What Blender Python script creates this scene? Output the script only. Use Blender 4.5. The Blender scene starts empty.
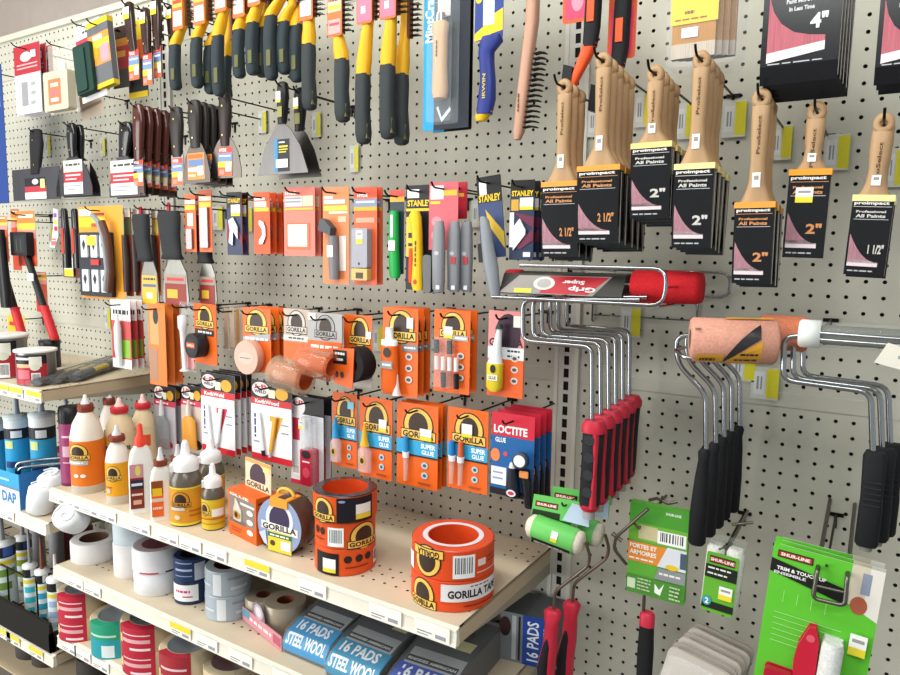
import bpy, bmesh, math, random
from mathutils import Vector, Matrix, Euler
S = 0.0254                      # everything below is laid out in inches
PI = math.pi
sc = bpy.context.scene
COL = sc.collection
rnd = random.Random(7)

# ---------------------------------------------------------------- camera, light, exposure
FPX = 691.12
YAW, PITCH, ROLL = [math.radians(a) for a in (31.751, -6.804, 0.894)]
_cy, _sy, _cp, _sp, _cr, _sr = math.cos(YAW), math.sin(YAW), math.cos(PITCH), math.sin(PITCH), math.cos(ROLL), math.sin(ROLL)
CF = Vector((-_sy*_cp, _cy*_cp, _sp)); _r = Vector((_cy, _sy, 0)); _u = _r.cross(CF)
CR = _r*_cr + _u*_sr; CU = _u*_cr - _r*_sr
CC = Vector((0, -50.183, 0))
cam = bpy.data.cameras.new('camera'); cam.sensor_width = 36; cam.lens = FPX/900*36; cam.clip_start = 0.02; cam.clip_end = 60
co = bpy.data.objects.new('camera', cam); COL.objects.link(co)
m3 = Matrix((CR, CU, -CF)).transposed()
co.matrix_world = Matrix.Translation(CC*S) @ m3.to_4x4()
sc.camera = co

def ray(px, py): return CF + CR*((px-450)/FPX) + CU*((337.5-py)/FPX)
def aty(px, py, y):
    d = ray(px, py); return CC + d*((y-CC.y)/d.y)
def atz(px, py, z):
    d = ray(px, py); return CC + d*((z-CC.z)/d.z)

sc.view_settings.view_transform = 'Standard'; sc.view_settings.look = 'None'
sc.view_settings.gamma = 1; sc.view_settings.use_curve_mapping = False
sc.view_settings.exposure = 0.32
w = bpy.data.worlds.new('shop_ambient'); sc.world = w; w.use_nodes = True
bg = w.node_tree.nodes['Background']; bg.inputs[0].default_value = (0.9, 0.97, 1.0, 1); bg.inputs[1].default_value = 0.42
def area(name, loc, target, sx, sy, power, col):
    l = bpy.data.lights.new(name, 'AREA'); l.shape = 'RECTANGLE'; l.size = sx*S; l.size_y = sy*S; l.energy = power; l.color = col
    o = bpy.data.objects.new(name, l); COL.objects.link(o); o.location = Vector(loc)*S
    d = Vector(target) - Vector(loc); o.rotation_euler = d.to_track_quat('-Z', 'Y').to_euler(); return o
area('shop_window_light', (-118, -95, -6), (-66, -8, -28), 70, 80, 62, (1, .99, .95))
area('ceiling_fluorescent_light', (-46, -40, 44), (-44, -16, -20), 90, 16, 26, (1, 1, .95))
area('aisle_fluorescent_light', (10, -70, 44), (-10, -2, -10), 60, 18, 20, (.97, 1, .98))

# ---------------------------------------------------------------- materials
def lin(c):
    c = c/255; return c/12.92 if c <= .04045 else ((c+.055)/1.055)**2.4
MATS = {}
def mat(key):
    if key in MATS: return MATS[key]
    hx, fin = (key.split(':')+['p'])[:2]
    rgb = [lin(int(hx[i:i+2], 16)) for i in (0, 2, 4)]
    m = bpy.data.materials.new(key.replace(':', '_')); m.use_nodes = True; nt = m.node_tree
    b = nt.nodes['Principled BSDF']
    rough = dict(p=.42, m=.75, g=.2, k=.16, s=.36, w=.5, c=.12, v=.1, x=.15, f=.9, b=.5, d=.6)[fin]
    b.inputs['Roughness'].default_value = rough
    if fin in 'pmdbf': b.inputs['Specular IOR Level'].default_value = .28
    tc = nt.nodes.new('ShaderNodeTexCoord'); nz = nt.nodes.new('ShaderNodeTexNoise')
    mp = nt.nodes.new('ShaderNodeMapping')
    nt.links.new(tc.outputs['Object'], mp.inputs[0]); nt.links.new(mp.outputs[0], nz.inputs['Vector'])
    amt, scl, st = dict(w=(.28, 90, (1, 1, .08)), m=(.06, 60, (1, 1, 1)), f=(.3, 260, (1, 1, 1)), s=(.18, 60, (1, 1, .12)), d=(.10, 14, (1, 1, 1)),
                        b=(.5, 700, (1, 1, .02))).get(fin, (.04, 40, (1, 1, 1)))
    mp.inputs['Scale'].default_value = st; nz.inputs['Scale'].default_value = scl
    nz.inputs['Detail'].default_value = 3
    mx = nt.nodes.new('ShaderNodeMix'); mx.data_type = 'RGBA'
    mx.inputs[6].default_value = (*[c*(1-amt) for c in rgb], 1); mx.inputs[7].default_value = (*[min(1, c*(1+amt)) for c in rgb], 1)
    nt.links.new(nz.outputs[0], mx.inputs[0]); nt.links.new(mx.outputs[2], b.inputs['Base Color'])
    if fin in 'ks': b.inputs['Metallic'].default_value = .9
    if fin == 'k': b.inputs['Metallic'].default_value = 1
    if fin in 'fwm':
        bp = nt.nodes.new('ShaderNodeBump'); bp.inputs['Strength'].default_value = .5 if fin == 'f' else .12; bp.inputs['Distance'].default_value = .001
        nt.links.new(nz.outputs[0], bp.inputs['Height']); nt.links.new(bp.outputs[0], b.inputs['Normal'])
    if fin in 'cvx':                                # clear plastic: thin film over what it wraps
        b.inputs['Alpha'].default_value = dict(c=.1, v=.4, x=.24)[fin]
        bp = nt.nodes.new('ShaderNodeBump'); bp.inputs['Strength'].default_value = .6; bp.inputs['Distance'].default_value = .003
        nz.inputs['Scale'].default_value = 70
        nt.links.new(nz.outputs[0], bp.inputs['Height']); nt.links.new(bp.outputs[0], b.inputs['Normal'])
    MATS[key] = m; return m

# ---------------------------------------------------------------- text outlines, cached
TXT = {}
def textmesh(s, bold):
    k = (s, bold)
    if k in TXT: return TXT[k]
    cu = bpy.data.curves.new('lettering', 'FONT'); cu.body = s; cu.resolution_u = 2; cu.offset = bold
    o = bpy.data.objects.new('lettering', cu); COL.objects.link(o)
    dg = bpy.context.evaluated_depsgraph_get(); dg.update()
    me = bpy.data.meshes.new_from_object(o.evaluated_get(dg))
    vs = [(v.co.x, v.co.y) for v in me.vertices]; fs = [tuple(p.vertices) for p in me.polygons]
    bpy.data.objects.remove(o); bpy.data.curves.remove(cu); bpy.data.meshes.remove(me)
    x0 = min(v[0] for v in vs); x1 = max(v[0] for v in vs); y0 = min(v[1] for v in vs); y1 = max(v[1] for v in vs)
    vs = [((x-x0)/(x1-x0), (y-y0)/(y1-y0)) for x, y in vs]
    TXT[k] = (vs, fs); return TXT[k]

# words one can read in the place; any other small print is drawn as short dashes
READ = set('GORILLA|GORILLA TAPE|SUPER|GLUE|LOCTITE|STANLEY|MintCraft|IRWIN|16 PADS|STEEL WOOL|STEEL|J-B|WELD|KwikWeld|KwikWood|PORTES ET|ARMOIRES|SHUR-LINE|TRIM & TOUCH UP|ENSEMBLE|All Paints|Paint More Area|In Less Time|4"|2 1/2"|2"|1 1/2"|proimpact|Professional|ProSelect|HYDE|DAP|2|7|Super|Grip|RHODES AMERICAN'.split('|'))
# ---------------------------------------------------------------- mesh builder (inches)
class MB:
    def __init__(s): s.v = []; s.f = []; s.m = []; s.s = []; s.T = Matrix.Identity(4)
    def add(s, vs, fs, m, smooth=False):
        n = len(s.v); T = s.T
        s.v += [T @ Vector(p) for p in vs]
        for f in fs: s.f.append([n+i for i in f]); s.m.append(m); s.s.append(smooth)
        return s
    def box(s, x0, x1, y0, y1, z0, z1, m):
        v = [(x, y, z) for x in (x0, x1) for y in (y0, y1) for z in (z0, z1)]
        return s.add(v, [(0, 1, 3, 2), (4, 6, 7, 5), (0, 4, 5, 1), (2, 3, 7, 6), (0, 2, 6, 4), (1, 5, 7, 3)], m)
    def rbox(s, x0, x1, y0, y1, z0, z1, r, m, n=3):   # box with corners rounded in the xz outline
        pts = []
        for cx, cz, a in ((x1-r, z1-r, 0), (x0+r, z1-r, 90), (x0+r, z0+r, 180), (x1-r, z0+r, 270)):
            for k in range(n+1):
                t = math.radians(a+90*k/n); pts.append((cx+r*math.cos(t), cz+r*math.sin(t)))
        return s.prism(pts, y0, y1, m)
    def prism(s, pts, y0, y1, m, smooth=False):       # outline in xz, extruded along y
        n = len(pts); v = [(x, y0, z) for x, z in pts]+[(x, y1, z) for x, z in pts]
        s.add(v, [tuple(range(n)), tuple(range(2*n-1, n-1, -1))], m)
        return s.add(v, [(i, n+i, n+(i+1) % n, (i+1) % n) for i in range(n)], m, smooth)
    def prismx(s, pts, x0, x1, m, smooth=False):       # outline in yz, extruded along x
        n = len(pts); v = [(x0, y, z) for y, z in pts]+[(x1, y, z) for y, z in pts]
        s.add(v, [tuple(range(n)), tuple(range(2*n-1, n-1, -1))], m)
        return s.add(v, [(i, n+i, n+(i+1) % n, (i+1) % n) for i in range(n)], m, smooth)
    def loft(s, secs, m, n=14, e=2.0):                # sections (x, y, z, rx, ry): superellipse across z
        v = []; f = []
        for (x, y, z, rx, ry) in secs:
            for k in range(n):
                a = 2*PI*k/n; c, d = math.cos(a), math.sin(a)
                v.append((x+rx*math.copysign(abs(c)**(2/e), c), y+ry*math.copysign(abs(d)**(2/e), d), z))
        for i in range(len(secs)-1):
            for k in range(n):
                f.append((i*n+k, i*n+(k+1) % n, (i+1)*n+(k+1) % n, (i+1)*n+k))
        s.add(v, f, m, True)
        L = len(secs)-1
        return s.add(v, [tuple(range(n-1, -1, -1)), tuple(L*n+k for k in range(n))], m)
    def lathe(s, prof, m, n=28, x=0, y=0, a0=0, a1=2*PI):     # prof (r, z) bottom to top
        v = []; f = []; full = abs(a1-a0-2*PI) < 1e-6; N = n if full else n+1
        for r, z in prof:
            for k in range(N):
                a = a0+(a1-a0)*k/n; v.append((x+r*math.sin(a), y-r*math.cos(a), z))
        for i in range(len(prof)-1):
            for k in range(n):
                f.append((i*N+k, i*N+(k+1) % N, (i+1)*N+(k+1) % N, (i+1)*N+k))
        return s.add(v, f, m, True)
    def ring(s, ro, ri, z0, z1, m, n=36, b=.06, mi=None):       # roll: outer wall, top, bore, bottom
        s.lathe([(ro-b, z0), (ro, z0+b), (ro, z1-b), (ro-b, z1)], m, n)
        s.lathe([(ri, z0), (ro-b, z0)], m, n); s.lathe([(ro-b, z1), (ri, z1)], m, n)
        return s.lathe([(ri, z1), (ri, z0)], mi or m, n)
    def tube(s, pts, r, m, n=8, close=False):
        P = [Vector(p) for p in pts]; N = len(P); v = []; f = []; up = None
        for i in range(N):
            a = P[(i-1) % N] if (close or i > 0) else P[i]; b = P[(i+1) % N] if (close or i < N-1) else P[i]
            t = (b-a).normalized()
            if up is None: up = t.orthogonal().normalized()
            up = (up - t*up.dot(t)).normalized(); q = t.cross(up)
            for k in range(n):
                an = 2*PI*k/n; v.append(P[i]+(up*math.cos(an)+q*math.sin(an))*r)
        for i in range(N if close else N-1):
            j = (i+1) % N
            for k in range(n): f.append((i*n+k, i*n+(k+1) % n, j*n+(k+1) % n, j*n+k))
        s.add(v, f, m, True)
        if not close: s.add(v, [tuple(range(n-1, -1, -1)), tuple((N-1)*n+k for k in range(n))], m)
        return s
    # decals: ops drawn in unit coordinates (u right, v down) through a map to 3-D
    def decal(s, ops, mp, nu=1):
        for k, op in enumerate(ops):
            k += 1; t = op[0]; m = op[-1]
            if t == 'S': s.decal(sticker_ops(*op[1:5]), lambda x, y, c: mp(x, y, k+c-1), nu); continue
            if t == 'r':
                u0, v0, u1, v1 = op[1:5]; n = max(1, round(nu*abs(u1-u0)))
                vs = []; fs = []
                for i in range(n+1):
                    u = u0+(u1-u0)*i/n; vs += [mp(u, v0, k), mp(u, v1, k)]
                for i in range(n): fs.append((2*i, 2*i+1, 2*i+3, 2*i+2))
                s.add(vs, fs, m, nu > 1)
            elif t == 'e':
                u0, v0, u1, v1 = op[1:5]; n = 20; cu, cv = (u0+u1)/2, (v0+v1)/2
                rows = 1 if nu == 1 else 6                    # strips so the shape follows a curved wall
                if rows == 1:
                    s.add([mp(cu+(u1-u0)/2*math.cos(2*PI*i/n), cv-(v1-v0)/2*math.sin(2*PI*i/n), k) for i in range(n)], [tuple(range(n))], m)
                else:
                    vs = []; fs = []; N = 10
                    for i in range(N+1):
                        c = math.cos(PI*i/N); h = math.sin(PI*i/N)
                        vs += [mp(cu-(u1-u0)/2*c, cv-(v1-v0)/2*h, k), mp(cu-(u1-u0)/2*c, cv+(v1-v0)/2*h, k)]
                    for i in range(N): fs.append((2*i, 2*i+1, 2*i+3, 2*i+2))
                    s.add(vs, fs, m)
            elif t == 'p':
                s.add([mp(u, v, k) for u, v in op[1]], [tuple(range(len(op[1])))], m)
            elif t in 'tT' and op[1] not in READ:
                u0, v0, u1, v1 = op[2:6]; vert = t == 'T'; L = len(op[1]); q = random.Random(L*7+3); p_ = 0.
                while p_ < .96:
                    w_ = min(q.uniform(.12, .3), 1-p_)
                    a = (u0+(u1-u0)*.2, v0+(v1-v0)*p_, u0+(u1-u0)*.75, v0+(v1-v0)*(p_+w_)) if vert else (u0+(u1-u0)*p_, v0+(v1-v0)*.2, u0+(u1-u0)*(p_+w_), v0+(v1-v0)*.75)
                    s.decal([('r', *a, m)], lambda x, y, c: mp(x, y, k), nu); p_ += w_+.05
            elif t == 't':                                   # ('t', text, u0,v0,u1,v1, mat) ; 'T' = turned 90 degrees
                vs, fs = textmesh(op[1], .035); u0, v0, u1, v1 = op[2:6]
                s.add([mp(u0+(u1-u0)*x, v1+(v0-v1)*y, k) for x, y in vs], fs, m)
            elif t == 'T':
                vs, fs = textmesh(op[1], .02); u0, v0, u1, v1 = op[2:6]
                s.add([mp(u0+(u1-u0)*(1-y), v1+(v0-v1)*x, k) for x, y in vs], fs, m)
            elif t == 'bar':                                 # barcode: thin dark lines on a white patch
                u0, v0, u1, v1 = op[1:5]; q = random.Random(int((u0+v0)*1000))
                sub = [('r', u0, v0, u1, v1, 'F4F4F4')]; u = u0+(u1-u0)*.1
                s.decal(sub, lambda a, b, c: mp(a, b, k), nu)
                while u < u1-(u1-u0)*.12:
                    wd = (u1-u0)*q.choice((.03, .05)); s.decal([('r', u, v0+(v1-v0)*.1, u+wd, v1-(v1-v0)*.2, m)], lambda a, b, c: mp(a, b, k+.5), 1); u += wd+(u1-u0)*q.choice((.03, .05, .06))
        return s
    def face(s, x0, x1, z0, z1, y, ops, e=.007):              # decals on a plane that faces the aisle (-y)
        return s.decal(ops, lambda u, v, k: (x0+(x1-x0)*u, y-e*k, z1+(z0-z1)*v))
    def wrap(s, R, a0, a1, z0, z1, ops, e=.007, x=0, y=0):    # decals on an upright cylinder, angles in degrees from -y
        A0, A1 = math.radians(a0), math.radians(a1)
        return s.decal(ops, lambda u, v, k: (x+(R+e*k)*math.sin(A0+(A1-A0)*u), y-(R+e*k)*math.cos(A0+(A1-A0)*u), z1+(z0-z1)*v), max(2, int(abs(a1-a0)/8)))
    def build(s, name, parent=None, loc=(0, 0, 0), rot=(0, 0, 0)):
        me = bpy.data.meshes.new(name)
        me.from_pydata([p*S for p in s.v], [], s.f)
        keys = []
        for k in s.m:
            if k not in keys: keys.append(k); me.materials.append(mat(k))
        me.polygons.foreach_set('material_index', [keys.index(k) for k in s.m])
        me.polygons.foreach_set('use_smooth', s.s)
        me.update(); o = bpy.data.objects.new(name, me); COL.objects.link(o)
        o.parent = parent; o.location = Vector(loc)*S; o.rotation_euler = [math.radians(a) for a in rot]
        return o
def tag(o, label=None, cat=None, group=None, kind=None):
    if label: o['label'] = label
    if cat: o['category'] = cat
    if group: o['group'] = group
    if kind: o['kind'] = kind
    return o
def thing(name, label, cat, loc=(0, 0, 0), rot=(0, 0, 0), group=None):
    o = bpy.data.objects.new(name, None); COL.objects.link(o); o.empty_display_size = .02
    o.location = Vector(loc)*S; o.rotation_euler = [math.radians(a) for a in rot]
    return tag(o, label, cat, group)
def dup(root, loc, label, rot=None, parent=None):
    c = root.copy(); COL.objects.link(c)
    if parent is None:
        c.location = Vector(loc)*S; c['label'] = label
        if rot is not None: c.rotation_euler = [math.radians(a) for a in rot]
    else: c.parent = parent
    for ch in list(root.children): dup(ch, None, None, None, c)
    return c
ORD = ['front', 'second', 'third', 'fourth', 'fifth', 'sixth', 'seventh', 'eighth']
def stack(root, n, step, base, shift=(0, 0), where='from the front', group=None):
    # further pieces behind a front one on the same hook
    x, y, z = [c/S for c in root.location]
    if group: root['group'] = group
    r0 = [math.degrees(a) for a in root.rotation_euler]
    out = [root]
    for i in range(1, n):
        j = (rnd.uniform(-1, 1), rnd.uniform(-1, 1))
        out.append(dup(root, (x+shift[0]*i+.03*j[0], y+step*i, z+shift[1]*i), '%s, %s %s' % (base, ORD[i], where), (r0[0], r0[1]+.6*j[0], r0[2]+j[1])))
    return out
def span(box, y):          # pixel box (left, top, right, bottom) -> world x-centre, top z, width, height at depth y
    l, t, r, b = box; mx, my = (l+r)/2, (t+b)/2
    A, B = aty(l, my, y), aty(r, my, y); P, Q = aty(mx, t, y), aty(mx, b, y)
    return (A.x+B.x)/2, P.z, B.x-A.x, P.z-Q.z
hooks = []
def hook(x, z, tip, what, up=.35, base=True, col='2A2826:s', r=.075):
    m = MB(); m.tube([(0, 0, 0), (0, tip*.5, 0), (0, tip+.35, 0), (0, tip+.08, up*.35), (0, tip-.12, up)], r, col, 6)
    if base: m.box(-.45, .45, -.1, -.02, -.12, .12, col); m.box(-.09, .09, -.12, -.03, -.9, .1, col)
    o = m.build('peg_hook', None, (x, 0, z)); tag(o, 'wire peg hook carrying the ' + what, 'hook', 'dark wire hooks on the pegboard'); hooks.append(o)
    return o
def short(label, n=10):
    w = label.replace(',', '').split()[:n]
    while w[-1] in ('a', 'the', 'of', 'with', 'and', 'on', 'by', 'its', 'to', 'in', 'just', 'behind', 'beside', 'left', 'right', 'small', 'black', 'white', 'one', 'two'): w.pop()
    return ' '.join(w)
def pricetag(px, py, w, h, label, y=-.25):
    P = aty(px, py, y); m = MB()
    m.box(-w/2, w/2, 0, .03, -h, 0, 'C9CDC6:p')
    m.face(-w/2, w/2, -h, 0, 0, [('r', .55, .05, 1, .95, 'D6CF2E:p'), ('r', .1, .15, .5, .85, 'D6D9D8:p'), ('r', .2, .3, .28, .7, '8A8F94'), ('r', .34, .3, .4, .7, '8A8F94')])
    tag(m.build('hook_price_tag', None, P), label, 'price tag', 'yellow and white price tags on the pegboard')
STK = [('r', 0, 0, 1, .62, 'F2F2EE'), ('r', 0, .62, 1, 1, 'EBD83A'), ('r', .15, .2, .85, .4, 'A9A9A6')]
def sticker(u0, v0, u1, v1): return [('S', u0, v0, u1, v1, 'F2F2EE')]
def sticker_ops(u0, v0, u1, v1):
    d = lambda a, b: (u0+(u1-u0)*a, v0+(v1-v0)*b)
    return [('r', *d(0, 0), *d(1, .62), 'F2F2EE'), ('r', *d(0, .62), *d(1, 1), 'EBD83A'), ('r', *d(.15, .2), *d(.85, .36), '9A9A98')]

# ---------------------------------------------------------------- the setting
def struct(name, mb, loc=(0, 0, 0), rot=(0, 0, 0)):
    return tag(mb.build(name, None, loc, rot), kind='structure')
FLOORZ, CEILZ = -58, 46
m = MB(); m.box(-190, 90, -160, 24, FLOORZ-2, FLOORZ, '8A8378:d'); struct('floor', m)
m = MB(); m.box(-190, 90, 20, 24, FLOORZ, CEILZ, 'C6BAB2:d'); struct('wall_back', m)
m = MB(); m.box(-190, 90, -160, 24, CEILZ, CEILZ+2, 'D8D5CE:d'); struct('ceiling', m)
PEG = 'BEBDB0:d'; PALE = 'D6CDB8:p'; RAIL = 'E2DDCF:p'
def cells(mb, nx, nz, holes, mp, m, r=.128, dep=.22):   # sheet of 1-inch cells, pierced where holes(i, j)
    for i in range(nx):
        for j in range(nz):
            if not holes(i, j): continue
            c = (i+.5, j+.5); o = [(.5, 0), (.5, .5), (0, .5), (-.5, .5), (-.5, 0), (-.5, -.5), (0, -.5), (.5, -.5)]
            vs = [mp(c[0]+a, c[1]+b, 0) for a, b in o]+[mp(c[0]+r*math.cos(k*PI/4), c[1]+r*math.sin(k*PI/4), 0) for k in range(8)]+[mp(c[0]+r*math.cos(k*PI/4), c[1]+r*math.sin(k*PI/4), dep) for k in range(8)]
            mb.add(vs, [(k, (k+1) % 8, 8+(k+1) % 8, 8+k) for k in range(8)], m)
            mb.add(vs, [(8+k, 8+(k+1) % 8, 16+(k+1) % 8, 16+k) for k in range(8)], '3A362F:m')
    for j in range(nz):                                       # unpierced runs as single strips
        i = 0
        while i < nx:
            if holes(i, j): i += 1; continue
            k = i
            while k < nx and not holes(k, j): k += 1
            mb.add([mp(i, j, 0), mp(k, j, 0), mp(k, j+1, 0), mp(i, j+1, 0)], [(0, 1, 2, 3)], m); i = k
def board(nz, skip=True):
    mb = MB(); cells(mb, 48, nz, lambda i, j: not (skip and j == 0), lambda a, b, d: (a, d, b), PEG)
    mb.box(0, 48, .24, .3, 0, nz, '161412:m')  # near-black backing sheet, darkness inside the holes painted on
    mb.add([(0, -.03, 0), (48, -.03, 0), (48, -.03, .05), (0, -.03, .05)], [(0, 1, 2, 3)], 'A59F90:p')
    mb.add([(0, -.03, 1.0), (48, -.03, 1.0), (48, -.0, 1.05), (0, -.0, 1.05)], [(0, 1, 2, 3)], PEG)
    mb.add([(0, -.03, .0), (48, -.03, .0), (48, -.03, 1.0), (0, -.03, 1.0)], [(0, 1, 2, 3)], PEG)
    mb.add([(0, -.03, 0), (48, -.03, 0), (48, .24, 0), (0, .24, 0)], [(0, 1, 2, 3)], '5A564C:m')
    return mb
layout = {-116.25: ((-57.75, 16), (-41.75, 16), (-25.75, 16), (-9.75, 16), (6.25, 16), (22.25, 5)),
          -68.25: ((-57.75, 16), (-41.75, 32), (-9.75, 32), (22.25, 5)), -20.25: ((-57.75, 16), (-41.75, 32), (-9.75, 32), (22.25, 5))}
made = {}
for bx, rows in layout.items():
    for bz, nz in rows:
        if nz not in made: made[nz] = struct('wall_back_pegboard', board(nz), (bx, 0, bz))
        else:
            o = made[nz].copy(); COL.objects.link(o); o.location = Vector((bx, 0, bz))*S
    m = MB(); m.box(0, 48, -.35, .8, 27.2, 27.9, 'CFCABB:p'); struct('trim_1', m, (bx, 0, 0))
for n, ux in enumerate((-116.25, -68.25, -20.25, 27.75)):                 # slotted uprights
    m = MB()
    for sx in (-1, 1):
        m.box(min(sx*.21, sx*.95), max(sx*.21, sx*.95), -.17, -.13, -57.7, 27.2, 'C6C5BC:p')
        m.box(min(sx*.66, sx*.98), max(sx*.66, sx*.98), -.26, .1, -57.7, 27.2, 'D0CFC6:p')
    m.box(-.9, .9, -.06, .1, -57.7, 27.2, '0E0D0C:m')  # near-black strip: shade of the hollow behind the slots put in as colour
    z = -57.5
    while z < 27: m.box(-.22, .22, -.165, -.13, z-.15, z+.15, 'C6C5BC:p'); z += 1
    struct('trim_2', m, (ux, 0, 0))

def shelf(z, x0, label, front=-14.6, lip=1.25, stripe=True):
    L = 47.5; mb = MB(); n = 47
    root = thing('shelf', label, 'shelf', (x0, 0, z), group='steel shelves on the slotted uprights')
    def H(i, j): return (j in (1, 2, 3)) or (j in (10, 11, 12) and (i % 4 != 3))
    mp = lambda a, b, d: (.25+a, front+.6+b, -d)
    cells(mb, n, 13, H, mp, 'CDBEA6:d', r=.12, dep=.06)
    mb.box(.25, .25+n, front+.6, front+13.6, -.14, -.08, '5E584E:m')
    mb.box(.25, .25+n, front+13.6, -.1, -.1, -.0, 'CDBEA6:d')
    mb.box(.25, .25+n, front, front+.6, -.12, 0, 'CDBEA6:d')
    mb.box(.25, .33, front+.1, -.1, -1.2, -.0, 'BFAE93:p'); mb.box(.25+n-.08, .25+n, front+.1, -.1, -1.2, -.0, 'BFAE93:p')
    mb.box(.3, .2+n, -.4, -.1, -1.1, -.1, 'BFAE93:p')
    mb.build('deck', root)
    r = MB()                                                   # price rail along the front edge
    r.prismx([(front, -.02), (front-.28, -.12), (front-.34, -lip+.1), (front-.28, -lip), (front, -lip), (front+.1, -lip*.9)], .25, .25+n, RAIL)
    r.box(.25, .25+n, front-.4, front-.3, -lip, -lip+.14, 'EAE6DA:p'); r.box(.25, .25+n, front-.34, front-.26, -.22, -.1, 'EAE6DA:p')
    r.build('price_rail', root)
    br = MB()
    for x in (.15, 47.1):
        br = MB(); br.prismx([(-.1, -.15), (-.1, -2.2), (-3, -2.2), (-13.4, -1.2), (-13.4, -.15)], x, x+.14, '9C9484:p'); br.build('bracket', root)
    return root
S1, S2, S3, LT, LM, LL = -23.4, -31.4, -38.7, -13.78, -27.3, -41.4
shelf(S1, -68.25, 'beige steel shelf with glue bottles and orange tape, topmost of the middle bay')
shelf(S2, -68.25, 'beige steel shelf with white tape rolls and steel wool under the glue shelf')
shelf(S3, -68.25, 'lowest visible beige steel shelf of the middle bay, with red masking tape')
shelf(LT, -116.25, 'beige steel shelf in the left bay carrying the metal cans')
shelf(LM, -116.25, 'beige steel shelf in the left bay with blue cartridges and white rag rolls')
shelf(LL, -116.25, 'lowest beige steel shelf in the left bay behind the black rail')

# ---------------------------------------------------------------- things hanging on the pegboard
def carded(name, label, cat, box, y, ops, parts=None, n=1, step=.8, hk=None, rot=(0, 0, 0), th=.05, side=None, film=None, drop=.5, x0=0, group=None, shift=(0, 0), r=.12):
    cx, zt, W, H = span(box, y)
    root = thing(name, label, cat, (cx, y, zt-drop), rot)
    m = MB(); m.rbox(-W/2, W/2, 0, th, drop-H, drop, r, side or 'D9D4C8:p')
    m.face(-W/2, W/2, drop-H, drop, 0, [o for o in ops if o[0] != 'S']); bc = m.build('backing_card', root)
    for o in ops:
        if o[0] == 'S':
            q = MB(); u0, v0, u1, v1 = o[1:5]; a, b, t_, l_ = -W/2+W*u0, -W/2+W*u1, drop-H*v0, drop-H*v1
            q.box(a, b, -.24, -.2, l_, t_, 'F2F2EE'); q.face(a, b, l_, t_, -.24, sticker_ops(0, 0, 1, 1)); q.build('price_sticker', bc)
    if parts: parts(root, W, H, drop)
    if film:
        f0, f1, g0, g1, dp = film; f = MB()
        f.rbox(-W/2+W*f0, -W/2+W*f1, -dp, -.02, drop-H*g1, drop-H*g0, .15, 'E8EEF0:c'); f.build('blister', root)
    out = [root]
    if n > 1: out = stack(root, n, step, label, shift, group=group)
    hook(cx+x0, zt-drop, y-(1.5 if hk else .25), hk or short(label), up=.35 if hk else .15)
    return out
OR = 'E4641C:p'; RED = 'B3202C:p'; YEL = 'E9C52A:p'; BLK = '17171A:p'; WHT = 'EDEDEA:p'
def badge(u0, v0, u1, v1, name='GORILLA', ring='E9BE5A:p', inner='3A2A22:p'):
    w, h = u1-u0, v1-v0
    q = [('e', u0+w*.06, v0, u1-w*.06, v0+h*1.15, '2A211C:p'), ('e', u0+w*.1, v0+h*.04, u1-w*.1, v0+h*1.1, ring),
         ('e', u0+w*.22, v0+h*.16, u1-w*.22, v0+h*1.0, inner),
         ('r', u0, v0+h*.7, u1, v1+h*.04, '2A211C:p'), ('r', u0+w*.02, v0+h*.73, u1-w*.02, v1, ring), ('t', name, u0+w*.06, v0+h*.76, u1-w*.06, v1-h*.04, '1E1712:p')]
    return q
def lines(u0, v0, u1, v1, n, col, seed=1):          # small print as short bars
    q = random.Random(seed); o = []
    for i in range(n):
        v = v0+(v1-v0)*i/n; h = (v1-v0)/n*.45; u = u0
        while u < u1-.03:
            w = min(q.uniform(.05, .16)*(1 if u1-u0 > .4 else .6), u1-u); o.append(('r', u, v, u+w*.8, v+h, col)); u += w
    return o

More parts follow.
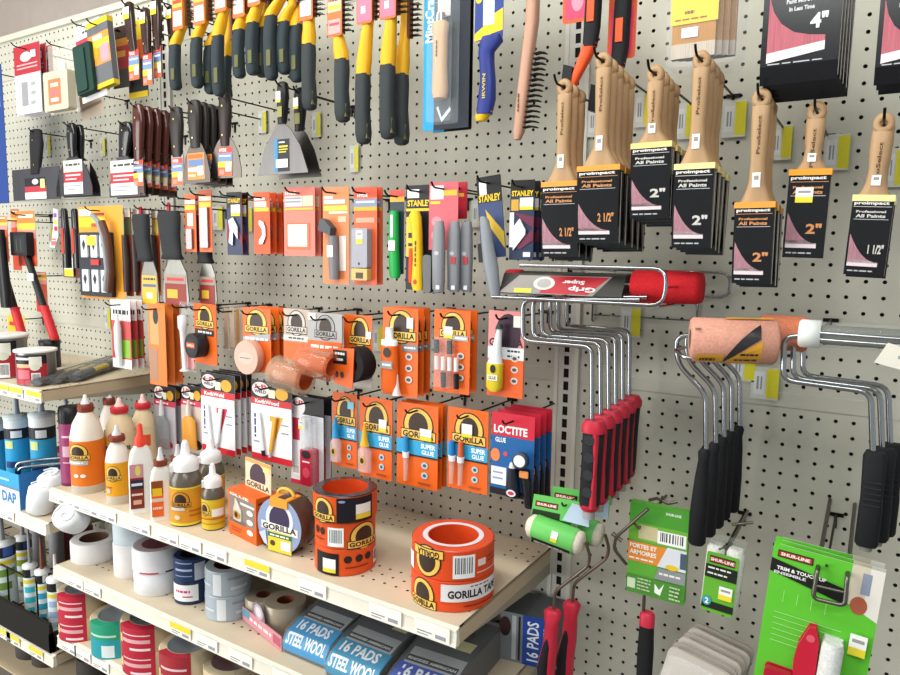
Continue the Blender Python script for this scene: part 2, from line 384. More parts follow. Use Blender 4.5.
# --- wooden paint brushes in printed sleeves
def make_brush(label, W, HL, SL, size, band, gold, price=None):
    root = thing('paint_brush', label, 'paint brush')
    wood = 'AE8B64:w'; top = .75
    h = MB()
    n = 16; ro, ri, t = .47, .17, .25                          # pierced end of the handle
    v = []
    for yy in (-t, t):
        for R in (ri, ro):
            v += [(R*math.sin(2*PI*k/n), yy*(.75 if R == ro else 1), R*math.cos(2*PI*k/n)*(1.15 if R == ro else 1)) for k in range(n)]
    f = []
    for k in range(n):
        j = (k+1) % n
        f += [(k, j, n+j, n+k), (2*n+k, 3*n+k, 3*n+j, 2*n+j), (n+k, n+j, 3*n+j, 3*n+k), (k, 2*n+k, 2*n+j, j)]
    h.add(v, f, wood, True)
    L = HL
    h.loft([(0, 0, -.3, .45, .2), (0, 0, -.5, .47, .27), (0, 0, -.8, .47, .3), (0, 0, -1.6, .45, .34), (0, 0, -L*.6, .39, .36), (0, 0, -L*.8, .45, .36), (0, 0, -L*.92, W*.34, .36), (0, 0, -L, W*.45, .36)], wood, 14, 2.6)
    h.face(-.18, .18, -2.9, -.9, -.375, [('T', 'ProSelect', .25, 0, .75, 1, '5A4028:p')])
    h.face(-.2, .2, -L*.84, -L*.70, -.4, [('r', 0, 0, 1, 1, 'EFEFEF:p'), ('r', .2, .2, .8, .5, '9A8F88')])
    h.build('handle', root)
    s = MB(); t = .42
    s.prismx([(-t, -L+.1), (t, -L+.1), (t, -L-SL*.55), (.16, -L-SL), (-.2, -L-SL), (-t, -L-SL*.62)], -W/2, W/2, '0E0E11:g')
    s.box(-W/2-.03, W/2+.03, -t-.03, t+.03, -L-.2, -L+.12, band+':p')
    s.box(W/2-.02, W/2+.012, -.03, .03, -L-SL, -L-.3, 'CFC6B8:p')
    g = gold+':p'
    o = [('r', .04, .02, .4, .07, 'E88A2C:p'), ('t', 'proimpact', .05, .09, .9, .17, 'E4E2E0:p'), ('r', .04, .19, .96, .2, g),
         ('t', 'Professional', .12, .27, .84, .32, g), ('t', 'All Paints', .12, .35, .84, .42, g), ('r', .08, .45, .92, .46, 'BFC2CC')]
    o += price or []
    # pink bristle window with its curved edge
    s.face(-W/2, W/2, -L-SL*.62, -L, -t-.01, o)
    def mp(u, v, k):
        if v < .0: v = 0
        z = -L-SL*.62*v/.62 if v < .62 else -L-SL*(.62+(v-.62))
        y = -t if v < .62 else -t+(t-.2)*(v-.62)/.38
        return (-W/2+W*u, y-.018-.006*k, -L-SL*v)
    def strip(u0, u1, f0, f1, m):
        N = 8
        for a, b in ((f0, f1),):
            vs = []; fs = []
            for i in range(N+1):
                u = u0+(u1-u0)*i/N
                lo = a(u); up = b(u); vs += [mp(u, lo, 1)]+([mp(u, .62, 1)] if lo < .62 < up else [mp(u, (lo+up)/2, 1)])+[mp(u, up, 1)]
            for i in range(N): fs += [(3*i, 3*i+1, 3*i+4, 3*i+3), (3*i+1, 3*i+2, 3*i+5, 3*i+4)]
            s.add(vs, fs, m)
    cur = lambda u: .47+.36*(1-(1-(u-.05)/.75)**2.2)
    strip(.05, .8, cur, lambda u: .80+.04, 'A87A86:b'); strip(.05, .8, lambda u: max(cur(u), .80), lambda u: .885, 'E2D3D8:p')
    s.decal([('t', size, .52, .6, .9, .72, g), ('t', 'FOR ALL PAINTS', .08, .93, .7, .96, 'B8B8BE')], lambda u, v, k: mp(u, v, k+2))
    s.build('bristle_sleeve', root)
    return root
PB = [  # handle-top hole pixel, sleeve top pixel, bottom pixel, sleeve width px, y, size, band, gold, count, step
    ((565, 88), 183, 257, 37, -8.6, '2 1/2"', 'E59B45', 'C98B5A', 3, 1.0, 'with orange band, left end of the brush row'),
    ((604, 62), 167, 243, 42, -9.2, '2 1/2"', 'E59B45', 'C98B5A', 5, 1.0, 'with orange band, widest black sleeve'),
    ((656, 75), 144, 218, 40, -9.2, '2"', 'E6D48A', 'C9C6C2', 4, 1.0, 'with pale yellow band, shortest black sleeve'),
    ((702, 61), 165, 248, 40, -9.5, '2"', 'E6DC9A', 'C9C6C2', 4, 1.0, 'with pale yellow band, tallest handle'),
    ((762, 99), 204, 284, 40, -9.2, '2"', 'E59B45', 'C98B5A', 3, .9, 'with orange band, hanging lowest of all'),
    ((817, 112), 171, 258, 42, -8.2, '2"', 'EE9A2E', 'C98B5A', 1, .9, 'with orange band and yellow sticker, hanging alone'),
    ((884, 124), 197, 276, 42, -9.2, '1 1/2"', 'E6DC9A', 'C9C6C2', 2, .9, 'with pale yellow band at the far right edge')]
for q, ((hx, hy), st, sb, wp, y, size, band, gold, n, step, lab) in enumerate(PB):
    P = aty(hx, hy, y)
    z1 = aty(hx, st, y-.4).z; z2 = aty(hx, sb, y-.2).z; W = (aty(hx+wp/2, st, y)-aty(hx-wp/2, st, y)).x
    pr = sticker(.2, .3, .62, .58) if n == 1 else None
    lb = 'wooden brush '+lab
    r = make_brush(lb, W, P.z-z1, z1-z2, size, band, gold, pr); r.location = P*S
    r.rotation_euler = (0, math.radians((-.5, -.5, -.5, 0, -.5, 1.2, 2.5)[q]), 0)
    stack(r, n, step, lb, (.05, -.12), group='wooden paint brushes')
    hook(P.x, P.z, y-1.6, 'brushes '+lab, up=.45)

# --- 4-inch brush packets, chip brush packet
def packet(label, box, y, n):
    cx, zt, W, H = span(box, y)
    root = thing('brush_packet', label, 'paint brush packet', (cx, y, zt)); m = MB()
    m.prismx([(-.3, 0), (.3, 0), (.3, -H*.96), (0, -H), (-.3, -H*.86)], -W/2, W/2, '15151A:g')
    m.box(W/2-.01, W/2+.02, -.05, .05, -H*.97, 0, 'C9BFB0:p')
    cur = [(.08, .35), (.14, .5), (.25, .62), (.42, .71), (.62, .75), (.82, .77)]
    m.face(-W/2, W/2, -H*.86, 0, -.3, [('t', 'All Paints', .2, .28, .72, .37, 'E6E6E6'), ('t', 'Paint More Area', .3, .41, .74, .45, 'CFCFD4'), ('t', 'In Less Time', .34, .48, .66, .52, 'CFCFD4'),
        ('p', cur+[(.82, .9), (.08, .9)], 'B0606C:b'), ('p', [(.08, .88), (.82, .82), (.82, .9), (.08, .97)], 'E4D8DA:p'), ('t', '4"', .62, .56, .84, .7, 'EDEDED'),
        ('t', 'FOR ALL PAINTS', .1, .975, .8, .995, 'B8B8BE')])
    m.build('sleeve', root)
    h = MB(); h.loft([(0, 0, 0, .7, .3), (0, 0, 3, .45, .3), (0, 0, 4.6, .5, .3)], 'C49A6C:w'); h.build('handle', root)
    stack(root, n, .55, label, (.1, -.12), group='wide brush packets')
    return root
packet('wide black brush packet marked 4 inch', (764, -46, 842, 82), -9.6, 5)
packet('wide black brush packet cut by right photo edge', (879, -40, 945, 82), -9.4, 3)
cx, zt, W, H = span((671, -14, 718, 57), -8.5)
root = thing('chip_brush_packet', 'plastic wrapped bundle of bristle chip brushes with yellow header', 'brush bundle', (cx, -8.5, zt)); m = MB()
for i in range(4): m.box(-W/2+.1+.25*i, W/2-.1+.25*i, .55*i, .55*i+.4, -H+.1*i, 0, 'B07A34:b'); m.box(-W/2+.09+.25*i, W/2-.09+.25*i, .55*i-.01, .55*i+.41, -H-.0+.1*i, -H+.8+.1*i, 'BDAFA0:b')
m.build('bristles', root); m = MB(); m.box(-W/2, W/2, -.06, -.02, -H*.52, 0, 'EBC62B:p')
m.face(-W/2, W/2, -H*.52, 0, -.06, [('t', '99', .3, .62, .5, .78, '7A4A10'), ('t', 'CHIP BRUSH', .1, .84, .8, .92, '8A5A20')]); m.face(-W/2, W/2, -H*.8, -H*.52, -.06, [('r', .25, .2, .6, .7, 'EDEDEA')])
m.build('header_card', root); m = MB(); m.rbox(-W/2-.15, W/2+1.1, -.15, 2.4, -H-.5, 0, .3, 'E4EAEE:c'); m.build('plastic_bag', root)

# --- wire brushes with moulded grips
def wire_brush(label, grip, yel, y, big=True, card=None, lean=0):
    # grip, yel: pixel boxes of the dark grip and the yellow neck
    cx, zt, W, H = span(grip, y); cx2, zt2, W2, H2 = span(yel, y)
    root = thing('wire_brush', label, 'wire brush', (cx, y, zt)); dx = cx2-cx; r = min(W/2, .62)
    g = MB()
    if big:
        g.loft([(0, 0, .05, r*.9, .42), (0, 0, -H*.15, r*.95, .46), (0, -.05, -H*.5, r*.9, .45), (.05, 0, -H*.85, r, .48), (.05, .05, -H*.97, r*.85, .4), (.05, .05, -H, r*.5, .25)], '33383B:m', 14, 3)
        g.box(r*.5, r*.98, -.3, .1, -H*.93, -H*.72, '6B6A32:p')
    else:
        g.loft([(.16, 0, .08, r*.7, .36), (0, 0, -.5, r*.9, .42), (-.1, 0, -H*.4, r*.85, .44), (-.08, 0, -H*.75, r*.85, .44), (.02, 0, -H*.94, r*.9, .42), (.02, 0, -H, r*.5, .3)], '2B353A:m', 14, 3)
        g.box(-r*.1, r*.6, -.48, -.38, -H*.8, -H*.55, '5B5C38:p')
    g.build('grip', root)
    n = MB(); d = dx; up = H2
    n.loft([(0, 0, -.05, r*.92, .42), (d*.3, 0, up*.3, r*.95, .45), (d*.9, -.05, up*.75, r*.75, .4), (d*1.3, -.05, up, r*.62, .36), (d*1.5, 0, up+1.2, r*.6, .3), (d*1.6, 0, up+4.6, r*.6, .25)], 'E0A91E:p', 14, 2.6)
    n.build('neck', root)
    b = MB(); bx = d*1.6+r*.6
    for k in range(13):
        z = up+.25+k*.36
        for yy in (-.16, 0, .16): b.tube([(bx-.05, yy, z), (bx+.9, yy*1.4, z-.06)], .035, '2E2B28:s', 4)
    b.box(bx-.1, bx+.12, -.24, .24, up+.1, up+4.8, '6A3A20:w'); b.build('bristles', root)
    if card:
        c = MB(); cw = r*1.15; c.rbox(d*1.2-cw, d*1.2+cw, -.5, -.46, up-.25, up+2.9, .15, 'DE6A34:p')
        c.face(d*1.2-cw, d*1.2+cw, up-.25, up+2.9, -.5, card); c.build('price_card', root)
    return root
cA = [('r', .05, .05, .95, .45, 'C9B8A0:p'), ('t', 'WIRE', .1, .1, .8, .25, '7A2A18'), ('r', .08, .3, .9, .4, 'E2C240'), ('r', .08, .62, .92, .95, 'E59A9A:p'), ('r', .16, .7, .84, .76, 'C04A50')]
cB = [('r', .05, .45, .95, .95, 'E5708A:p'), ('t', '$', .3, .55, .6, .85, 'F2D0D6'), ('r', .05, .05, .95, .35, 'C98A6A:p')]
cC = [('r', .06, .06, .94, .4, 'DDB34A:p'), ('r', .1, .5, .9, .9, 'EEEEEA:p'), ('r', .1, .2, .9, .3, 'B8402A')]
for a in (
    ('long wire brush with charcoal grip right of the flat scraper, leftmost long one', (300, 45, 318, 110), (304, 20, 316, 46), -8, True, cC),
    ('long wire brush with charcoal grip and pale pink price sticker leaning left', (334, 60, 350, 122), (332, 36, 347, 62), -8.5, True, cA),
    ('long wire brush with charcoal grip and bright pink price sticker', (356, 75, 370, 144), (361, 24, 374, 76), -8.5, True, cB),
    ('long wire brush with charcoal grip, pink and white price card, high neck', (380, 66, 395, 139), (385, 20, 397, 68), -8.5, True, cB),
    ('long wire brush with charcoal grip partly hidden, last before the packaged saw', (394, 75, 408, 145), (398, 42, 410, 76), -7.2, True, None),
    ('small wire brush with slate grip, first right of the left slotted upright', (169, 45, 182, 90), (176, 32, 187, 47), -8, False, cC),
    ('small wire brush with slate grip and white price sticker, second of its row', (191, 38, 203, 88), (198, 29, 208, 42), -8, False, cC),
    ('small wire brush with slate grip hanging behind the third wire brush', (205, 46, 215, 94), (212, 34, 222, 48), -7, False, None),
    ('small wire brush with slate grip and black price plate, third of its row', (212, 36, 225, 96), (218, 14, 230, 38), -8.5, False, cC),
    ('short wire brush peeking out low beside the third wire brush', (221, 57, 231, 98), (224, 44, 233, 58), -7, False, None),
    ('small wire brush with slate grip hanging alone, fourth of its row', (233, 30, 245, 78), (238, 19, 247, 32), -8, False, cC),
    ('small wire brush with slate grip, left one of the fifth pair', (247, 23, 258, 75), (252, 8, 263, 25), -8.5, False, cC),
    ('small wire brush with slate grip, right one of the fifth pair', (256, 28, 267, 77), (260, 18, 269, 30), -7.5, False, None),
    ('small wire brush with slate grip, left one of the sixth cluster', (265, 16, 277, 80), (276, -2, 289, 17), -9, False, None),
    ('small wire brush with slate grip, middle one of the sixth cluster', (278, 22, 290, 74), (286, 10, 296, 24), -8.5, False, None),
    ('small wire brush with slate grip, right one of the sixth cluster', (290, 26, 302, 82), (292, 12, 303, 28), -8, False, None)):
    wire_brush(*a)

# --- saws
def saw1(root, W, H, d):
    m = MB(); zb = d-H
    m.box(-W*.18, W*.1, -.12, -.05, zb+H*.6, d-.1, 'A8A5A4:s')
    m.build('blade', root); m = MB()
    r = W*.17
    m.loft([(-W*.04, -.5, zb+H*.16, r*.8, .4), (-W*.04, -.5, zb+H*.2, r*.98, .46), (-W*.05, -.5, zb+H*.34, r*.85, .42), (-W*.05, -.5, zb+H*.5, r*.9, .42), (-W*.05, -.5, zb+H*.555, r*1.05, .45), (-W*.05, -.5, zb+H*.565, r*.8, .4)], 'C8A27C:w', 16)
    m.loft([(-W*.05, -.5, zb+H*.56, r*.62, .34), (-W*.05, -.5, zb+H*.61, r*.55, .3)], 'B5B5B8:k', 12)
    m.face(-W*.09, W*.01, zb+H*.34, zb+H*.46, -.95, [('T', 'Saw', .1, 0, .6, .7, '4A3A2C')])
    m.build('handle', root)
    m = MB(); m.rbox(-W*.26, W*.28, -1.0, -.02, zb+.35, d, .2, 'DCE6EE:c'); m.build('blister', root)
carded('jab_saw_pack', 'packaged hand saw with wooden handle on blue and navy card', 'saw', (424, -60, 470, 129), -7.6,
       [('r', 0, 0, 1, 1, '1E2430:p'), ('r', 0, 0, .24, 1, '1B95D0:p'), ('T', 'MintCraft', .03, .25, .22, .52, 'F0F4F8'), ('p', [(.3, .88), (.42, .96), (.62, .9), (.6, .88), (.42, .935), (.34, .87)], 'C9D2DA')], saw1, hk=None, side='101218:p')
carded('jab_saw_pack', 'black edge of the second saw pack directly behind the wooden handled saw', 'saw', (434, -58, 473, 131), -6.4, [('r', 0, 0, 1, 1, '0C0D10:p'), ('r', .0, .95, .3, 1, '1B95D0:p')], None, side='0C0D10:p')
P = aty(487, 60, -7.5); root = thing('hand_saw', 'blue handled saw with yellow tip and printed card above', 'saw', P)
m = MB(); sx = .062
m.loft([(-.35, 0, -4.0, .35, .3), (-.3, 0, -3.75, .55, .4), (-.1, 0, -3.4, .62, .42)], 'DDB51E:p'); m.build('tip', root)
m = MB(); m.loft([(-.12, 0, -3.6, .55, .42), (.05, 0, -2.6, .62, .44), (.12, 0, -1.4, .52, .42), (.0, 0, -.2, .5, .42), (-.05, 0, .5, .55, .42), (.3, 0, 1.1, .85, .42), (.35, 0, 1.5, .7, .4)], '27357E:p', 14, 2.8)
m.face(-.15, .25, -2.6, -1.0, -.47, [('T', 'IRWIN', .2, 0, .8, 1, 'C9B93A')]); m.build('grip', root)
m = MB(); m.rbox(-.95, 1.2, -.1, -.04, 1.3, 8, .1, '2B3F86:p')
m.face(-.95, 1.2, 1.3, 8, -.1, [('p', [(0, 1), (0, .93), (.35, .86), (.7, .76), (1, .72), (1, .93), (.6, .95), (.25, .99)], 'E6C02A:p'), ('r', .3, .1, .7, .86, 'B9C0CC:s'), ('e', .02, .55, .26, .64, 'C9B93A')]); m.build('backing_card', root)

P = aty(519, 132, -7.4)
root = thing('wire_scratch_brush', 'long curved wooden wire brush with dark steel tufts', 'wire brush', P, (0, 0, 0)); m = MB()
m.loft([(-.1, 0, -.5, .2, .25), (0, 0, 0, .36, .35), (.2, 0, 2, .38, .4), (.45, 0, 4.4, .38, .4), (.75, 0, 7.0, .42, .4), (.85, 0, 12, .42, .4)], 'B58A74:w', 14, 3)
m.face(-.05, .25, 1.0, 3.0, -.42, [('T', 'BRUSH', .2, .3, .8, .9, '4A3328')]); m.build('handle', root); m = MB()
for i in range(15):
    z = .25+i*.33; x = .36+.045*i
    for yy in (-.2, 0, .2):
        m.tube([(x, yy, z), (x+.45, yy, z+.05), (x+.95-.03*i*.3, yy, z-.05)], .05, '2A2928:s', 5)
m.build('bristles', root)

# --- black and orange scrapers in front of the central upright
for i, (hb, x, yb, y, lab) in enumerate(((-1, 590, 44, -7.5, 'left of two'), (1, 618, 64, -6.5, 'right of two'))):
    P = aty(x, yb, y); root = thing('blade_scraper', 'black scraper with orange neck and side blade, %s' % lab, 'scraper', P)
    m = MB(); m.loft([(0, 0, -.2, .42, .4), (.1, 0, 1.0, .5, .42), (.22, 0, 6, .5, .42)], '1B1C20:m', 12, 3); m.box(-.1, .35, -.5, -.38, 1.2, 2.6, 'E2562B:p'); m.build('grip', root)
    m = MB(); m.loft([(-1.1, 0, -2.5, .22, .3), (-.9, 0, -2.0, .3, .3), (-.25, 0, -.7, .42, .36), (.02, 0, 0, .44, .38)], 'E2562B:p', 12, 3); m.build('neck', root)
    m = MB(); m.prism([(-1.75, -2.7), (-1.1, -2.9), (-1.0, -1.3), (-1.6, -1.1)], -.35, .35, '1B1C20:p'); m.build('blade_holder', root)
    c = MB(); bx = (-2.1, -.1) if i == 0 else (-.9, .9); z0, z1 = ((1.6, 6) if i == 0 else (.4, 6))
    c.rbox(*bx, .45, .5, z0, z1, .2, 'DE5A34:p'); c.face(*bx, z0, z1, .44, [('r', .1, .45, .9, .95, 'DE4466:p'), ('e', .3, .55, .7, .85, 'E98AA0')]); c.build('backing_card', root)

# --- putty knives and scrapers
def knife(name, label, hbox, bbox, y, hcol, bcol='6F6A68:s', ops=None, oz=(.2, .9), ow=.5, n=1, step=.8, shape='flare', hk=None, rot=(0, 0, 0), cat='putty knife', extra=None, group=None):
    hx, ht, hw, hh = span(hbox, y); bx, bt, bw, bh = span(bbox, y)
    root = thing(name, label, cat, (hx, y, ht-.35), rot); d = bx-hx; r = hw/2
    z0 = .35; zb = ht-.35; bt -= zb; h = MB()
    h.loft([(0, 0, z0, r*.5, .2), (0, 0, z0-.15, r*.85, .3), (0, 0, z0-hh*.35, r, .36), (d*.4, 0, z0-hh*.7, r*.82, .34), (d*.9, 0, z0-hh, r*.7, .25)], hcol, 14, 2.8)
    for zz in (z0-hh*.25, z0-hh*.8): h.add([(d*.3*(1 if zz < 0 else 0)+.09*math.cos(a*PI/4), -.37, zz+.09*math.sin(a*PI/4)) for a in range(8)], [tuple(range(8))], 'C9B070:s')
    if extra: h.face(-r*.9, r*.9, z0-hh, z0, -.38, extra)
    h.build('handle', root); m = MB()
    W = bw/2
    if shape == 'flare': pts = [(d-r*.5, bt), (d-W*.5, bt-bh*.15), (d-W*.8, bt-bh*.4), (d-W, bt-bh*.78), (d-W, bt-bh), (d+W, bt-bh), (d+W, bt-bh*.78), (d+W*.8, bt-bh*.4), (d+W*.5, bt-bh*.15), (d+r*.5, bt)]
    elif shape == 'fan': pts = [(d-r*.6, bt), (d-W*.35, bt-bh*.12), (d-W*.7, bt-bh*.45), (d-W, bt-bh*.97), (d-W, bt-bh), (d+W, bt-bh), (d+W, bt-bh*.97), (d+W*.7, bt-bh*.45), (d+W*.35, bt-bh*.12), (d+r*.6, bt)]
    else: pts = [(d-W, bt), (d-W, bt-bh), (d+W, bt-bh), (d+W, bt)]
    m.prism(pts, -.04, .04, bcol)
    bl = m.build('blade', root)
    if ops: q = MB(); q.box(d-W*ow, d+W*ow, -.05, -.042, bt-bh*oz[1], bt-bh*oz[0], 'E6E4E0:p'); q.face(d-W*ow, d+W*ow, bt-bh*oz[1], bt-bh*oz[0], -.05, ops); q.build('label', bl)
    stack(root, n, step, label, (.04, -.05), group=group) if n > 1 else None
    if ht < 24: hook(hx, ht-.35, y-.7, hk or short(label))
    return root
RL = [('r', 0, 0, 1, .35, 'D8D2CC:p'), ('t', 'WALLTOOL', .12, .08, .88, .2, '3A3A3A'), ('r', 0, .35, 1, .66, 'B02A35:p'), ('r', .1, .42, .9, .47, 'E8C8C8'), ('r', .1, .54, .7, .58, 'E8C8C8'), ('r', 0, .66, 1, 1, 'E8E8E6:p'), ('r', .1, .74, .9, .78, '9A9AA0'), ('r', .1, .85, .6, .89, '9A9AA0')]
HL_ = [('r', 0, 0, 1, .2, 'D2402F:p'), ('t', 'HYDE', .1, .04, .6, .16, 'F2E6E0'), ('r', 0, .2, 1, .5, '6E86B4:p'), ('r', .1, .28, .9, .33, 'E6E6EA'), ('r', 0, .5, 1, .7, 'E2C23A:p'), ('r', 0, .7, 1, 1, 'D4603C:p'), ('r', .55, .55, .95, .85, 'EDEDE6:p'), ('r', .1, .78, .45, .95, 'E58A7A')]
ORL = [('r', 0, 0, 1, 1, 'D98A44:p'), ('r', .05, .05, .9, .2, 'E2621C'), ('r', .05, .25, .95, .5, '5F7BA8:p'), ('r', .05, .55, .6, .7, 'E6D8C8'), ('r', .6, .5, .95, .85, 'EDEDE0:p'), ('r', .05, .8, .5, .9, 'E5B79A')]
knife('taping_knife', 'wide rectangular taping knife with black contoured handle, leftmost knife', (31, 129, 43, 174), (13, 168, 60, 200), -6.5, '1B1B1E:m', '57555A:s', [('r', 0, 0, 1, .4, '1A1A20'), ('e', .35, .05, .65, .32, 'C9C9CC'), ('r', 0, .4, 1, .68, 'B0303C:p'), ('r', 0, .68, 1, 1, 'DEDEDA:p'), ('r', .75, .08, .95, .5, 'EADF8A')], (.3, .97), .45, 1, .8, 'rect', 'wide taping knife')
knife('drywall_knife', 'flared wall knife with glossy black handle, left stack', (68, 123, 76, 157), (56, 155, 92, 196), -6.5, '121215:g', '4E4A4E:s', RL, (.12, .95), .52, 2, .8, 'flare', 'glossy black wall knife', group='flared wall knives')
knife('drywall_knife', 'flared wall knife beside the maroon scraper stack', (120, 122, 133, 156), (109, 155, 140, 197), -7, '121215:g', '4E4A4E:s', RL, (.12, .95), .85, 2, .8, 'flare', 'wall knife by the brown scrapers', group='flared wall knives')
knife('brown_scraper', 'maroon handled scraper with orange label', (134, 104, 144, 160), (134, 158, 144, 193), -7, '4A211A:g', '5A4A42:s', HL_, (.05, .8), .95, 5, .9, 'rect', 'maroon handled scrapers', group='maroon scrapers', cat='scraper')
knife('putty_knife', 'narrow putty knife with black handle right beside the left upright', (171, 107, 183, 157), (172, 155, 184, 186), -7, '2A2422:p', '8A8684:s', HL_, (.1, .98), .9, 1, .8, 'rect', 'narrow putty knife by the left upright')
knife('putty_knife', 'stiff black putty knife with orange label', (189, 100, 201, 148), (183, 140, 210, 183), -8, '2A2422:p', '57504C:s', ORL, (.3, .92), .62, 4, .8, 'flare', 'stack of four black putty knives', group='stiff putty knives')
knife('putty_knife', 'wide putty knife with tall dark handle and red topped label', (220, 93, 231, 146), (211, 135, 242, 178), -7.4, '2E2321:p', '625C58:s', HL_, (.28, .95), .45, 1, .8, 'flare', 'wide putty knife with dark handle', rot=(0, 1, 0))
FL = [('r', 0, 0, 1, 1, '15181C:p'), ('r', 0, 0, .22, 1, '2F86C0:p'), ('t', 'FLEX', .3, .06, .7, .14, 'F0F0F0'), ('r', .3, .2, .9, .26, 'C9B83A'), ('r', .3, .3, .9, .34, 'C9B83A'), ('r', .3, .38, .8, .42, 'C9B83A'), ('bar', .12, .62, .9, .88, '333333')]
WS = [('r', .1, .24, .6, .44, 'F2F2EE'), ('r', .1, .44, .6, .5, 'E6D640'), ('r', .25, .6, .75, .85, '8A8A4A')]
knife('taping_knife', 'broad fan shaped taping knife with black riveted handle and barcode label', (278, 82, 288, 124), (258, 124, 308, 174), -8.6, '141416:p', '5E5C5C:s', FL, (.3, .95), .3, 1, .8, 'fan', 'broad taping knife', extra=WS)
knife('taping_knife', 'second fan shaped taping knife half hidden behind the broad one', (295, 88, 306, 131), (279, 129, 321, 178), -7, '141416:p', '4E4C4A:s', None, (.3, .9), .5, 1, .8, 'fan', None, extra=WS)
# dark handled scrapers up by the left edge
for i, (hb, bb, y) in enumerate((((126, 2, 134, 52), (129, 50, 140, 80), -7), ((142, 8, 150, 54), (143, 54, 153, 85), -7.5), ((153, -4, 161, 50), (154, 46, 162, 78), -7), ((168, 6, 176, 44), (169, 30, 178, 60), -6))):
    knife('long_scraper', 'long brown handled scraper high on the wall, %s by the left upright' % ('first', 'second', 'third', 'fourth')[i], hb, bb, y, '35201C:g', '6A4038:s', HL_ if i != 3 else None, (0, 1), .9, 1, .8, 'rect', 'brown scraper number %s by the left upright' % ('one', 'two', 'three', 'four')[i], extra=[('r', .1, .12, .9, .26, 'EDEDE6'), ('r', .1, .26, .9, .36, 'E2CF3A')], cat='scraper')

# --- top left corner
carded('sandpaper_pack', 'red and white abrasive pack at top left corner', 'abrasive pack', (15, 44, 41, 114), -6.5,
       [('r', 0, 0, 1, .42, 'A82A36:p'), ('e', .25, .1, .68, .24, 'D5D0D0'), ('r', .1, .27, .9, .29, 'D9A0A4'), ('r', .1, .32, .9, .34, 'D9A0A4'), ('r', 0, .42, 1, 1, 'D6D3D6:p'), ('r', .25, .53, .5, .88, '8F8F92:p'), ('r', .62, .55, .8, .6, '9A9A9E'), ('r', .62, .68, .8, .73, '9A9A9E'), ('r', .6, .82, .78, .87, '9A9A9E'), ('r', .68, .1, .86, .2, 'EDEDEA')], None, 3, .7, 'red abrasive packs', side='A8A4A8:p', group='red and white abrasive packs')
def blk(root, W, H, d):
    m = MB(); m.rbox(-W*.42, W*.42, -.9, -.03, d-H*.97, d-H*.42, .25, 'BDB5A2:m'); m.face(-W*.42, W*.42, d-H*.97, d-H*.42, -.9, [('r', .2, .2, .72, .85, 'D8744E:p'), ('r', .3, .3, .62, .4, 'E6C9B0'), ('r', .3, .5, .62, .6, 'D86A80'), ('r', .3, .68, .62, .78, 'E9C8C0')]); m.build('sponge', root)
    m = MB(); m.rbox(-W*.1, W*.12, -.2, -.08, d-H*.43, d-H*.28, .05, 'E9E6DE:p'); m.build('price_sticker', root)
carded('grout_sponge_pack', 'cream sponge block with orange label in a clear bag', 'sponge', (49, 42, 78, 114), -6.5, [('r', .05, .4, .95, .98, 'D8D0BC:m')], blk, 1, hk='bagged cream sponge', side='D8D4CC:x')
def glove(root, W, H, d):
    m = MB(); m.rbox(-W*.38, W*.3, -.8, -.03, d-H*.93, d-H*.3, .2, '16332C:m'); m.rbox(-W*.3, W*.1, -.95, -.7, d-H*.9, d-H*.35, .2, '1B3A33:m'); m.build('abrasive_block', root)
carded('hand_sander_card', 'white and red card with a dark green hand sander', 'hand sander', (76, 22, 101, 101), -7.5, [('r', 0, 0, 1, 1, 'D9D6D6:p'), ('r', .0, .18, 1, .27, 'B8304A:p'), ('t', 'SANDER', .3, .08, .8, .13, '3A4A40'), ('r', 0, .3, .85, .92, '16332C:m')], glove, 1, hk='green hand sander card', rot=(0, -7, 0))
def sponge(root, W, H, d):
    m = MB(); m.rbox(-W*.5, W*.5, -.6, -.02, d-H, d, .06, '5F6266:m')
    for a, b in ((0, .08), (.93, 1)): m.box(-W*.51, W*.51, -.62, -.0, d-H*b, d-H*a, 'D9B92A:m')
    m.face(-W*.5, W*.5, d-H*.66, d-H*.2, -.6, [('r', 0, 0, 1, 1, 'DD8A3C:p'), ('r', 0, .22, 1, .45, 'E0C236'), ('r', .25, .05, .7, .2, 'E6CFC0'), ('r', .55, .4, .95, .95, 'E2909A:p'), ('e', .1, .4, .45, .8, 'C79A1E')]); m.build('sponge', root)
carded('sanding_sponge', 'tall sanding sponge with yellow ends and orange wrapper', 'sanding sponge', (93, 21, 114, 90), -7.3, [('r', 0, 0, 1, 1, '5F6266')], sponge, 1, hk='tall sanding sponge', rot=(0, -7, 0))
carded('sanding_sponge', 'sanding sponge pack with red and yellow print behind the tall sponge', 'sanding sponge', (113, 26, 129, 88), -5.5, [('r', 0, 0, 1, .2, '3A2A24:p'), ('r', 0, .2, 1, .32, 'C9862A'), ('r', 0, .32, 1, .7, 'A8323A:p'), ('r', .2, .4, .8, .5, 'D9A03A'), ('r', 0, .7, 1, 1, '4A4A48')], None, side='5A4030:m')
carded('sanding_sponge', 'dark sanding sponge with yellow foot below the brown scrapers', 'sanding sponge', (128, 20, 147, 98), -4.5, [('r', 0, 0, 1, .25, 'D9B92A'), ('r', 0, .25, 1, .5, 'D0602A'), ('r', 0, .5, 1, .92, '33383A:m'), ('r', 0, .92, 1, 1, 'D9B92A:m')], None, side='33383A:m')
carded('plastic_bag_pack', 'flat clear bag pack hanging low behind the green hand sander', 'clear pack', (78, 88, 103, 121), -4.5, [('r', .05, .1, .95, .9, 'B9A898:p'), ('r', .1, .5, .9, .6, '8A7468')], None, side='CFC8BE:c', rot=(0, -10, 0))
carded('blue_pack', 'dark blue pack cut off by the left photo edge', 'pack', (-22, 66, 5, 204), -6.5, [('r', 0, 0, 1, 1, '1F3F86:p'), ('r', .5, .1, .9, .3, '8A92A8')], None, side='1F3F86:p')

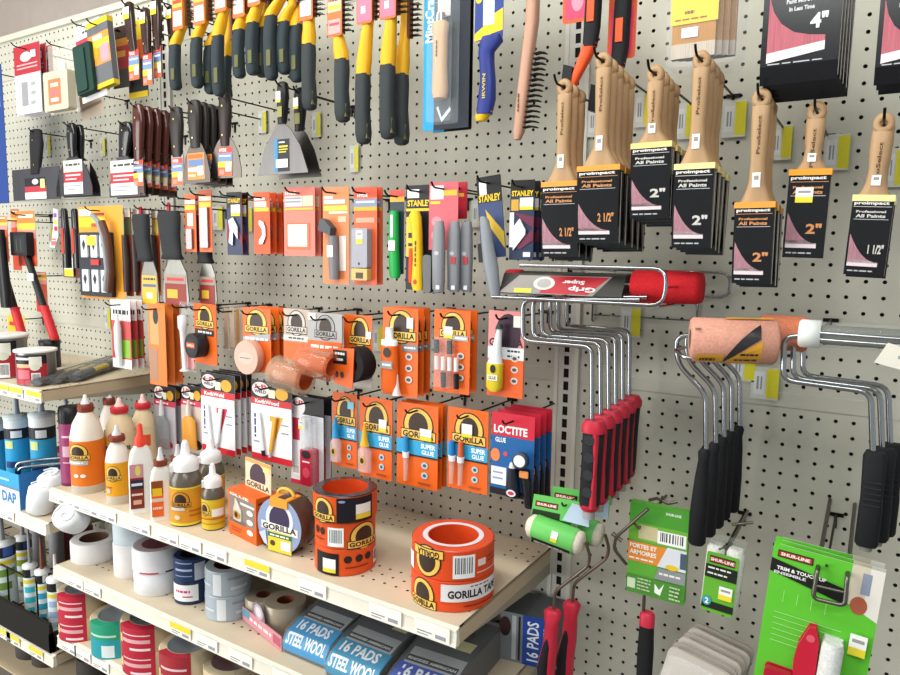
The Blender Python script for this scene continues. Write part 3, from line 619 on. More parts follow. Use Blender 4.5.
# --- third row, left bay
def scr(root, W, H, d, lean=1):
    m = MB(); m.rbox(-W*.5, W*.4, -.9, -.06, d-H*.36, d-H*.17, .2, '1D1D20:p'); m.face(-W*.3, W*.3, d-H*.34, d-H*.2, -.9, [('r', 0, 0, 1, 1, '2B2D30'), ('r', .2, .2, .3, .9, '4A4A4A'), ('r', .6, .2, .7, .9, '4A4A4A')]); m.build('scraper_head', root)
    m = MB(); m.loft([(W*.9, -.4, d-H*.76, .42, .36), (W*.5, -.4, d-H*.55, .4, .34), (W*.12, -.4, d-H*.34, .34, .34)], '1D1D20:p', 12, 3); m.box(W*.3, W*.62, -.85, -.74, d-H*.56, d-H*.5, 'E6E6E0:p'); m.build('shaft', root)
    m = MB(); S_ = [(W*1.42, -.4, d-H*1.02, .4, .4)]
    for k in range(9): S_.append((W*1.38-W*.06*k, -.4, d-H*(1.0-.031*k), .5 if k % 2 else .6, .45))
    m.loft(S_, 'C8242C:p', 12, 2.6); m.build('grip', root)
SC = [('r', 0, 0, 1, .14, 'D9803E:p'), ('r', .1, .03, .9, .06, 'EDE0D0'), ('r', 0, .14, 1, .2, 'E2C64A'), ('r', 0, .2, 1, .3, 'E5908A:p'), ('r', 0, .3, 1, 1, 'CC4A2C:p')]
carded('paint_scraper', 'long paint scraper with ribbed red grip hanging above the cans, right one', 'paint scraper', (18, 211, 36, 266), -6.5, [('r', 0, 0, 1, .22, 'D9803E:p'), ('r', .1, .06, .9, .12, 'EDE0D0'), ('r', 0, .22, 1, .34, 'E2C64A'), ('r', 0, .34, 1, .5, 'E5908A'), ('r', 0, .5, 1, 1, 'CC4A2C:p')], lambda r, W, H, d: scr(r, W, H*2.25, d), 1, hk='red gripped paint scraper')
carded('paint_scraper', 'long paint scraper with ribbed red grip beside the black shaft at the left edge', 'paint scraper', (-6, 216, 8, 262), -6.8, SC, lambda r, W, H, d: scr(r, W, H*2.6, d), 1, hk='leftmost paint scraper')
P = aty(3, 250, -8.2); m = MB(); m.loft([(0, 0, -6.8, .75, .45), (0, 0, -5, .8, .5), (-.3, 0, -1, .7, .45), (-.4, 0, 2.4, .5, .4)], '17171A:p', 12, 3)
tag(m.build('hand_tool', None, P), 'thick black tool handle cut by the left photo edge above the cans', 'tool handle')
carded('scraper_blades_card', 'small orange and pink card behind the right red gripped scraper', 'blade card', (36, 272, 47, 312), -4.5, SC, None, hk='small orange blade card')
carded('caulk_tool_card', 'narrow orange blister card hanging at the left between two scrapers', 'blade card', (12, 209, 20, 270), -4.5, SC, None)
carded('yellow_box_card', 'small yellow and red card just behind the metal cans', 'small card', (8, 316, 25, 336), -3.5, [('r', 0, 0, 1, 1, 'D9B42C:p'), ('r', .1, .3, .9, .5, 'B83A30')], None)
P = span((51, 210, 64, 259), -6); m = MB()
m.prism([(-1.6, -4.2), (-.5, -4.3), (.3, -3), (.5, 0), (-.4, .2), (-.5, -1.5), (-.9, -3)], -.12, .05, 'D8D2D8:p'); m.face(-.45, .45, -2.6, -.1, -.12, [('r', .1, .1, .8, .3, '8A4A9A'), ('r', .1, .4, .8, .6, 'E2C83A'), ('r', .1, .7, .8, .9, 'B8303A')])
m.face(-1.3, 0, -4.1, -3.1, -.12, [('r', .1, .1, .9, .9, 'C86A6A'), ('r', .2, .3, .8, .4, 'F0F0F0')])
tag(m.build('tube_strip', None, (P[0], -6, P[1])), 'bent white and red tube package hanging left of the black tools', 'tube package')
for i in range(3):
    cx, zt, W, H = span((62+6*i, 211, 70+6*i, 268), -6.2); m = MB()
    m.loft([(0, 0, -H, .5, .4), (.1, 0, -H*.5, .45, .4), (-.1, 0, 0, .4, .3), (-.1, 0, .3, .25, .2)], '1B1A1E:g', 12, 3); m.box(-.15, .25, -.45, -.38, -H*.75, -H*.3, 'C23A2A:p')
    o = m.build('black_grip_tool', None, (cx, -6.2+.5*i, zt)); tag(o, 'glossy black tool with red stripe left of the orange scraper card, %s of three' % ('left', 'middle', 'right')[i], 'hand tool', 'black striped tools')
carded('glazing_tool_pack', 'small clear pack with white and yellow sticker below the black striped tools', 'small pack', (61, 255, 83, 280), -5, [('r', .1, .1, .9, .9, '6A3A30:p')]+sticker(.25, .1, .65, .85), None, side='C9C9C9:c')
def kit(root, W, H, d):
    m = MB(); m.rbox(-W*.42, W*.3, -.5, -.06, d-H*.97, d-H*.28, .15, '2A2C33:p')
    for i, (a, b) in enumerate(((.1, .42), (.42, .42), (.72, .42), (.1, .98), (.42, .98), (.72, .98))):
        x = -W*.4+W*.7*a; z = d-H*(.31 if i < 3 else .68); m.rbox(x-.0, x+W*.15, -.7, -.5, z-H*.24, z, .1, 'C6CAD0:p'); m.prism([(x+W*.04, z-H*.1), (x+W*.075, z-H*.05), (x+W*.11, z-H*.1), (x+W*.075, z-H*.16)], -.74, -.7, '2A2C33:p')
    m.box(-W*.18, W*.02, -.75, -.6, d-H*.42, d-H*.32, 'D8C43A:p'); m.box(-W*.12, W*.06, -.66, -.5, d-H*.63, d-H*.57, 'B8363A:p'); m.build('scraper_blades', root)
    m = MB(); pts = [(W*.02, -.95, d-H*.1), (W*.14, -.95, d-H*.16), (W*.24, -.95, d-H*.32), (W*.28, -.95, d-H*.5), (W*.3, -.95, d-H*.68), (W*.24, -.95, d-H*.9)]
    for i in range(1): m.tube(pts, .26, '8A929A:p', 10)
    m.build('handle', root)
    m = MB(); m.tube([(x+.55, y+.1, z-.1) for x, y, z in pts[1:]], .38, '5A3A2E:p', 10); m.build('spare_handle', root)
carded('scraper_kit_card', 'large orange card holding a scraper set with silver blades', 'scraper kit', (80, 206, 124, 299), -6.6, [('r', 0, 0, 1, 1, 'E39A30:p'), ('r', .02, .03, .3, .1, 'E8E2D8'), ('r', .3, .07, .6, .1, '8A3A20'), ('r', .02, .12, .62, .22, 'E6CF2E:p'), ('r', .3, .18, .56, .22, 'D04A2A')], kit, 1, hk='large orange scraper kit')
for i in range(4):
    cx, zt, W, H = span((125+4.5*i, 208, 132+4.5*i, 296), -6.0); m = MB(); m.rbox(-W/2, W/2, 0, .06, -H, 0, .1, 'C8562A:p' if i % 2 else '7A3420:p')
    m.face(-W/2, W/2, -H, 0, 0, [('r', .1, 0, .9, .1, 'E2DCD0'), ('r', .1, .12, .9, .3, 'B8A04A' if i % 2 else '4A5A3A')]); m.loft([(0, -.35, -H*.95, .4, .3), (.1, -.35, -H*.6, .45, .35), (-.05, -.35, -H*.3, .35, .3)], '3A2A26:p', 10)
    tag(m.build('orange_tool_card', None, (cx, -6+.55*i, zt)), 'orange card with dark tool right of the scraper kit, %s of four' % ORD[i], 'tool card', 'orange tool cards beside the scraper kit')
def ergo(label, grip, bl, y, ops, hk=None):
    hx, ht, W, H = span(grip, y); bx, bt, bw, bh = span(bl, y); root = thing('putty_knife', label, 'putty knife', (hx, y, ht)); r = W/2; d = bx-hx
    m = MB(); m.loft([(d*.6, 0, -H-.05, r*.75, .4), (d*.5, 0, -H, r*1.0, .5), (d*.4, 0, -H*.9, r*.8, .44), (d*.1, 0, -H*.5, r*.85, .48), (0, 0, -H*.12, r*1.0, .5), (0, 0, 0, r*.9, .42)], '2B2D30:m', 14, 2.6); m.build('grip', root)
    m = MB(); m.rbox(-.18, .18, -.1, .1, -.1, .75, .1, 'A8242E:p'); m.build('hang_tab', root)
    m = MB(); bt -= ht; m.prism([(d-r*.5, bt), (d-bw*.42, bt-bh*.3), (d-bw/2, bt-bh*.9), (d-bw*.45, bt-bh), (d+bw*.45, bt-bh), (d+bw/2, bt-bh*.9), (d+bw*.42, bt-bh*.3), (d+r*.5, bt)], -.05, .05, '807E79:s')
    m.face(d-bw*.4, d+bw*.4, bt-bh, bt-bh*.35, -.06, ops); m.build('blade', root)
    if hk: hook(hx, ht+.5, y-.6, hk)
EO = [('r', 0, 0, 1, .55, 'DDB04A:p'), ('t', 'FLEX', .1, .05, .9, .2, '3A3A50'), ('r', .05, .3, .95, .4, '5A6A8A'), ('r', 0, .55, 1, 1, 'E2B42E:p'), ('r', .3, .6, .7, .8, 'E9E6DC')]
ERO = [('r', 0, 0, 1, .3, '9A8A82:p'), ('r', 0, .3, 1, 1, '8A3026:p'), ('r', .1, .5, .6, .8, 'D0A832'), ('r', .1, .1, .9, .2, 'C23A30')]
ergo('putty knife with thick black rubber grip right beside the orange tool cards', (134, 214, 149, 261), (141, 260, 159, 304), -6.5, EO, 'left rubber gripped putty knife')
ergo('putty knife with thick black rubber grip just right of the left upright', (159, 211, 180, 259), (163, 259, 189, 304), -7, ERO, 'middle rubber gripped putty knife')
ergo('putty knife with rubber grip partly hidden by the narrow orange cards', (196, 215, 211, 263), (199, 262, 217, 304), -5.6, ERO, None)

# --- third row, middle bay
def grey(u0, v0, u1, v1, col='8F8A8C:s'):
    return lambda root, W, H, d: MB().rbox(-W/2+W*u0, -W/2+W*u1, -.25, -.02, d-H*v1, d-H*v0, .1, col).build('blade', root)
OC = [('r', 0, 0, 1, 1, 'D9663A:p'), ('r', .05, .1, .95, .17, 'EFE2D4'), ('r', .05, .19, .95, .27, 'E6C23A')]
carded('scraper_blade_card', 'narrow orange card with grey blade, left pair', 'blade card', (185, 194, 196, 252), -6.5, OC+[('r', .25, .33, .75, .55, 'EDEDE8')], grey(.25, .6, .75, .95), 2, .8, 'left thin orange blade card', side='C24A24:p', group='thin orange blade cards')
carded('scraper_blade_card', 'narrow orange card with long grey blade, right one of the thin pair', 'blade card', (199, 190, 212, 252), -6.5, OC, grey(.2, .28, .8, .93), 1, .8, 'right thin orange blade card', side='C24A24:p')
def hooks_bl(root, W, H, d):
    m = MB(); m.prism([(-W*.3, d-H*.45), (0, d-H*.4), (W*.3, d-H*.55), (W*.3, d-H*.75), (0, d-H*.62), (-W*.05, d-H*.85), (-W*.3, d-H*.8), (-W*.2, d-H*.6)], -.2, -.05, '9FA3AC:s'); m.build('blades', root)
carded('blade_pack', ' yellow print and white sticker left of orange stack', 'blade card', (227, 192, 242, 255), -6.4, [('r', 0, 0, 1, 1, '2E3554:p'), ('r', 0, 0, 1, .25, '1B1A1C'), ('t', 'STANLEY', .08, .1, .92, .17, 'E2C02A'), ('r', .3, .2, .9, .33, 'EDEDEA'), ('r', .3, .33, .9, .38, 'E2C02A'), ('p', [(0, .5), (.3, .4), (1, .7), (1, .85), (.5, .6), (0, .8)], '7A2A44:p')], hooks_bl, 2, .7, 'dark blade cards', side='C8502C:p', group='dark blade cards', drop=.4)
def hexb(root, W, H, d):
    m = MB(); m.prism([(-W*.1, d-H*.45), (W*.15, d-H*.48), (W*.28, d-H*.58), (W*.28, d-H*.72), (W*.1, d-H*.84), (-W*.12, d-H*.84), (-W*.12, d-H*.78), (W*.08, d-H*.7), (W*.08, d-H*.6), (-W*.12, d-H*.52)], -.16, -.03, 'A8A4A8:s'); m.build('scraper_blade', root)
carded('scraper_blade_card', 'orange card with grey hooked blade', 'blade card', (254, 192, 270, 254), -7, [('r', 0, 0, 1, 1, 'DC5426:p'), ('r', .05, .09, .7, .13, 'F0E4DC'), ('r', .05, .15, .8, .24, 'C9CCD4'), ('r', .05, .25, .95, .31, 'E4BE34')], hexb, 4, .75, 'thick stack of orange cards', side='B03A1C:p', group='stack of orange blade cards')
carded('sandpaper_card', 'wide salmon card with white square window', 'abrasive card', (284, 187, 315, 256), -7.4, [('r', 0, 0, 1, 1, 'DD7868:p'), ('t', 'HYDE', .05, .06, .4, .11, 'F2E8E4'), ('r', .04, .13, .6, .28, 'C9C6CC'), ('r', .06, .15, .56, .17, '8A8A90'), ('r', .06, .2, .56, .22, '8A8A90'), ('r', .62, .13, .95, .28, 'E8C8A8'), ('r', .04, .3, .95, .33, 'E6B43A'), ('r', .1, .52, .84, .9, 'D86A40'), ('r', .14, .54, .76, .86, 'EFEDE4:p'), ('r', .4, .65, .5, .72, 'C9D6D0')], None, 4, .75, 'salmon sandpaper cards', side='C24A30:p', group='salmon abrasive cards')
def tool1(root, W, H, d):
    m = MB(); m.loft([(.15, -.4, d-H*.95, .42, .3), (.12, -.4, d-H*.8, .48, .34), (.05, -.4, d-H*.5, .4, .3)], '7C7A80:p', 12); m.box(-.3, .3, -.75, -.68, d-H*.72, d-H*.6, 'EDEDE6:p'); m.build('handle', root)
    m = MB(); m.prism([(-W*.45, d-H*.44), (-W*.35, d-H*.32), (-W*.2, d-H*.34), (W*.05, d-H*.42), (W*.02, d-H*.5), (-W*.2, d-H*.47)], -.8, -.1, '44484E:p'); m.build('head', root)
carded('scraper_tool_card', 'long orange card with grey angled scraper tool', 'scraper card', (323, 187, 349, 284), -7.2, [('r', 0, 0, 1, 1, 'DC8250:p'), ('r', .05, .09, .4, .12, 'EFEFEA'), ('r', .05, .13, .85, .17, 'D6D8DC'), ('r', .05, .19, .95, .24, 'E8CC48'), ('r', .25, .25, .95, .27, 'F0E8DC'), ('r', .6, .3, .9, .36, 'E9B49A'), ('r', .65, .5, .9, .86, 'EDE2DA:p')], tool1, 1, hk='orange scraper tool card', side='C8582C:p')
def tool2(root, W, H, d):
    m = MB(); m.rbox(-W*.4, W*.28, -.6, -.05, d-H*.82, d-H*.42, .12, '9A9BA6:p'); m.face(-W*.4, W*.28, d-H*.82, d-H*.42, -.6, sticker(.3, .05, .7, .4)+[('e', .42, .86, .56, .94, '3A3A40')]); m.build('scraper_body', root)
    m = MB(); m.rbox(-W*.4, W*.28, -.6, -.05, d-H*.95, d-H*.83, .08, 'CFB06A:p'); m.box(-W*.2, W*.1, -.64, -.6, d-H*.93, d-H*.87, '4A3A2A:p'); m.build('blade_box', root)
carded('razor_scraper_card', 'orange and blue card with grey razor scraper', 'scraper card', (354, 187, 377, 285), -7.2, [('r', 0, 0, 1, 1, 'D8603C:p'), ('r', 0, 0, 1, .1, 'D24A2C'), ('t', 'HYDE', .15, .07, .6, .1, 'F2E8E4'), ('r', 0, .12, 1, .2, '7C8CA8:p'), ('r', .1, .14, .9, .16, 'D8DCE4'), ('r', 0, .2, 1, .24, 'D9A62E'), ('r', .1, .31, .9, .36, 'E59A80')], tool2, 2, .7, 'grey razor scraper card', side='C24A28:p', group='razor scraper cards')
def gk(root, W, H, d):
    m = MB(); m.loft([(.15, -.35, d-H*1.05, .3, .24), (.1, -.35, d-H*1.0, .45, .3), (0, -.35, d-H*.7, .42, .3), (-.05, -.35, d-H*.35, .42, .3), (.05, -.35, d-H*.25, .3, .26)], '1FA24A:p', 12, 3); m.box(-.28, .3, -.7, -.64, d-H*.72, d-H*.6, 'EDEDE6:p'); m.box(-.12, .1, -.68, -.6, d-H*.56, d-H*.3, 'C8CCD0:s'); m.build('knife', root)
carded('green_knife_card', 'bright green snap knife on a dark card left of the yellow knife', 'utility knife', (390, 190, 404, 274), -6.8, [('r', 0, 0, 1, 1, '2A3A44:p'), ('r', 0, 0, 1, .08, 'D4483A'), ('r', 0, .08, 1, .14, 'D8A43A')], gk, 1, hk='green snap knife')
def yk(root, W, H, d):
    m = MB(); m.loft([(.35, -.5, d-H*1.0, .42, .3), (.3, -.5, d-H*.94, .5, .36), (.3, -.5, d-H*.7, .36, .34), (.2, -.5, d-H*.45, .38, .34), (.0, -.5, d-H*.3, .5, .32), (.0, -.5, d-H*.25, .3, .25)], 'E3BC20:p', 12, 2.8); m.face(.0, .55, d-H*.95, d-H*.88, -.86, [('e', .2, .2, .8, .9, 'C8342C')]); m.face(.1, .5, d-H*.8, d-H*.5, -.86, [('T', 'SAFETY', .2, .1, .7, .9, '2A2A20')]); m.build('knife', root)
    m = MB(); m.loft([(-.35, -.4, d-H*.93, .2, .2), (-.3, -.4, d-H*.88, .32, .26), (-.3, -.4, d-H*.6, .26, .24)], 'DD4A24:p', 10); m.build('inner_lever', root)
    m = MB(); m.rbox(.75, 1.5, -.6, 0, d-H*1.02, d-H*.66, .25, '1B1B1E:g'); m.rbox(1.5, 2.1, -.4, .2, d-H*1.02, d-H*.66, .25, '1B1B1E:g'); m.build('blade_holder', root)
carded('yellow_knife_card', 'yellow utility knife on black card beside black holder', 'utility knife', (406, 185, 432, 290), -7.2, [('r', 0, 0, .95, .7, '1C1B1E:p'), ('t', 'STANLEY', .05, .14, .98, .2, 'E2C02A'), ('r', .05, .04, .5, .12, 'EDEDEA'), ('r', .0, .22, 1, .245, 'E2C02A'), ('r', .02, .3, .45, .68, 'E2B93A:p'), ('r', .1, .45, .4, .5, '2A2A22'), ('r', .1, .55, .4, .58, '2A2A22')], yk, 1, hk='yellow utility knife', side='1C1B1E:p')
def pk(root, W, H, d):
    for i, (x, yy) in enumerate(((W*.05, -.75), (W*.42, -.15), (W*.7, .4))):
        m = MB(); m.loft([(x+.15, yy, d-H*1.62, .3, .2), (x+.02, yy, d-H*1.58, .46, .28), (x, yy, d-H*1.1, .5, .3), (x, yy, d-H*.7, .44, .28), (x+.05, yy, d-H*.58, .3, .2)], '85878D:p', 12, 3); m.face(x-.2, x+.2, d-H*1.08, d-H*1.02, yy-.3, [('e', 0, 0, 1, 1, 'B5B6BA')])
        if i: m.box(x-.05, x+.3, yy-.34, yy-.26, d-H*1.2, d-H*1.1, 'B8303A:p')
        m.box(x+.0, x+.3, yy-.32, yy-.28, d-H*1.58, d-H*1.52, 'D8D8D8:p'); m.build('knife', root)
carded('pink_knife_card', 'pink card carrying slim grey utility knives', 'utility knife', (429, 182, 458, 250), -7.4, [('r', 0, 0, 1, 1, 'C8606A:p'), ('r', .05, .05, .5, .25, 'E5E0E0'), ('r', .5, .12, .95, .2, 'DDB23A'), ('r', .05, .28, .4, .32, 'EBC43A'), ('e', .1, .5, .45, .66, 'D88A92'), ('e', .1, .7, .45, .88, 'D88A92')], pk, 1, hk='pink knife card', side='B02A38:p')
carded('red_knife_card', 'red card just behind the pink knife card', 'knife card', (452, 182, 467, 219), -5.6, [('r', 0, 0, 1, 1, 'B22838:p'), ('r', .2, .3, .8, .4, 'D8A43A')], None, side='B02A38:p')
def lv(root, W, H, d):
    m = MB(); m.loft([(.35, -.8, d-H*1.5, .3, .3), (.3, -.8, d-H*1.4, .42, .36), (.15, -.8, d-H*1.1, .55, .4), (-.0, -.8, d-H*.8, .42, .36), (-.1, -.8, d-H*.55, .34, .3), (-.2, -.8, d-H*.5, .2, .2)], '858A92:p', 14); m.box(-.7, -.3, -.95, -.5, d-H*1.05, d-H*.82, '1B1B1E:p'); m.build('lever_knife', root)
carded('grey_lever_knife_card', 'long grey folding knife tilted on a black and yellow card', 'utility knife', (476, 176, 500, 258), -7.2, [('r', 0, 0, 1, .32, '17171A:p'), ('r', .1, .06, .4, .22, 'E2E2E0'), ('t', 'STANLEY', .05, .22, .95, .31, 'E2C02A'), ('r', 0, .32, 1, 1, '38486E:p'), ('p', [(.3, .4), (1, .7), (1, .9), (.4, .6)], 'C8A83A')], lv, 1, hk='grey folding knife', rot=(0, -6, 0), side='17171A:p')
def trap(root, W, H, d):
    m = MB(); m.prism([(-W*.3, d-H*.58), (-W*.05, d-H*.48), (W*.2, d-H*.62), (W*.2, d-H*.68), (-W*.3, d-H*.88)], -.18, -.03, 'D4D4D8:s'); m.build('blades', root)
carded('black_blade_card', 'black card with trapezoid knife blades', 'blade card', (510, 180, 534, 260), -7.2, [('r', 0, 0, 1, 1, '22304C:p'), ('r', 0, 0, 1, .2, '131316'), ('t', 'STANLEY', .05, .13, .95, .2, 'E2C02A'), ('r', .4, .22, .95, .33, 'EDEDF0'), ('r', .4, .33, .95, .37, 'E6CF36'), ('r', .05, .24, .36, .38, 'C99A3A'), ('r', .0, .4, .18, .84, 'DADBE0'), ('p', [(.2, .4), (1, .46), (1, .6), (.5, .5)], '6A2A44:p'), ('p', [(.2, .85), (1, .6), (1, .75), (.5, .86)], '6A2A44:p'), ('r', .6, .9, .9, .96, 'D6D6DC')], trap, 3, .9, 'black trapezoid blade cards', side='101014:p', group='black blade cards')

# --- fourth and fifth rows: glue and tape cards
def gcard(bv=.62): return [('r', 0, 0, 1, 1, OR)]+badge(.14, .06, .86, .42)
def glue_pack(label, box, y, n, hk, col='4A6E8A', mid=None):
    carded('glue_card', label, 'glue card', box, y, [('r', 0, 0, 1, .3, 'E9E9E6:p'), ('t', 'SEAL', .1, .12, .9, .24, '26262A'), ('r', 0, .3, 1, .8, mid or 'B84A4A:p'), ('r', .15, .58, .95, .84, '7FB23A'), ('r', 0, .86, 1, 1, 'DEDEDC')],
        lambda r, W, H, d: MB().loft([(0, -.3, d-H*.95, .3, .25), (0, -.4, d-H*.7, .42, .34), (0, -.4, d-H*.4, .4, .34), (0, -.4, d-H*.3, .2, .2), (0, -.4, d-H*.2, .14, .14)], 'D9DDE0:p').build('tube', r), n, .7, hk, side='C83A40:p', group='white topped glue cards')
def tubecard(col, cap):
    def f(root, W, H, d):
        m = MB(); m.loft([(0, -.4, d-H*.92, W*.38, .1), (0, -.42, d-H*.86, W*.36, .22), (0, -.42, d-H*.5, W*.3, .34), (0, -.42, d-H*.42, .2, .2)], col, 14); m.build('tube', root)
        m = MB(); m.loft([(0, -.42, d-H*.43, .3, .3), (0, -.42, d-H*.3, .22, .22), (0, -.42, d-H*.2, .1, .1)], cap, 10); m.build('cap', root)
    return f
glue_pack('white topped red glue card, leftmost of its row', (112, 300, 131, 368), -8, 3, 'white topped glue cards')
def ptube(root, W, H, d):
    m = MB(); m.box(-W*.35, W*.2, -.5, -.04, d-H*.85, d-H*.3, '7FB23A:p'); m.build('green_label', root)
carded('brown_tool_card', 'narrow tan and orange card, left of white nozzle', 'tool card', (149, 304, 166, 385), -7.6, [('r', 0, 0, 1, 1, 'DE7A34:p'), ('r', .1, .1, .6, .5, 'C49A62:p'), ('e', .3, .05, .6, .25, '2A2A2A'), ('r', .05, .55, .5, .95, 'A8806A:p')], None, 3, .9, 'tan and orange cards', side='C8501E:p', group='tan and orange cards')
def whitet(root, W, H, d):
    m = MB(); m.loft([(0, -.4, d-H*.97, .5, .5), (0, -.4, d-H*.93, .2, .2), (-.1, -.4, d-H*.4, .34, .3), (-.15, -.4, d-H*.36, .5, .4), (-.15, -.4, d-H*.2, .48, .4), (-.15, -.4, d-H*.18, .2, .2)], 'DADCE0:p', 14); m.build('nozzle', root)
carded('sealant_nozzle_pack', 'clear pack with a long white nozzle left of the small black tape', 'nozzle pack', (180, 302, 195, 372), -7.6, [('r', .1, .1, .9, .9, 'C9C4BE:c'), ('r', .4, .6, .9, .95, 'E29A9A')], whitet, 1, hk='white nozzle pack', side='CFCFCF:c')
def roll_front(R, col, face, ops, dz, lab='tape_roll', core=None, th=1.5, dx=0):
    def f(root, W, H, d):
        m = MB(); m.T = Matrix.Translation((dx*W, -.05, d-H*dz)) @ Matrix.Rotation(PI/2, 4, 'X')
        m.ring(R, R*.45, 0, th, col, 30, .08, core or col); m.T = Matrix.Identity(4)
        if face: m.add([(dx*W+R*.98*math.cos(a*PI/16), -th-.06, d-H*dz+R*.98*math.sin(a*PI/16)) for a in range(32)], [tuple(range(32))], face)
        if ops: m.face(dx*W-R*.8, dx*W+R*.8, d-H*dz-R*.8, d-H*dz+R*.8, -th-.07, ops)
        m.build(lab, root)
    return f
carded('tape_card', 'orange card with small black tape roll', 'tape card', (192, 304, 219, 364), -8, [('r', 0, 0, 1, 1, OR)]+badge(.1, .02, .9, .38)+[('r', .05, .42, .9, .52, '2A2A2C'), ('t', 'TAPE', .2, .44, .8, .5, 'E9E9E9')],
       roll_front(1.15, '26242A:p', '2A282C:p', [('e', .05, .1, .95, .9, '343236'), ('r', .1, .35, .85, .6, 'DD5A24'), ('t', 'GORILLA', .15, .42, .8, .54, 'E8DCD0')], .68, dx=-.1, th=1.2), 1, hk='small black tape card', rot=(0, 0, -8), side='C8501E:p')
carded('clear_strip_pack', 'slim clear pack of tan sticks', 'stick pack', (222, 306, 243, 352), -6.4, [('r', .1, .05, .3, .95, 'BCA890:p'), ('r', .4, .1, .6, .9, 'D8C4A8:p'), ('r', .7, .05, .85, .95, 'A87A48:p')], None, 2, .7, 'slim stick packs', side='D8CFC4:c', group='slim stick packs')
carded('tape_card', 'orange card with translucent pink tape roll', 'tape card', (243, 308, 271, 372), -8, [('r', 0, 0, 1, 1, OR)]+badge(.08, .02, .92, .38)+[('p', [(.02, .46), (.98, .38), (.98, .48), (.02, .56)], '9FA2A6:p'), ('t', 'DOUBLE', .1, .45, .9, .51, 'F0F0F0')],
       roll_front(1.5, 'D89A84:p', 'DFA898:p', [('e', .1, .3, .9, .75, 'E3B4A6'), ('t', 'TOUGH', .2, .48, .75, .56, '6A7A8A')], .76, dx=-.12, th=.85), 3, .95, 'pink tape roll cards', side='C8501E:p', group='pink tape roll cards')
# clear packing rolls lying on their side on cards
def side_roll(label, box, rbox, y, col, core, ops, hk):
    def f(root, W, H, d):
        l, t, r, b = rbox; A = aty(l, (t+b)/2, y-1.6); B = aty(r, (t+b)/2, y-1.6); Z1 = aty((l+r)/2, t, y-1.6).z; Z0 = aty((l+r)/2, b, y-1.6).z
        R = (Z1-Z0)/2; L = (B.x-A.x)*.95; c = Vector(((A.x+B.x)/2, y-1.6, (Z0+Z1)/2))-root.location/S
        m = MB(); m.T = Matrix.Translation(c) @ Matrix.Rotation(math.radians(4), 4, 'Z') @ Matrix.Rotation(math.radians(8), 4, 'Y') @ Matrix.Rotation(PI/2, 4, 'Y')
        m.ring(R, R*.62, -L/2, L/2, col, 32, .06, core); m.build('tape_roll', root)
    carded('tape_card', label, 'tape card', box, y, ops, f, 1, hk=hk, side='C8501E:p')
side_roll('grey and orange card with wide clear packing tape roll, left one', (284, 309, 310, 362), (276, 359, 306, 392), -8, 'C2B09A:v', 'C8622A:p', [('r', 0, 0, 1, 1, 'B8A89C:p')]+badge(.1, .02, .9, .45, 'GORILLA', 'C9C0B8:p')+[('r', 0, .5, 1, .6, 'D8D0C8'), ('r', 0, .62, 1, 1, 'E2621C:p'), ('t', 'HEAVY', .2, .52, .8, .58, '4A4A4A')], 'left packing tape card')
side_roll('grey card with amber clear tape roll, to the left of black tape', (308, 313, 342, 352), (302, 348, 332, 378), -8.6, 'DB8F6C:v', 'C4552A:p', [('r', 0, 0, 1, 1, 'A5A4A4:p')]+badge(.2, .04, .85, .62, 'GORILLA', '9A9A9A:p')+[('r', 0, .72, 1, 1, 'E2621C:p'), ('t', 'CRYSTAL', .1, .8, .9, .95, 'F2E8E0'), ('r', .02, .02, .25, .2, 'EDE9D8')], 'right packing tape card')
def btape(root, W, H, d):
    m = MB(); R = W*.48; m.T = Matrix.Translation((W*.22, -.1, d-H*.66)) @ Matrix.Rotation(PI/2, 4, 'X'); m.ring(R, R*.5, 0, 1.6, '1B191C:m', 32, .08, 'C8501E:p'); m.T = Matrix.Identity(4); m.build('tape_roll', root)
    m = MB(); m.prism([(-W*.5, d-H*.45), (W*.4, d-H*.42), (W*.34, d-H*.98), (-W*.3, d-H*.92)], -1.85, -1.78, 'E2621C:p'); m.face(-W*.4, W*.25, d-H*.95, d-H*.45, -1.86, [('r', .1, .02, .85, .4, '17171A'), ('t', 'BLACK', .2, .06, .75, .18, 'EDEDED'), ('t', 'TAPE', .3, .22, .65, .34, 'EDEDED'), ('e', .2, .6, .4, .78, '3A2A22'), ('e', .5, .6, .7, .78, '3A2A22')]); m.build('sleeve', root)
carded('tape_card', 'orange card with black duct tape roll facing the aisle', 'tape card', (344, 315, 372, 386), -7.6, [('r', 0, 0, 1, .5, OR)]+badge(.2, .02, .95, .4)+[('r', 0, .5, 1, 1, 'BDB8B4:c'), ('r', .8, .22, .98, .32, 'EDEDEA')], btape, 1, hk='black duct tape card', side='C8C0B8:p')
def gcol(p): return [('e', .66, .5, .86, .58, 'CFC9C4'), ('e', .66, .63, .86, .71, 'CFC9C4'), ('e', .66, .76, .86, .84, 'CFC9C4'), ('e', .7, .52, .82, .56, '5A4A44'), ('e', .7, .65, .82, .69, '5A4A44'), ('e', .7, .78, .82, .82, '5A4A44')]
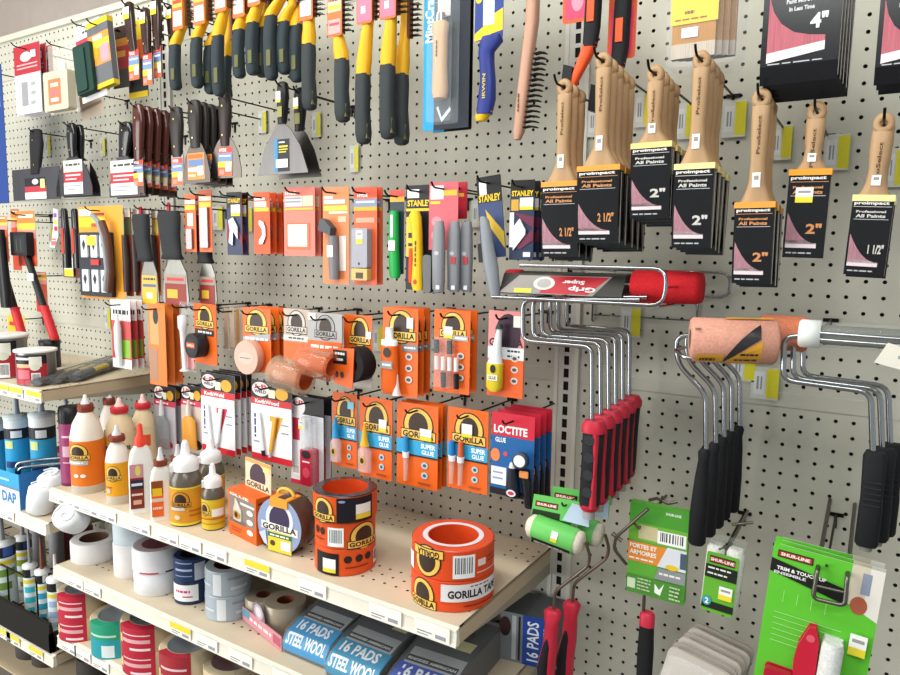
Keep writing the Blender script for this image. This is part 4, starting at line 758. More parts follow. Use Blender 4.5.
def tubeb(root, W, H, d):
    m = MB(); m.loft([(-W*.18, -.5, d-H*.95, W*.26, .12), (-W*.18, -.5, d-H*.88, W*.24, .3), (-W*.2, -.5, d-H*.42, W*.22, .42)], OR, 16, 2.5)
    m.face(-W*.38, 0, d-H*.85, d-H*.42, -.93, [('e', .25, .04, .8, .3, '2A211C'), ('r', .1, .4, .95, .6, '8A8A8E'), ('t', 'CLEAR', .2, .45, .85, .55, 'EDEDED')]); m.build('tube', root)
    m = MB(); m.loft([(-W*.2, -.5, d-H*.43, W*.21, .42), (-W*.2, -.5, d-H*.36, W*.21, .42), (-W*.2, -.5, d-H*.35, .32, .32), (-W*.2, -.5, d-H*.22, .3, .3)], 'EDEFF2:p', 16); m.build('cap', root)
    m = MB(); m.loft([(W*.02, -.5, d-H*.98, .38, .3), (W*.02, -.5, d-H*.9, .2, .2), (W*.02, -.5, d-H*.74, .1, .1)], 'E9D6D2:p', 12); m.build('nozzle', root)
carded('adhesive_card', 'orange card with white capped adhesive tube', 'adhesive card', (383, 308, 418, 396), -7.4, [('r', 0, 0, 1, 1, OR)]+badge(.12, .02, .95, .36)+[('r', .55, .4, 1, .48, '7E8084:p'), ('t', 'CLEAR', .62, .42, .95, .46, 'EDEDED')]+gcol(0)+[('r', .7, .1, .88, .22, 'EDEDEA')], tubeb, 3, .8, 'white capped adhesive tubes', side='C8501E:p', group='adhesive tube cards')
def fourpens(root, W, H, d):
    for i, x in enumerate((-.36, -.18, .0, .18)):
        m = MB(); x *= W; up = i % 2 == 0
        m.loft([(x+.1, -.35, d-H*.9, .16, .16), (x, -.35, d-H*.42, .16, .16)], 'D8604A:c', 10); m.loft([(x+.02, -.35, d-H*.52, .2, .2), (x, -.35, d-H*.36, .2, .2)] if up else [(x+.1, -.35, d-H*.93, .2, .2), (x+.06, -.35, d-H*.75, .2, .2)], '1B1C20:p', 10)
        m.loft([(x+.06, -.35, d-H*.72, .17, .17), (x+.04, -.35, d-H*.56, .17, .17)], 'E8DEDC:p', 10); m.build('mini_tube', root)
carded('adhesive_card', 'orange card with four small black capped tubes', 'adhesive card', (434, 310, 470, 393), -7.4, [('r', 0, 0, 1, 1, OR)]+badge(.15, .02, .9, .32)+[('r', .28, .2, .52, .3, 'F2F2EE'), ('r', .28, .3, .52, .34, 'E6CF36'), ('r', .55, .3, .95, .36, 'A8A8AA'), ('t', 'EPOXY', .6, .31, .92, .35, 'FFFFFF')]+gcol(0), fourpens, 2, 1.0, 'four tube glue cards', film=(.04, .6, .33, .93, .6), side='C8501E:p', group='four tube adhesive cards')
def syr(root, W, H, d):
    m = MB(); m.loft([(-W*.2, -.5, d-H*.93, .35, .3), (-W*.2, -.5, d-H*.88, W*.22, .4), (-W*.2, -.5, d-H*.6, W*.22, .4)], 'D9C22E:p', 16, 2.6); m.face(-W*.36, -W*.02, d-H*.86, d-H*.6, -.92, [('e', .3, .04, .75, .42, '2A211C'), ('r', .1, .5, .9, .75, 'EAE6D8'), ('t', 'GLUE', .2, .55, .8, .7, '3A3A3A')]); m.build('bottle', root)
    m = MB(); m.loft([(-W*.2, -.5, d-H*.6, W*.2, .38), (-W*.17, -.5, d-H*.48, .36, .34), (-W*.1, -.5, d-H*.2, .18, .18)], 'E4EAEC:p', 14); m.loft([(-W*.1, -.5, d-H*.2, .3, .3), (-W*.1, -.5, d-H*.15, .2, .2)], '2E3A36:p', 12); m.build('nozzle', root)
carded('adhesive_card', 'pink and orange card with upright white nozzle, hanging alone', 'adhesive card', (488, 311, 524, 397), -7.2, [('r', 0, 0, 1, .42, 'DD8A8A:p'), ('e', .2, .03, .9, .5, '3A2636'), ('t', 'GORILLA', .03, .32, .97, .41, '2A1A2A'), ('r', 0, .42, 1, .56, 'DDE2E4:p'), ('t', 'DRIES', .55, .44, .9, .48, '222222'), ('t', 'CLEAR', .55, .5, .9, .54, '222222'), ('r', 0, .56, 1, 1, 'E2602A:p'), ('r', .7, .05, .95, .18, 'E8EAE0')]+gcol(0), syr, 1, hk='pink and orange nozzle card', side='C8501E:p')

# fifth row
JB = lambda nm, c='C8202E': [('r', 0, 0, 1, .22, '1B1A1C:p'), ('e', .02, .02, .45, .2, 'E6E2E2:p'), ('t', 'J-B', .06, .05, .4, .11, 'C8202E'), ('t', 'WELD', .08, .12, .38, .16, '2A2A2E'), ('e', .6, .06, .92, .21, 'D9A32A:p'), ('r', .44, .1, .6, .2, 'EDEAC8'), ('r', 0, .22, 1, .3, c+':p'), ('t', nm, .1, .235, .7, .285, 'F2E8E8'), ('r', 0, .3, 1, .92, 'EDEDF0:p'), ('r', 0, .92, 1, 1, c+':p')]
def two(c1, c2):
    def f(root, W, H, d):
        m = MB(); m.loft([(-W*.18, -.25, d-H*.86, .22, .18), (-W*.28, -.25, d-H*.4, .28, .08)], 'E2E4E8:p', 12); m.loft([(-W*.16, -.25, d-H*.93, .16, .16), (-W*.18, -.25, d-H*.86, .18, .18)], '1E1E22:p', 10); m.build('resin_tube', root)
        m = MB(); m.loft([(W*.02, -.25, d-H*.86, .2, .18), (W*.14, -.25, d-H*.42, .3, .08)], c1, 12); m.loft([(0, -.25, d-H*.93, .14, .14), (W*.02, -.25, d-H*.86, .16, .16)], 'C8CCD4:p', 10); m.build('hardener_tube', root)
    return f
BIGJ = lambda c: [('T', 'ORIGINAL', .06, .42, .14, .72, '2A3A6A'), ('t', '7', .47, .42, .8, .74, c), ('r', .75, .5, .93, .52, '9A9AA0'), ('r', .75, .6, .93, .62, '9A9AA0'), ('r', .06, .76, .25, .78, '9A9AA0')]
carded('epoxy_card', 'black and pink epoxy card with clear syringe', 'epoxy card', (155, 386, 176, 452), -6, JB('EPOXY', 'D03A58')[:8]+[('r', 0, .3, 1, 1, 'B8B4BC:p'), ('e', .15, .8, .85, .95, 'A82A44')], tubecard('9AA4AC:v', 'D0D4D8:p'), 2, .8, 'clear syringe epoxy cards', side='A8A0A8:p', group='syringe epoxy cards')
carded('epoxy_card', 'black and pink epoxy card with amber tube', 'epoxy card', (182, 386, 203, 452), -6, JB('PUTTY', 'D03A58')[:8]+[('r', 0, .3, 1, 1, 'C9B9B0:p'), ('e', .5, .8, .95, .95, '2A2A2A')], tubecard('D8963A:p', 'D8D0C4:p'), 2, .8, 'amber putty cards', side='A8A0A8:p', group='amber putty cards')
carded('epoxy_card', 'white epoxy card with red printed bar', 'epoxy card', (202, 374, 235, 453), -7.4, JB('KwikWeld')+BIGJ('D0304A:p'), two('E2E4E8:p', 0), 4, .7, 'white red printed epoxy cards', side='C8C4CC:p', group='red printed epoxy cards')
carded('epoxy_card', 'white epoxy card with orange printed bar beside the black syringe card', 'epoxy card', (252, 382, 292, 462), -7.4, JB('KwikWood')+BIGJ('E0A03A:p'), two('D9A43A:p', 0), 1, .7, 'orange printed epoxy card', side='C8C4CC:p')
def bigs(root, W, H, d):
    m = MB(); m.rbox(W*.0, W*.36, -.9, -.03, d-H*.94, d-H*.55, .2, 'B81F3C:p'); m.face(W*.0, W*.36, d-H*.94, d-H*.55, -.9, [('e', .1, .02, .9, .25, '2A1A22'), ('e', .2, .5, .8, .8, 'D84A66'), ('r', .2, .32, .8, .36, 'F0E0E4')]); m.build('red_canister', root)
    m = MB(); m.loft([(W*.14, -.6, d-H*.55, .5, .4), (W*.12, -.6, d-H*.2, .45, .4)], 'E2E8EE:v', 14); m.build('clear_mixer', root)
carded('epoxy_card', 'tall black and white epoxy card with red canister', 'epoxy card', (291, 397, 324, 486), -7, [('r', 0, 0, 1, .2, '1B1A1C:p'), ('e', .02, .02, .45, .22, 'E6E2E2:p'), ('t', 'J-B', .06, .05, .4, .1, 'C8202E'), ('r', 0, .2, .3, 1, 'E2E2E6:p'), ('r', .04, .25, .28, .5, 'C8304A'), ('bar', .05, .78, .28, .9, '333333'), ('r', .3, .2, 1, 1, 'D6D8DE:p'), ('r', 0, .95, .6, 1, 'C8304A')]+sticker(.3, .26, .5, .36), bigs, 2, .9, 'red canister epoxy cards', film=(.8, .98, .25, .99, .9), side='1B1A1C:p', group='red canister epoxy cards')
BL = '2FA0D0:p'
def sg(parts, bv=.44):
    return [('r', 0, 0, 1, 1, OR)]+badge(.1, .04, .95, .42)+[('r', 0, bv, 1, bv+.17, BL), ('r', 0, bv+.17, 1, bv+.19, '2A1A14'), ('t', 'SUPER', .6, bv+.02, .95, bv+.08, 'EEF6FA'), ('t', 'GLUE', .62, bv+.095, .92, bv+.15, 'EEF6FA'), ('e', .62, .68, .78, .76, 'A9CBD8'), ('e', .62, .8, .78, .88, 'A9CBD8'), ('e', .66, .7, .74, .74, '3A5A6A'), ('e', .66, .82, .74, .86, '3A5A6A'), ('r', .55, .93, .85, .95, '9A4A20')]+parts
def bot(cap, body, x=-.25, k=1.0):
    def f(root, W, H, d):
        X = W*x
        m = MB(); m.loft([(X, -.4, d-H*.92, W*.2*k, .3), (X, -.4, d-H*.66, W*.2*k, .34), (X, -.4, d-H*.6, .22, .22)], body, 14, 2.6); m.face(X-W*.12, X+W*.12, d-H*.86, d-H*.72, -.75, [('e', .1, .0, .9, .8, 'C9A83A'), ('e', .25, .15, .75, .65, '2A211C')]); m.build('bottle', root)
        m = MB(); m.loft([(X, -.4, d-H*.6, W*.14, .3), (X, -.4, d-H*.52, .26, .26), (X, -.4, d-H*.33, .12, .12)], cap, 12); m.build('cap', root)
    return f
carded('super_glue_card', 'orange and blue glue card with blue capped clear bottle', 'glue card', (333, 393, 357, 467), -7, sg([('r', .65, .1, .9, .2, '7FC8E0')]), bot('2F9CD6:p', 'E4D8D8:v'), 1, hk='blue capped glue bottle card', side='C8501E:p')
carded('super_glue_card', 'orange and blue glue card with yellow brush applicator cap', 'glue card', (360, 398, 392, 478), -7.4, sg([('r', .62, .25, .85, .36, 'EDEDE4'), ('r', .62, .36, .85, .4, 'E6CF36')]), bot('E6B02A:p', 'E8C8C4:v'), 1, hk='yellow brush cap glue card', side='C8501E:p')
def pen(xs, caps):
    def f(root, W, H, d):
        for x, c in zip(xs, caps):
            X = W*x; m = MB(); m.loft([(X-.05, -.3, d-H*.93, .16, .14), (X, -.3, d-H*.65, .22, .18)], 'D8C8C0:v', 10); m.build('mini_tube', root)
            m = MB(); m.loft([(X, -.3, d-H*.65, .26, .22), (X, -.3, d-H*.58, .3, .24)], 'E8F0F4:p', 12); m.loft([(X, -.3, d-H*.58, .24, .22), (X, -.3, d-H*.4, .2, .2)], c, 12); m.build('cap', root)
    return f
carded('super_glue_card', 'orange and blue glue card with one slim tube', 'glue card', (397, 404, 438, 487), -7.2, sg([('r', .58, .28, .86, .4, 'EDEDE4'), ('r', .58, .37, .86, .42, 'E6CF36')]), pen((-.22,), ('2F8CC6:p',)), 3, .6, 'single tube glue cards', side='C8501E:p', group='single tube glue cards')
carded('super_glue_card', 'orange and blue glue card with two slim tubes, left of the red cards', 'glue card', (448, 409, 488, 491), -7.2, sg([('r', .36, .18, .62, .3, 'EDEDE4'), ('r', .36, .3, .62, .34, 'E6CF36')]), pen((-.34, -.12), ('1F78C0:p', 'D0603A:p')), 1, hk='two tube glue card', side='C8501E:p')
def loc(root, W, H, d):
    m = MB(); m.loft([(W*.1, -.4, d-H*.97, .55, .3), (W*.1, -.4, d-H*.85, .5, .32), (W*.08, -.4, d-H*.62, .3, .28)], '1A1F2A:p', 14, 2.6); m.loft([(W*.08, -.4, d-H*.62, .3, .25), (W*.08, -.4, d-H*.56, .2, .2)], 'D6DADF:p', 12); m.face(-W*.02, W*.22, d-H*.96, d-H*.86, -.72, [('e', .05, .1, .95, .95, 'D8D8E0'), ('e', .2, .3, .8, .75, 'B83A50')]); m.build('glue_tube', root)
    m = MB(); m.loft([(W*.48, -.4, d-H*1.06, .3, .25), (W*.4, -.4, d-H*.75, .4, .3), (W*.35, -.4, d-H*.62, .4, .3)], '15171C:g', 14); m.rbox(W*.28, W*.48, -.74, -.66, d-H*.7, d-H*.62, .08, 'D88A4A:p'); m.build('bottle', root)
    m = MB(); m.T = Matrix.Translation((W*.3, -.5, d-H*.5)) @ Matrix.Rotation(PI/2, 4, 'X'); m.lathe([(0, 0), (W*.17, 0), (W*.17, .4), (W*.13, .42), (0, .42)], '3A4656:p', 20); m.T = Matrix.Identity(4); m.face(W*.17, W*.43, d-H*.57, d-H*.43, -.93, [('e', 0, 0, 1, 1, 'E4E8EC')]); m.build('cap', root)
carded('red_glue_card', 'red and blue glue card with white disc and black bottle', 'glue card', (491, 414, 534, 497), -7.4, [('r', 0, 0, 1, 1, '1F5F9E:p'), ('r', 0, 0, 1, .28, 'C8283C:p'), ('t', 'LOCTITE', .06, .15, .84, .25, 'F6F2F2'), ('t', 'GLUE', .1, .3, .35, .36, 'DDE8F2'), ('e', .0, .44, .22, .6, 'E0824E:p'), ('e', .3, .46, .4, .52, 'C84A6A'), ('r', .02, .66, .38, .88, 'E6EAF0:p'), ('r', .06, .72, .3, .74, '8A9AB8'), ('r', .06, .79, .3, .81, '8A9AB8'), ('r', 0, .92, 1, 1, '1A1A20')], loc, 4, 1.0, 'red and blue glue cards', side='A81F30:p', group='red and blue glue cards')

# ---------------------------------------------------------------- right bay: roller frames, covers, kits
def bend(pts, r=.45, n=4):                            # round the corners of a wire path
    out = [Vector(pts[0])]
    for i in range(1, len(pts)-1):
        p = Vector(pts[i]); a = (Vector(pts[i-1])-p); b = (Vector(pts[i+1])-p); k = min(r, a.length*.45, b.length*.45)
        a = p+a.normalized()*k; b = p+b.normalized()*k
        for j in range(n+1):
            t = j/n; out.append(a*(1-t)**2+p*2*t*(1-t)+b*t*t)
    return out+[Vector(pts[-1])]
CH = 'A6A9AD:k'
def frame(name, label, path, grip, y, kind, wr=.15):
    P = [aty(px, py, y) for px, py in path]; root = thing(name, label, 'paint roller', P[0]); L = [p-P[0] for p in P]
    m = MB(); m.tube([(0, 1.6, .3)] and bend([tuple(p) for p in L], .6), wr, CH, 10); m.build('wire_frame', root)
    cx, zt, W, H = span(grip, y); dx, dz = cx-P[0].x, zt-P[0].z; r = W/2
    m = MB()
    if kind == 'red':
        m.loft([(dx-.1, 0, dz-H*.96, r*.8, r*.7), (dx-.1, 0, dz-H*.9, r*.9, r*.8), (dx-.05, 0, dz-H*.4, r*.88, r*.85), (dx, 0, dz-H*.12, r*.95, r*.8), (dx, 0, dz-H*.1, r*.6, r*.5)], '1C1D21:m', 16, 3)
        for k in range(4): m.add([(dx-.05+r*.5*math.cos(a*PI/6), -r*.92, dz-H*(.2+.19*k)+r*.5*math.sin(a*PI/6)) for a in range(12)], [tuple(range(12))], '2C2E33:m')
        m.build('grip', root); m = MB()
        m.loft([(dx, 0, dz-H*.13, r*1.08, r*.95), (dx, 0, dz-H*.06, r*1.1, r*.95), (dx, 0, dz, r*.8, r*.7)], 'B9253A:p', 16, 2.6)
        m.loft([(dx+r*.35, -r*.55, dz-H*.95, r*.34, r*.4), (dx+r*.5, -r*.5, dz-H*.5, r*.16, r*.42), (dx+r*.4, -r*.4, dz-H*.1, r*.4, r*.5)], 'B9253A:p', 12)
        m.loft([(dx-.1, 0, dz-H*1.0, r*.7, r*.6), (dx-.1, 0, dz-H*.955, r*.95, r*.8), (dx-.1, 0, dz-H*.93, r*.95, r*.8)], 'B9253A:p', 14); m.build('red_trim', root)
        m = MB(); m.loft([(dx-.1, 0, dz-H*1.09, r*.55, r*.5), (dx-.1, 0, dz-H*1.0, r*.6, r*.55)], '9A9C9C:p', 12); m.build('threaded_end', root)
    elif kind == 'black':
        m.loft([(dx-.08, 0, dz-H, r*.75, r*.7), (dx-.08, 0, dz-H*.97, r*1.0, r*.9), (dx-.05, 0, dz-H*.6, r*1.0, r*.95), (dx, 0, dz-H*.3, r*.8, r*.8), (dx+.03, 0, dz-H*.12, r*.6, r*.6), (dx+.05, 0, dz-H*.04, r*.72, r*.7), (dx+.05, 0, dz, r*.45, r*.45)], '121317:m', 16, 2.3); m.build('grip', root)
    else:
        m.loft([(dx-.05, 0, dz-H, r*.85, r*.8), (dx-.05, 0, dz-H*.97, r, r*.9), (dx, 0, dz-H*.6, r*.98, r*.9), (dx, 0, dz-H*.5, r*.92, r*.86), (dx, 0, dz-H*.05, r, r*.9), (dx, 0, dz, r*.8, r*.7)], '15171A:m', 16, 3.4)
        for k in range(5): m.box(dx-r*.7, dx+r*.7, -r*.96, -r*.85, dz-H*(.3+.06*k)-.06, dz-H*(.3+.06*k), '24262A:m')
        m.build('grip', root); m = MB(); m.loft([(dx-.05, 0, dz-H*1.06, r*.5, r*.45), (dx-.05, 0, dz-H, r*.6, r*.5)], '8A8580:p', 12); m.build('threaded_end', root)
    return root
r = frame('paint_roller', 'chrome roller frame with red and black grip under the wire rack', [(640, 300), (523, 300), (523, 341), (592, 347), (592, 424)], (582, 420, 603, 511), -9, 'red')
stack(r, 6, 1.35, 'chrome roller frame with red and black grip', (.05, .1), group='red grip roller frames', where='from front')
r = frame('paint_roller', 'short bent chrome roller frame with plain black grip', [(740, 334), (676, 336), (678, 364), (706, 394), (706, 450)], (692, 448, 710, 545), -8.5, 'black')
stack(r, 5, 1.6, 'bent chrome roller frame with black grip', (.2, .05), group='black grip roller frames', where='from front')
r = frame('paint_roller', 'wide chrome roller frame with squared black grip near right edge', [(920, 338), (784, 336), (783, 380), (871, 392), (873, 456)], (859, 451, 884, 546), -9, 'square')
stack(r, 3, 1.1, 'wide chrome roller frame with squared black grip', (.38, .02), group='squared grip roller frames', where='from front')
hook(aty(560, 300, -9).x, aty(560, 300, -9).z+.25, -10, 'red grip roller frames', col='8A8C8E:k', up=.1)
hook(aty(700, 336, -8.5).x, aty(700, 336, -8.5).z+.25, -9.2, 'black grip roller frames', col='8A8C8E:k', up=.1)
hook(aty(820, 337, -9).x, aty(820, 337, -9).z+.25, -9.8, 'squared grip roller frames', col='2A2826:s', up=.1)

# wire rack
A = aty(492, 297, -10); B_ = aty(664, 299, -10); T_ = aty(664, 262, -10); U = aty(541, 261, -8.2)
root = thing('wire_rack', 'chrome wire tray rack holding the red roller, fixed to the pegboard', 'wire rack', (A.x, -10, A.z)); W = B_.x-A.x; Ht = T_.z-B_.z
m = MB(); m.tube(bend([(0, 0, 0), (W, 0, 0), (W+.1, 0, Ht), (1.8, .4, Ht)], .8), .12, CH, 8)
m.build('front_rim', root); m = MB()
m.tube(bend([(0, 9.8, .1), (W+1.9, 9.3, .1), (W+1.9, 9.3, Ht-.3), (1.5, 9.6, Ht-.3)], .8), .1, CH, 8); m.build('rear_rim', root)
m = MB()
for k in range(5): m.tube([(.2+W*k/4.2, 0, -.08), (.2+W*k/4.2, 9.8, -.25)], .08, CH, 6)
for k in (1, 2): m.tube([(W*.45*k, 0.2, Ht), (W*.45*k, 9.8, Ht-.4)], .07, CH, 6)
m.tube([(W+.05, 0, Ht*.5), (W+.3, 9.5, Ht*.45)], .08, CH, 6); m.build('cross_wires', root)
m = MB()
for xx in (W*.3, W*.98): m.tube([(xx, 9.8, -.2), (xx, 9.8, -2.0), (xx, 9.95, -2.1)], .08, '8F9294:k', 6)
m.tube([(W*.3, 9.8, -1.6), (W*.98, 9.8, -1.6)], .06, '8F9294:k', 6); m.build('bracket', root)
# red roller pack lying in the rack
P = aty(640, 286, -6.5); root = thing('roller_pack', 'red fuzzy roller with printed pack lying inside the chrome wire rack', 'paint roller', P)
m = MB(); m.T = Matrix.Rotation(PI/2, 4, 'Y'); m.lathe([(.0, -.4), (.95, -.4), (1.05, -.2), (1.0, 3.5), (.9, 3.8), (.5, 3.8), (0, 3.8)], 'BF1E26:f', 32); m.T = Matrix.Identity(4); m.build('fuzzy_cover', root)
m = MB(); m.T = Matrix.Rotation(PI/2, 4, 'Y'); m.lathe([(0, -9.4), (.8, -9.4), (.85, -9.2), (.85, -8.3), (0, -8.3)], 'B8242C:p', 24); m.T = Matrix.Identity(4); m.build('end_cap', root)
m = MB(); x0, x1 = -9.3, -.7
m.prismx([(-1.5, -.72), (-1.1, -.8), (.6, -.8), (.8, .5), (.3, .75), (-.7, .6)], x0, x1, '2A2826:p')
a = Vector((0, -.7, .6)); b = Vector((0, -1.5, -.72)); nrm = Vector((0, -.85, .52))
def mp(u, v, k): p = a.lerp(b, v)+nrm*(.008*k); return (x0+(x1-x0)*u, p.y, p.z)
m.decal([('p', [(.0, 1), (.14, .1), (.9, .05), (.78, 1)], '8F8A86:p'), ('p', [(.35, .95), (.4, .1), (.88, .1), (.74, .95)], 'B3202C:p'), ('r', .13, .75, .28, .97, 'C9CC3A'), ('e', .28, .15, .46, .8, 'D6D0CC'), ('e', .31, .25, .43, .7, 'A8A4A2')], mp)
def mpr(u, v, k): return mp(1-u, 1-v, k+7)
m.decal([('t', 'Super', .3, .5, .48, .75, 'F0E4E4'), ('t', 'Grip', .2, .15, .42, .45, 'F0E4E4')], mpr); m.build('printed_pack', root)
m = MB(); m.tube([(-.9, 0, 0), (-.2, 0, 0)], .3, 'B9BCC0:k', 12); m.build('axle', root)
# pink roller cover in its bag
A = aty(690, 339, -10); B_ = aty(776, 341, -8.6); d = B_-A; Rr = (aty(730, 317, -9).z-aty(730, 361, -9).z)/2
root = thing('roller_cover', 'salmon pink foam roller cover in clear wrap with yellow and black label', 'roller cover', A)
M0 = Matrix.Rotation(math.atan2(d.y, d.x), 4, 'Z') @ Matrix.Rotation(PI/2, 4, 'Y'); L = d.length
m = MB(); m.T = M0; m.lathe([(Rr*.45, 0), (Rr*.9, 0), (Rr, .15), (Rr, L-.15), (Rr*.9, L), (Rr*.45, L)], 'D99A84:f', 40); m.lathe([(Rr*.45, L), (Rr*.45, 0)], '6A5A50:p', 30); m.build('foam_cover', root)
m = MB()
ax = d.normalized(); up = Vector((0, 0, 1)); fr = ax.cross(up)*1.0
def cyl(u, v, k):        # u along the cover, v: 0 top .. 1 bottom over the front half
    an = math.radians(90-180*v); q = up*math.sin(an)+(fr if fr.y < 0 else -fr)*math.cos(an)
    p = ax*(L*u)+q*(Rr*1.015+.01*k); return tuple(p)
def patch(f0, f1, u0, u1, mm, k=1, N=14, Q=6):
    vs = []; fs = []
    for i in range(N+1):
        u = u0+(u1-u0)*i/N
        for j in range(Q+1): vs.append(cyl(u, f0(u)+(f1(u)-f0(u))*j/Q, k))
    for i in range(N):
        for j in range(Q): a = i*(Q+1)+j; fs.append((a, a+1, a+Q+2, a+Q+1))
    m.add(vs, fs, mm)
tt = lambda u: max(0, (u-.36)/.42)
patch(lambda u: .94-.46*tt(u)**.6, lambda u: .96, .36, .80, 'E0A01E:p', 4)
patch(lambda u: .94-.70*tt(u)**.5, lambda u: .95-.50*tt(u)**.6, .36, .78, '141018:p', 5)
patch(lambda u: .68, lambda u: .86, .06, .38, 'E6A81E:p', 4); patch(lambda u: .0, lambda u: .13-.05*u, .4, .95, 'D89A22:p', 1)
m.decal([('t', 'PREMIUM', .56, .64, .76, .7, '2A2018'), ('t', 'ROLLER COVER', .5, .74, .77, .8, '2A2018'), ('t', 'SOFT', .1, .72, .28, .82, '5A3A18'), ('t', '9 in', .03, .3, .1, .36, '5A4038')], lambda u, v, k: cyl(u, v, k+7)); m.build('label', root)
m = MB(); m.T = M0; m.lathe([(.2, -.5), (Rr*.8, -.25), (Rr*1.07, 0), (Rr*1.08, L*.5), (Rr*1.07, L), (Rr*.9, L+.35), (.3, L+1.0)], '8A8884:c', 40); m.build('plastic_wrap', root)
P = aty(784, 333, -7.2); m = MB(); m.T = Matrix.Rotation(PI/2, 4, 'Y'); m.lathe([(0, -1.2), (.9, -1.2), (1, -1.0), (1, 1.0), (.9, 1.2), (0, 1.2)], 'D07A5A:f', 24)
tag(m.build('small_roller_end', None, P), 'orange foam roller end peeking out right of the pink roller cover', 'roller cover')
# wire holder under the pink roller
P = aty(676, 350, -9.6); q = [aty(x, y, yy)-P for x, y, yy in ((676, 350, -9.6), (684, 358, -10.4), (724, 360, -10), (738, 355, -8), (772, 352, -1))]
m = MB(); m.tube(bend([tuple(v) for v in q], .4), .12, CH, 8); m.tube(bend([(0, 0, 0), (.3, .5, .1), (1.5, 8, .1)], .3), .1, CH, 8)
tag(m.build('wire_holder', None, P), 'curved chrome wire arm holding up the pink roller cover', 'wire holder')
# clear tube roller at right edge
A = aty(799, 333, -10.5); root = thing('roller_tube_pack', 'clear tube roller pack with white cap at the right photo edge', 'roller pack', A)
m = MB(); m.T = Matrix.Rotation(PI/2, 4, 'Y'); m.lathe([(0, 0), (.62, 0), (.72, .1), (.72, 1.0), (0, 1.0)], 'DFE2E0:p', 28); m.build('end_cap', root)
m = MB(); m.T = Matrix.Rotation(PI/2, 4, 'Y'); m.lathe([(.66, .9), (.66, 11)], 'DDE4E0:c', 28); m.build('clear_tube', root)
m = MB(); m.T = Matrix.Rotation(PI/2, 4, 'Y'); m.lathe([(.45, 1.0), (.5, 1.2), (.5, 11), (.4, 11)], '5E6058:m', 24); m.build('dark_core', root)
m = MB(); m.tube([(.9, -.58, .12), (11, -.58, .0)], .1, CH, 8); m.tube([(.9, -.5, -.22), (11, -.5, -.3)], .1, CH, 8); m.build('chrome_wires', root)
m = MB(); m.prism([(3.9, -.1), (3.4, -1.1), (5.4, -1.55), (7, -1.3), (7, -.5), (5.2, -.5)], -.9, -.85, 'DDD8CC:p'); m.face(3.6, 6.6, -1.6, -.3, -.9, [('r', .45, .62, .95, .82, 'E0BC28'), ('r', .25, .3, .9, .42, '9A9E9C')]); m.build('paper_tag', root)

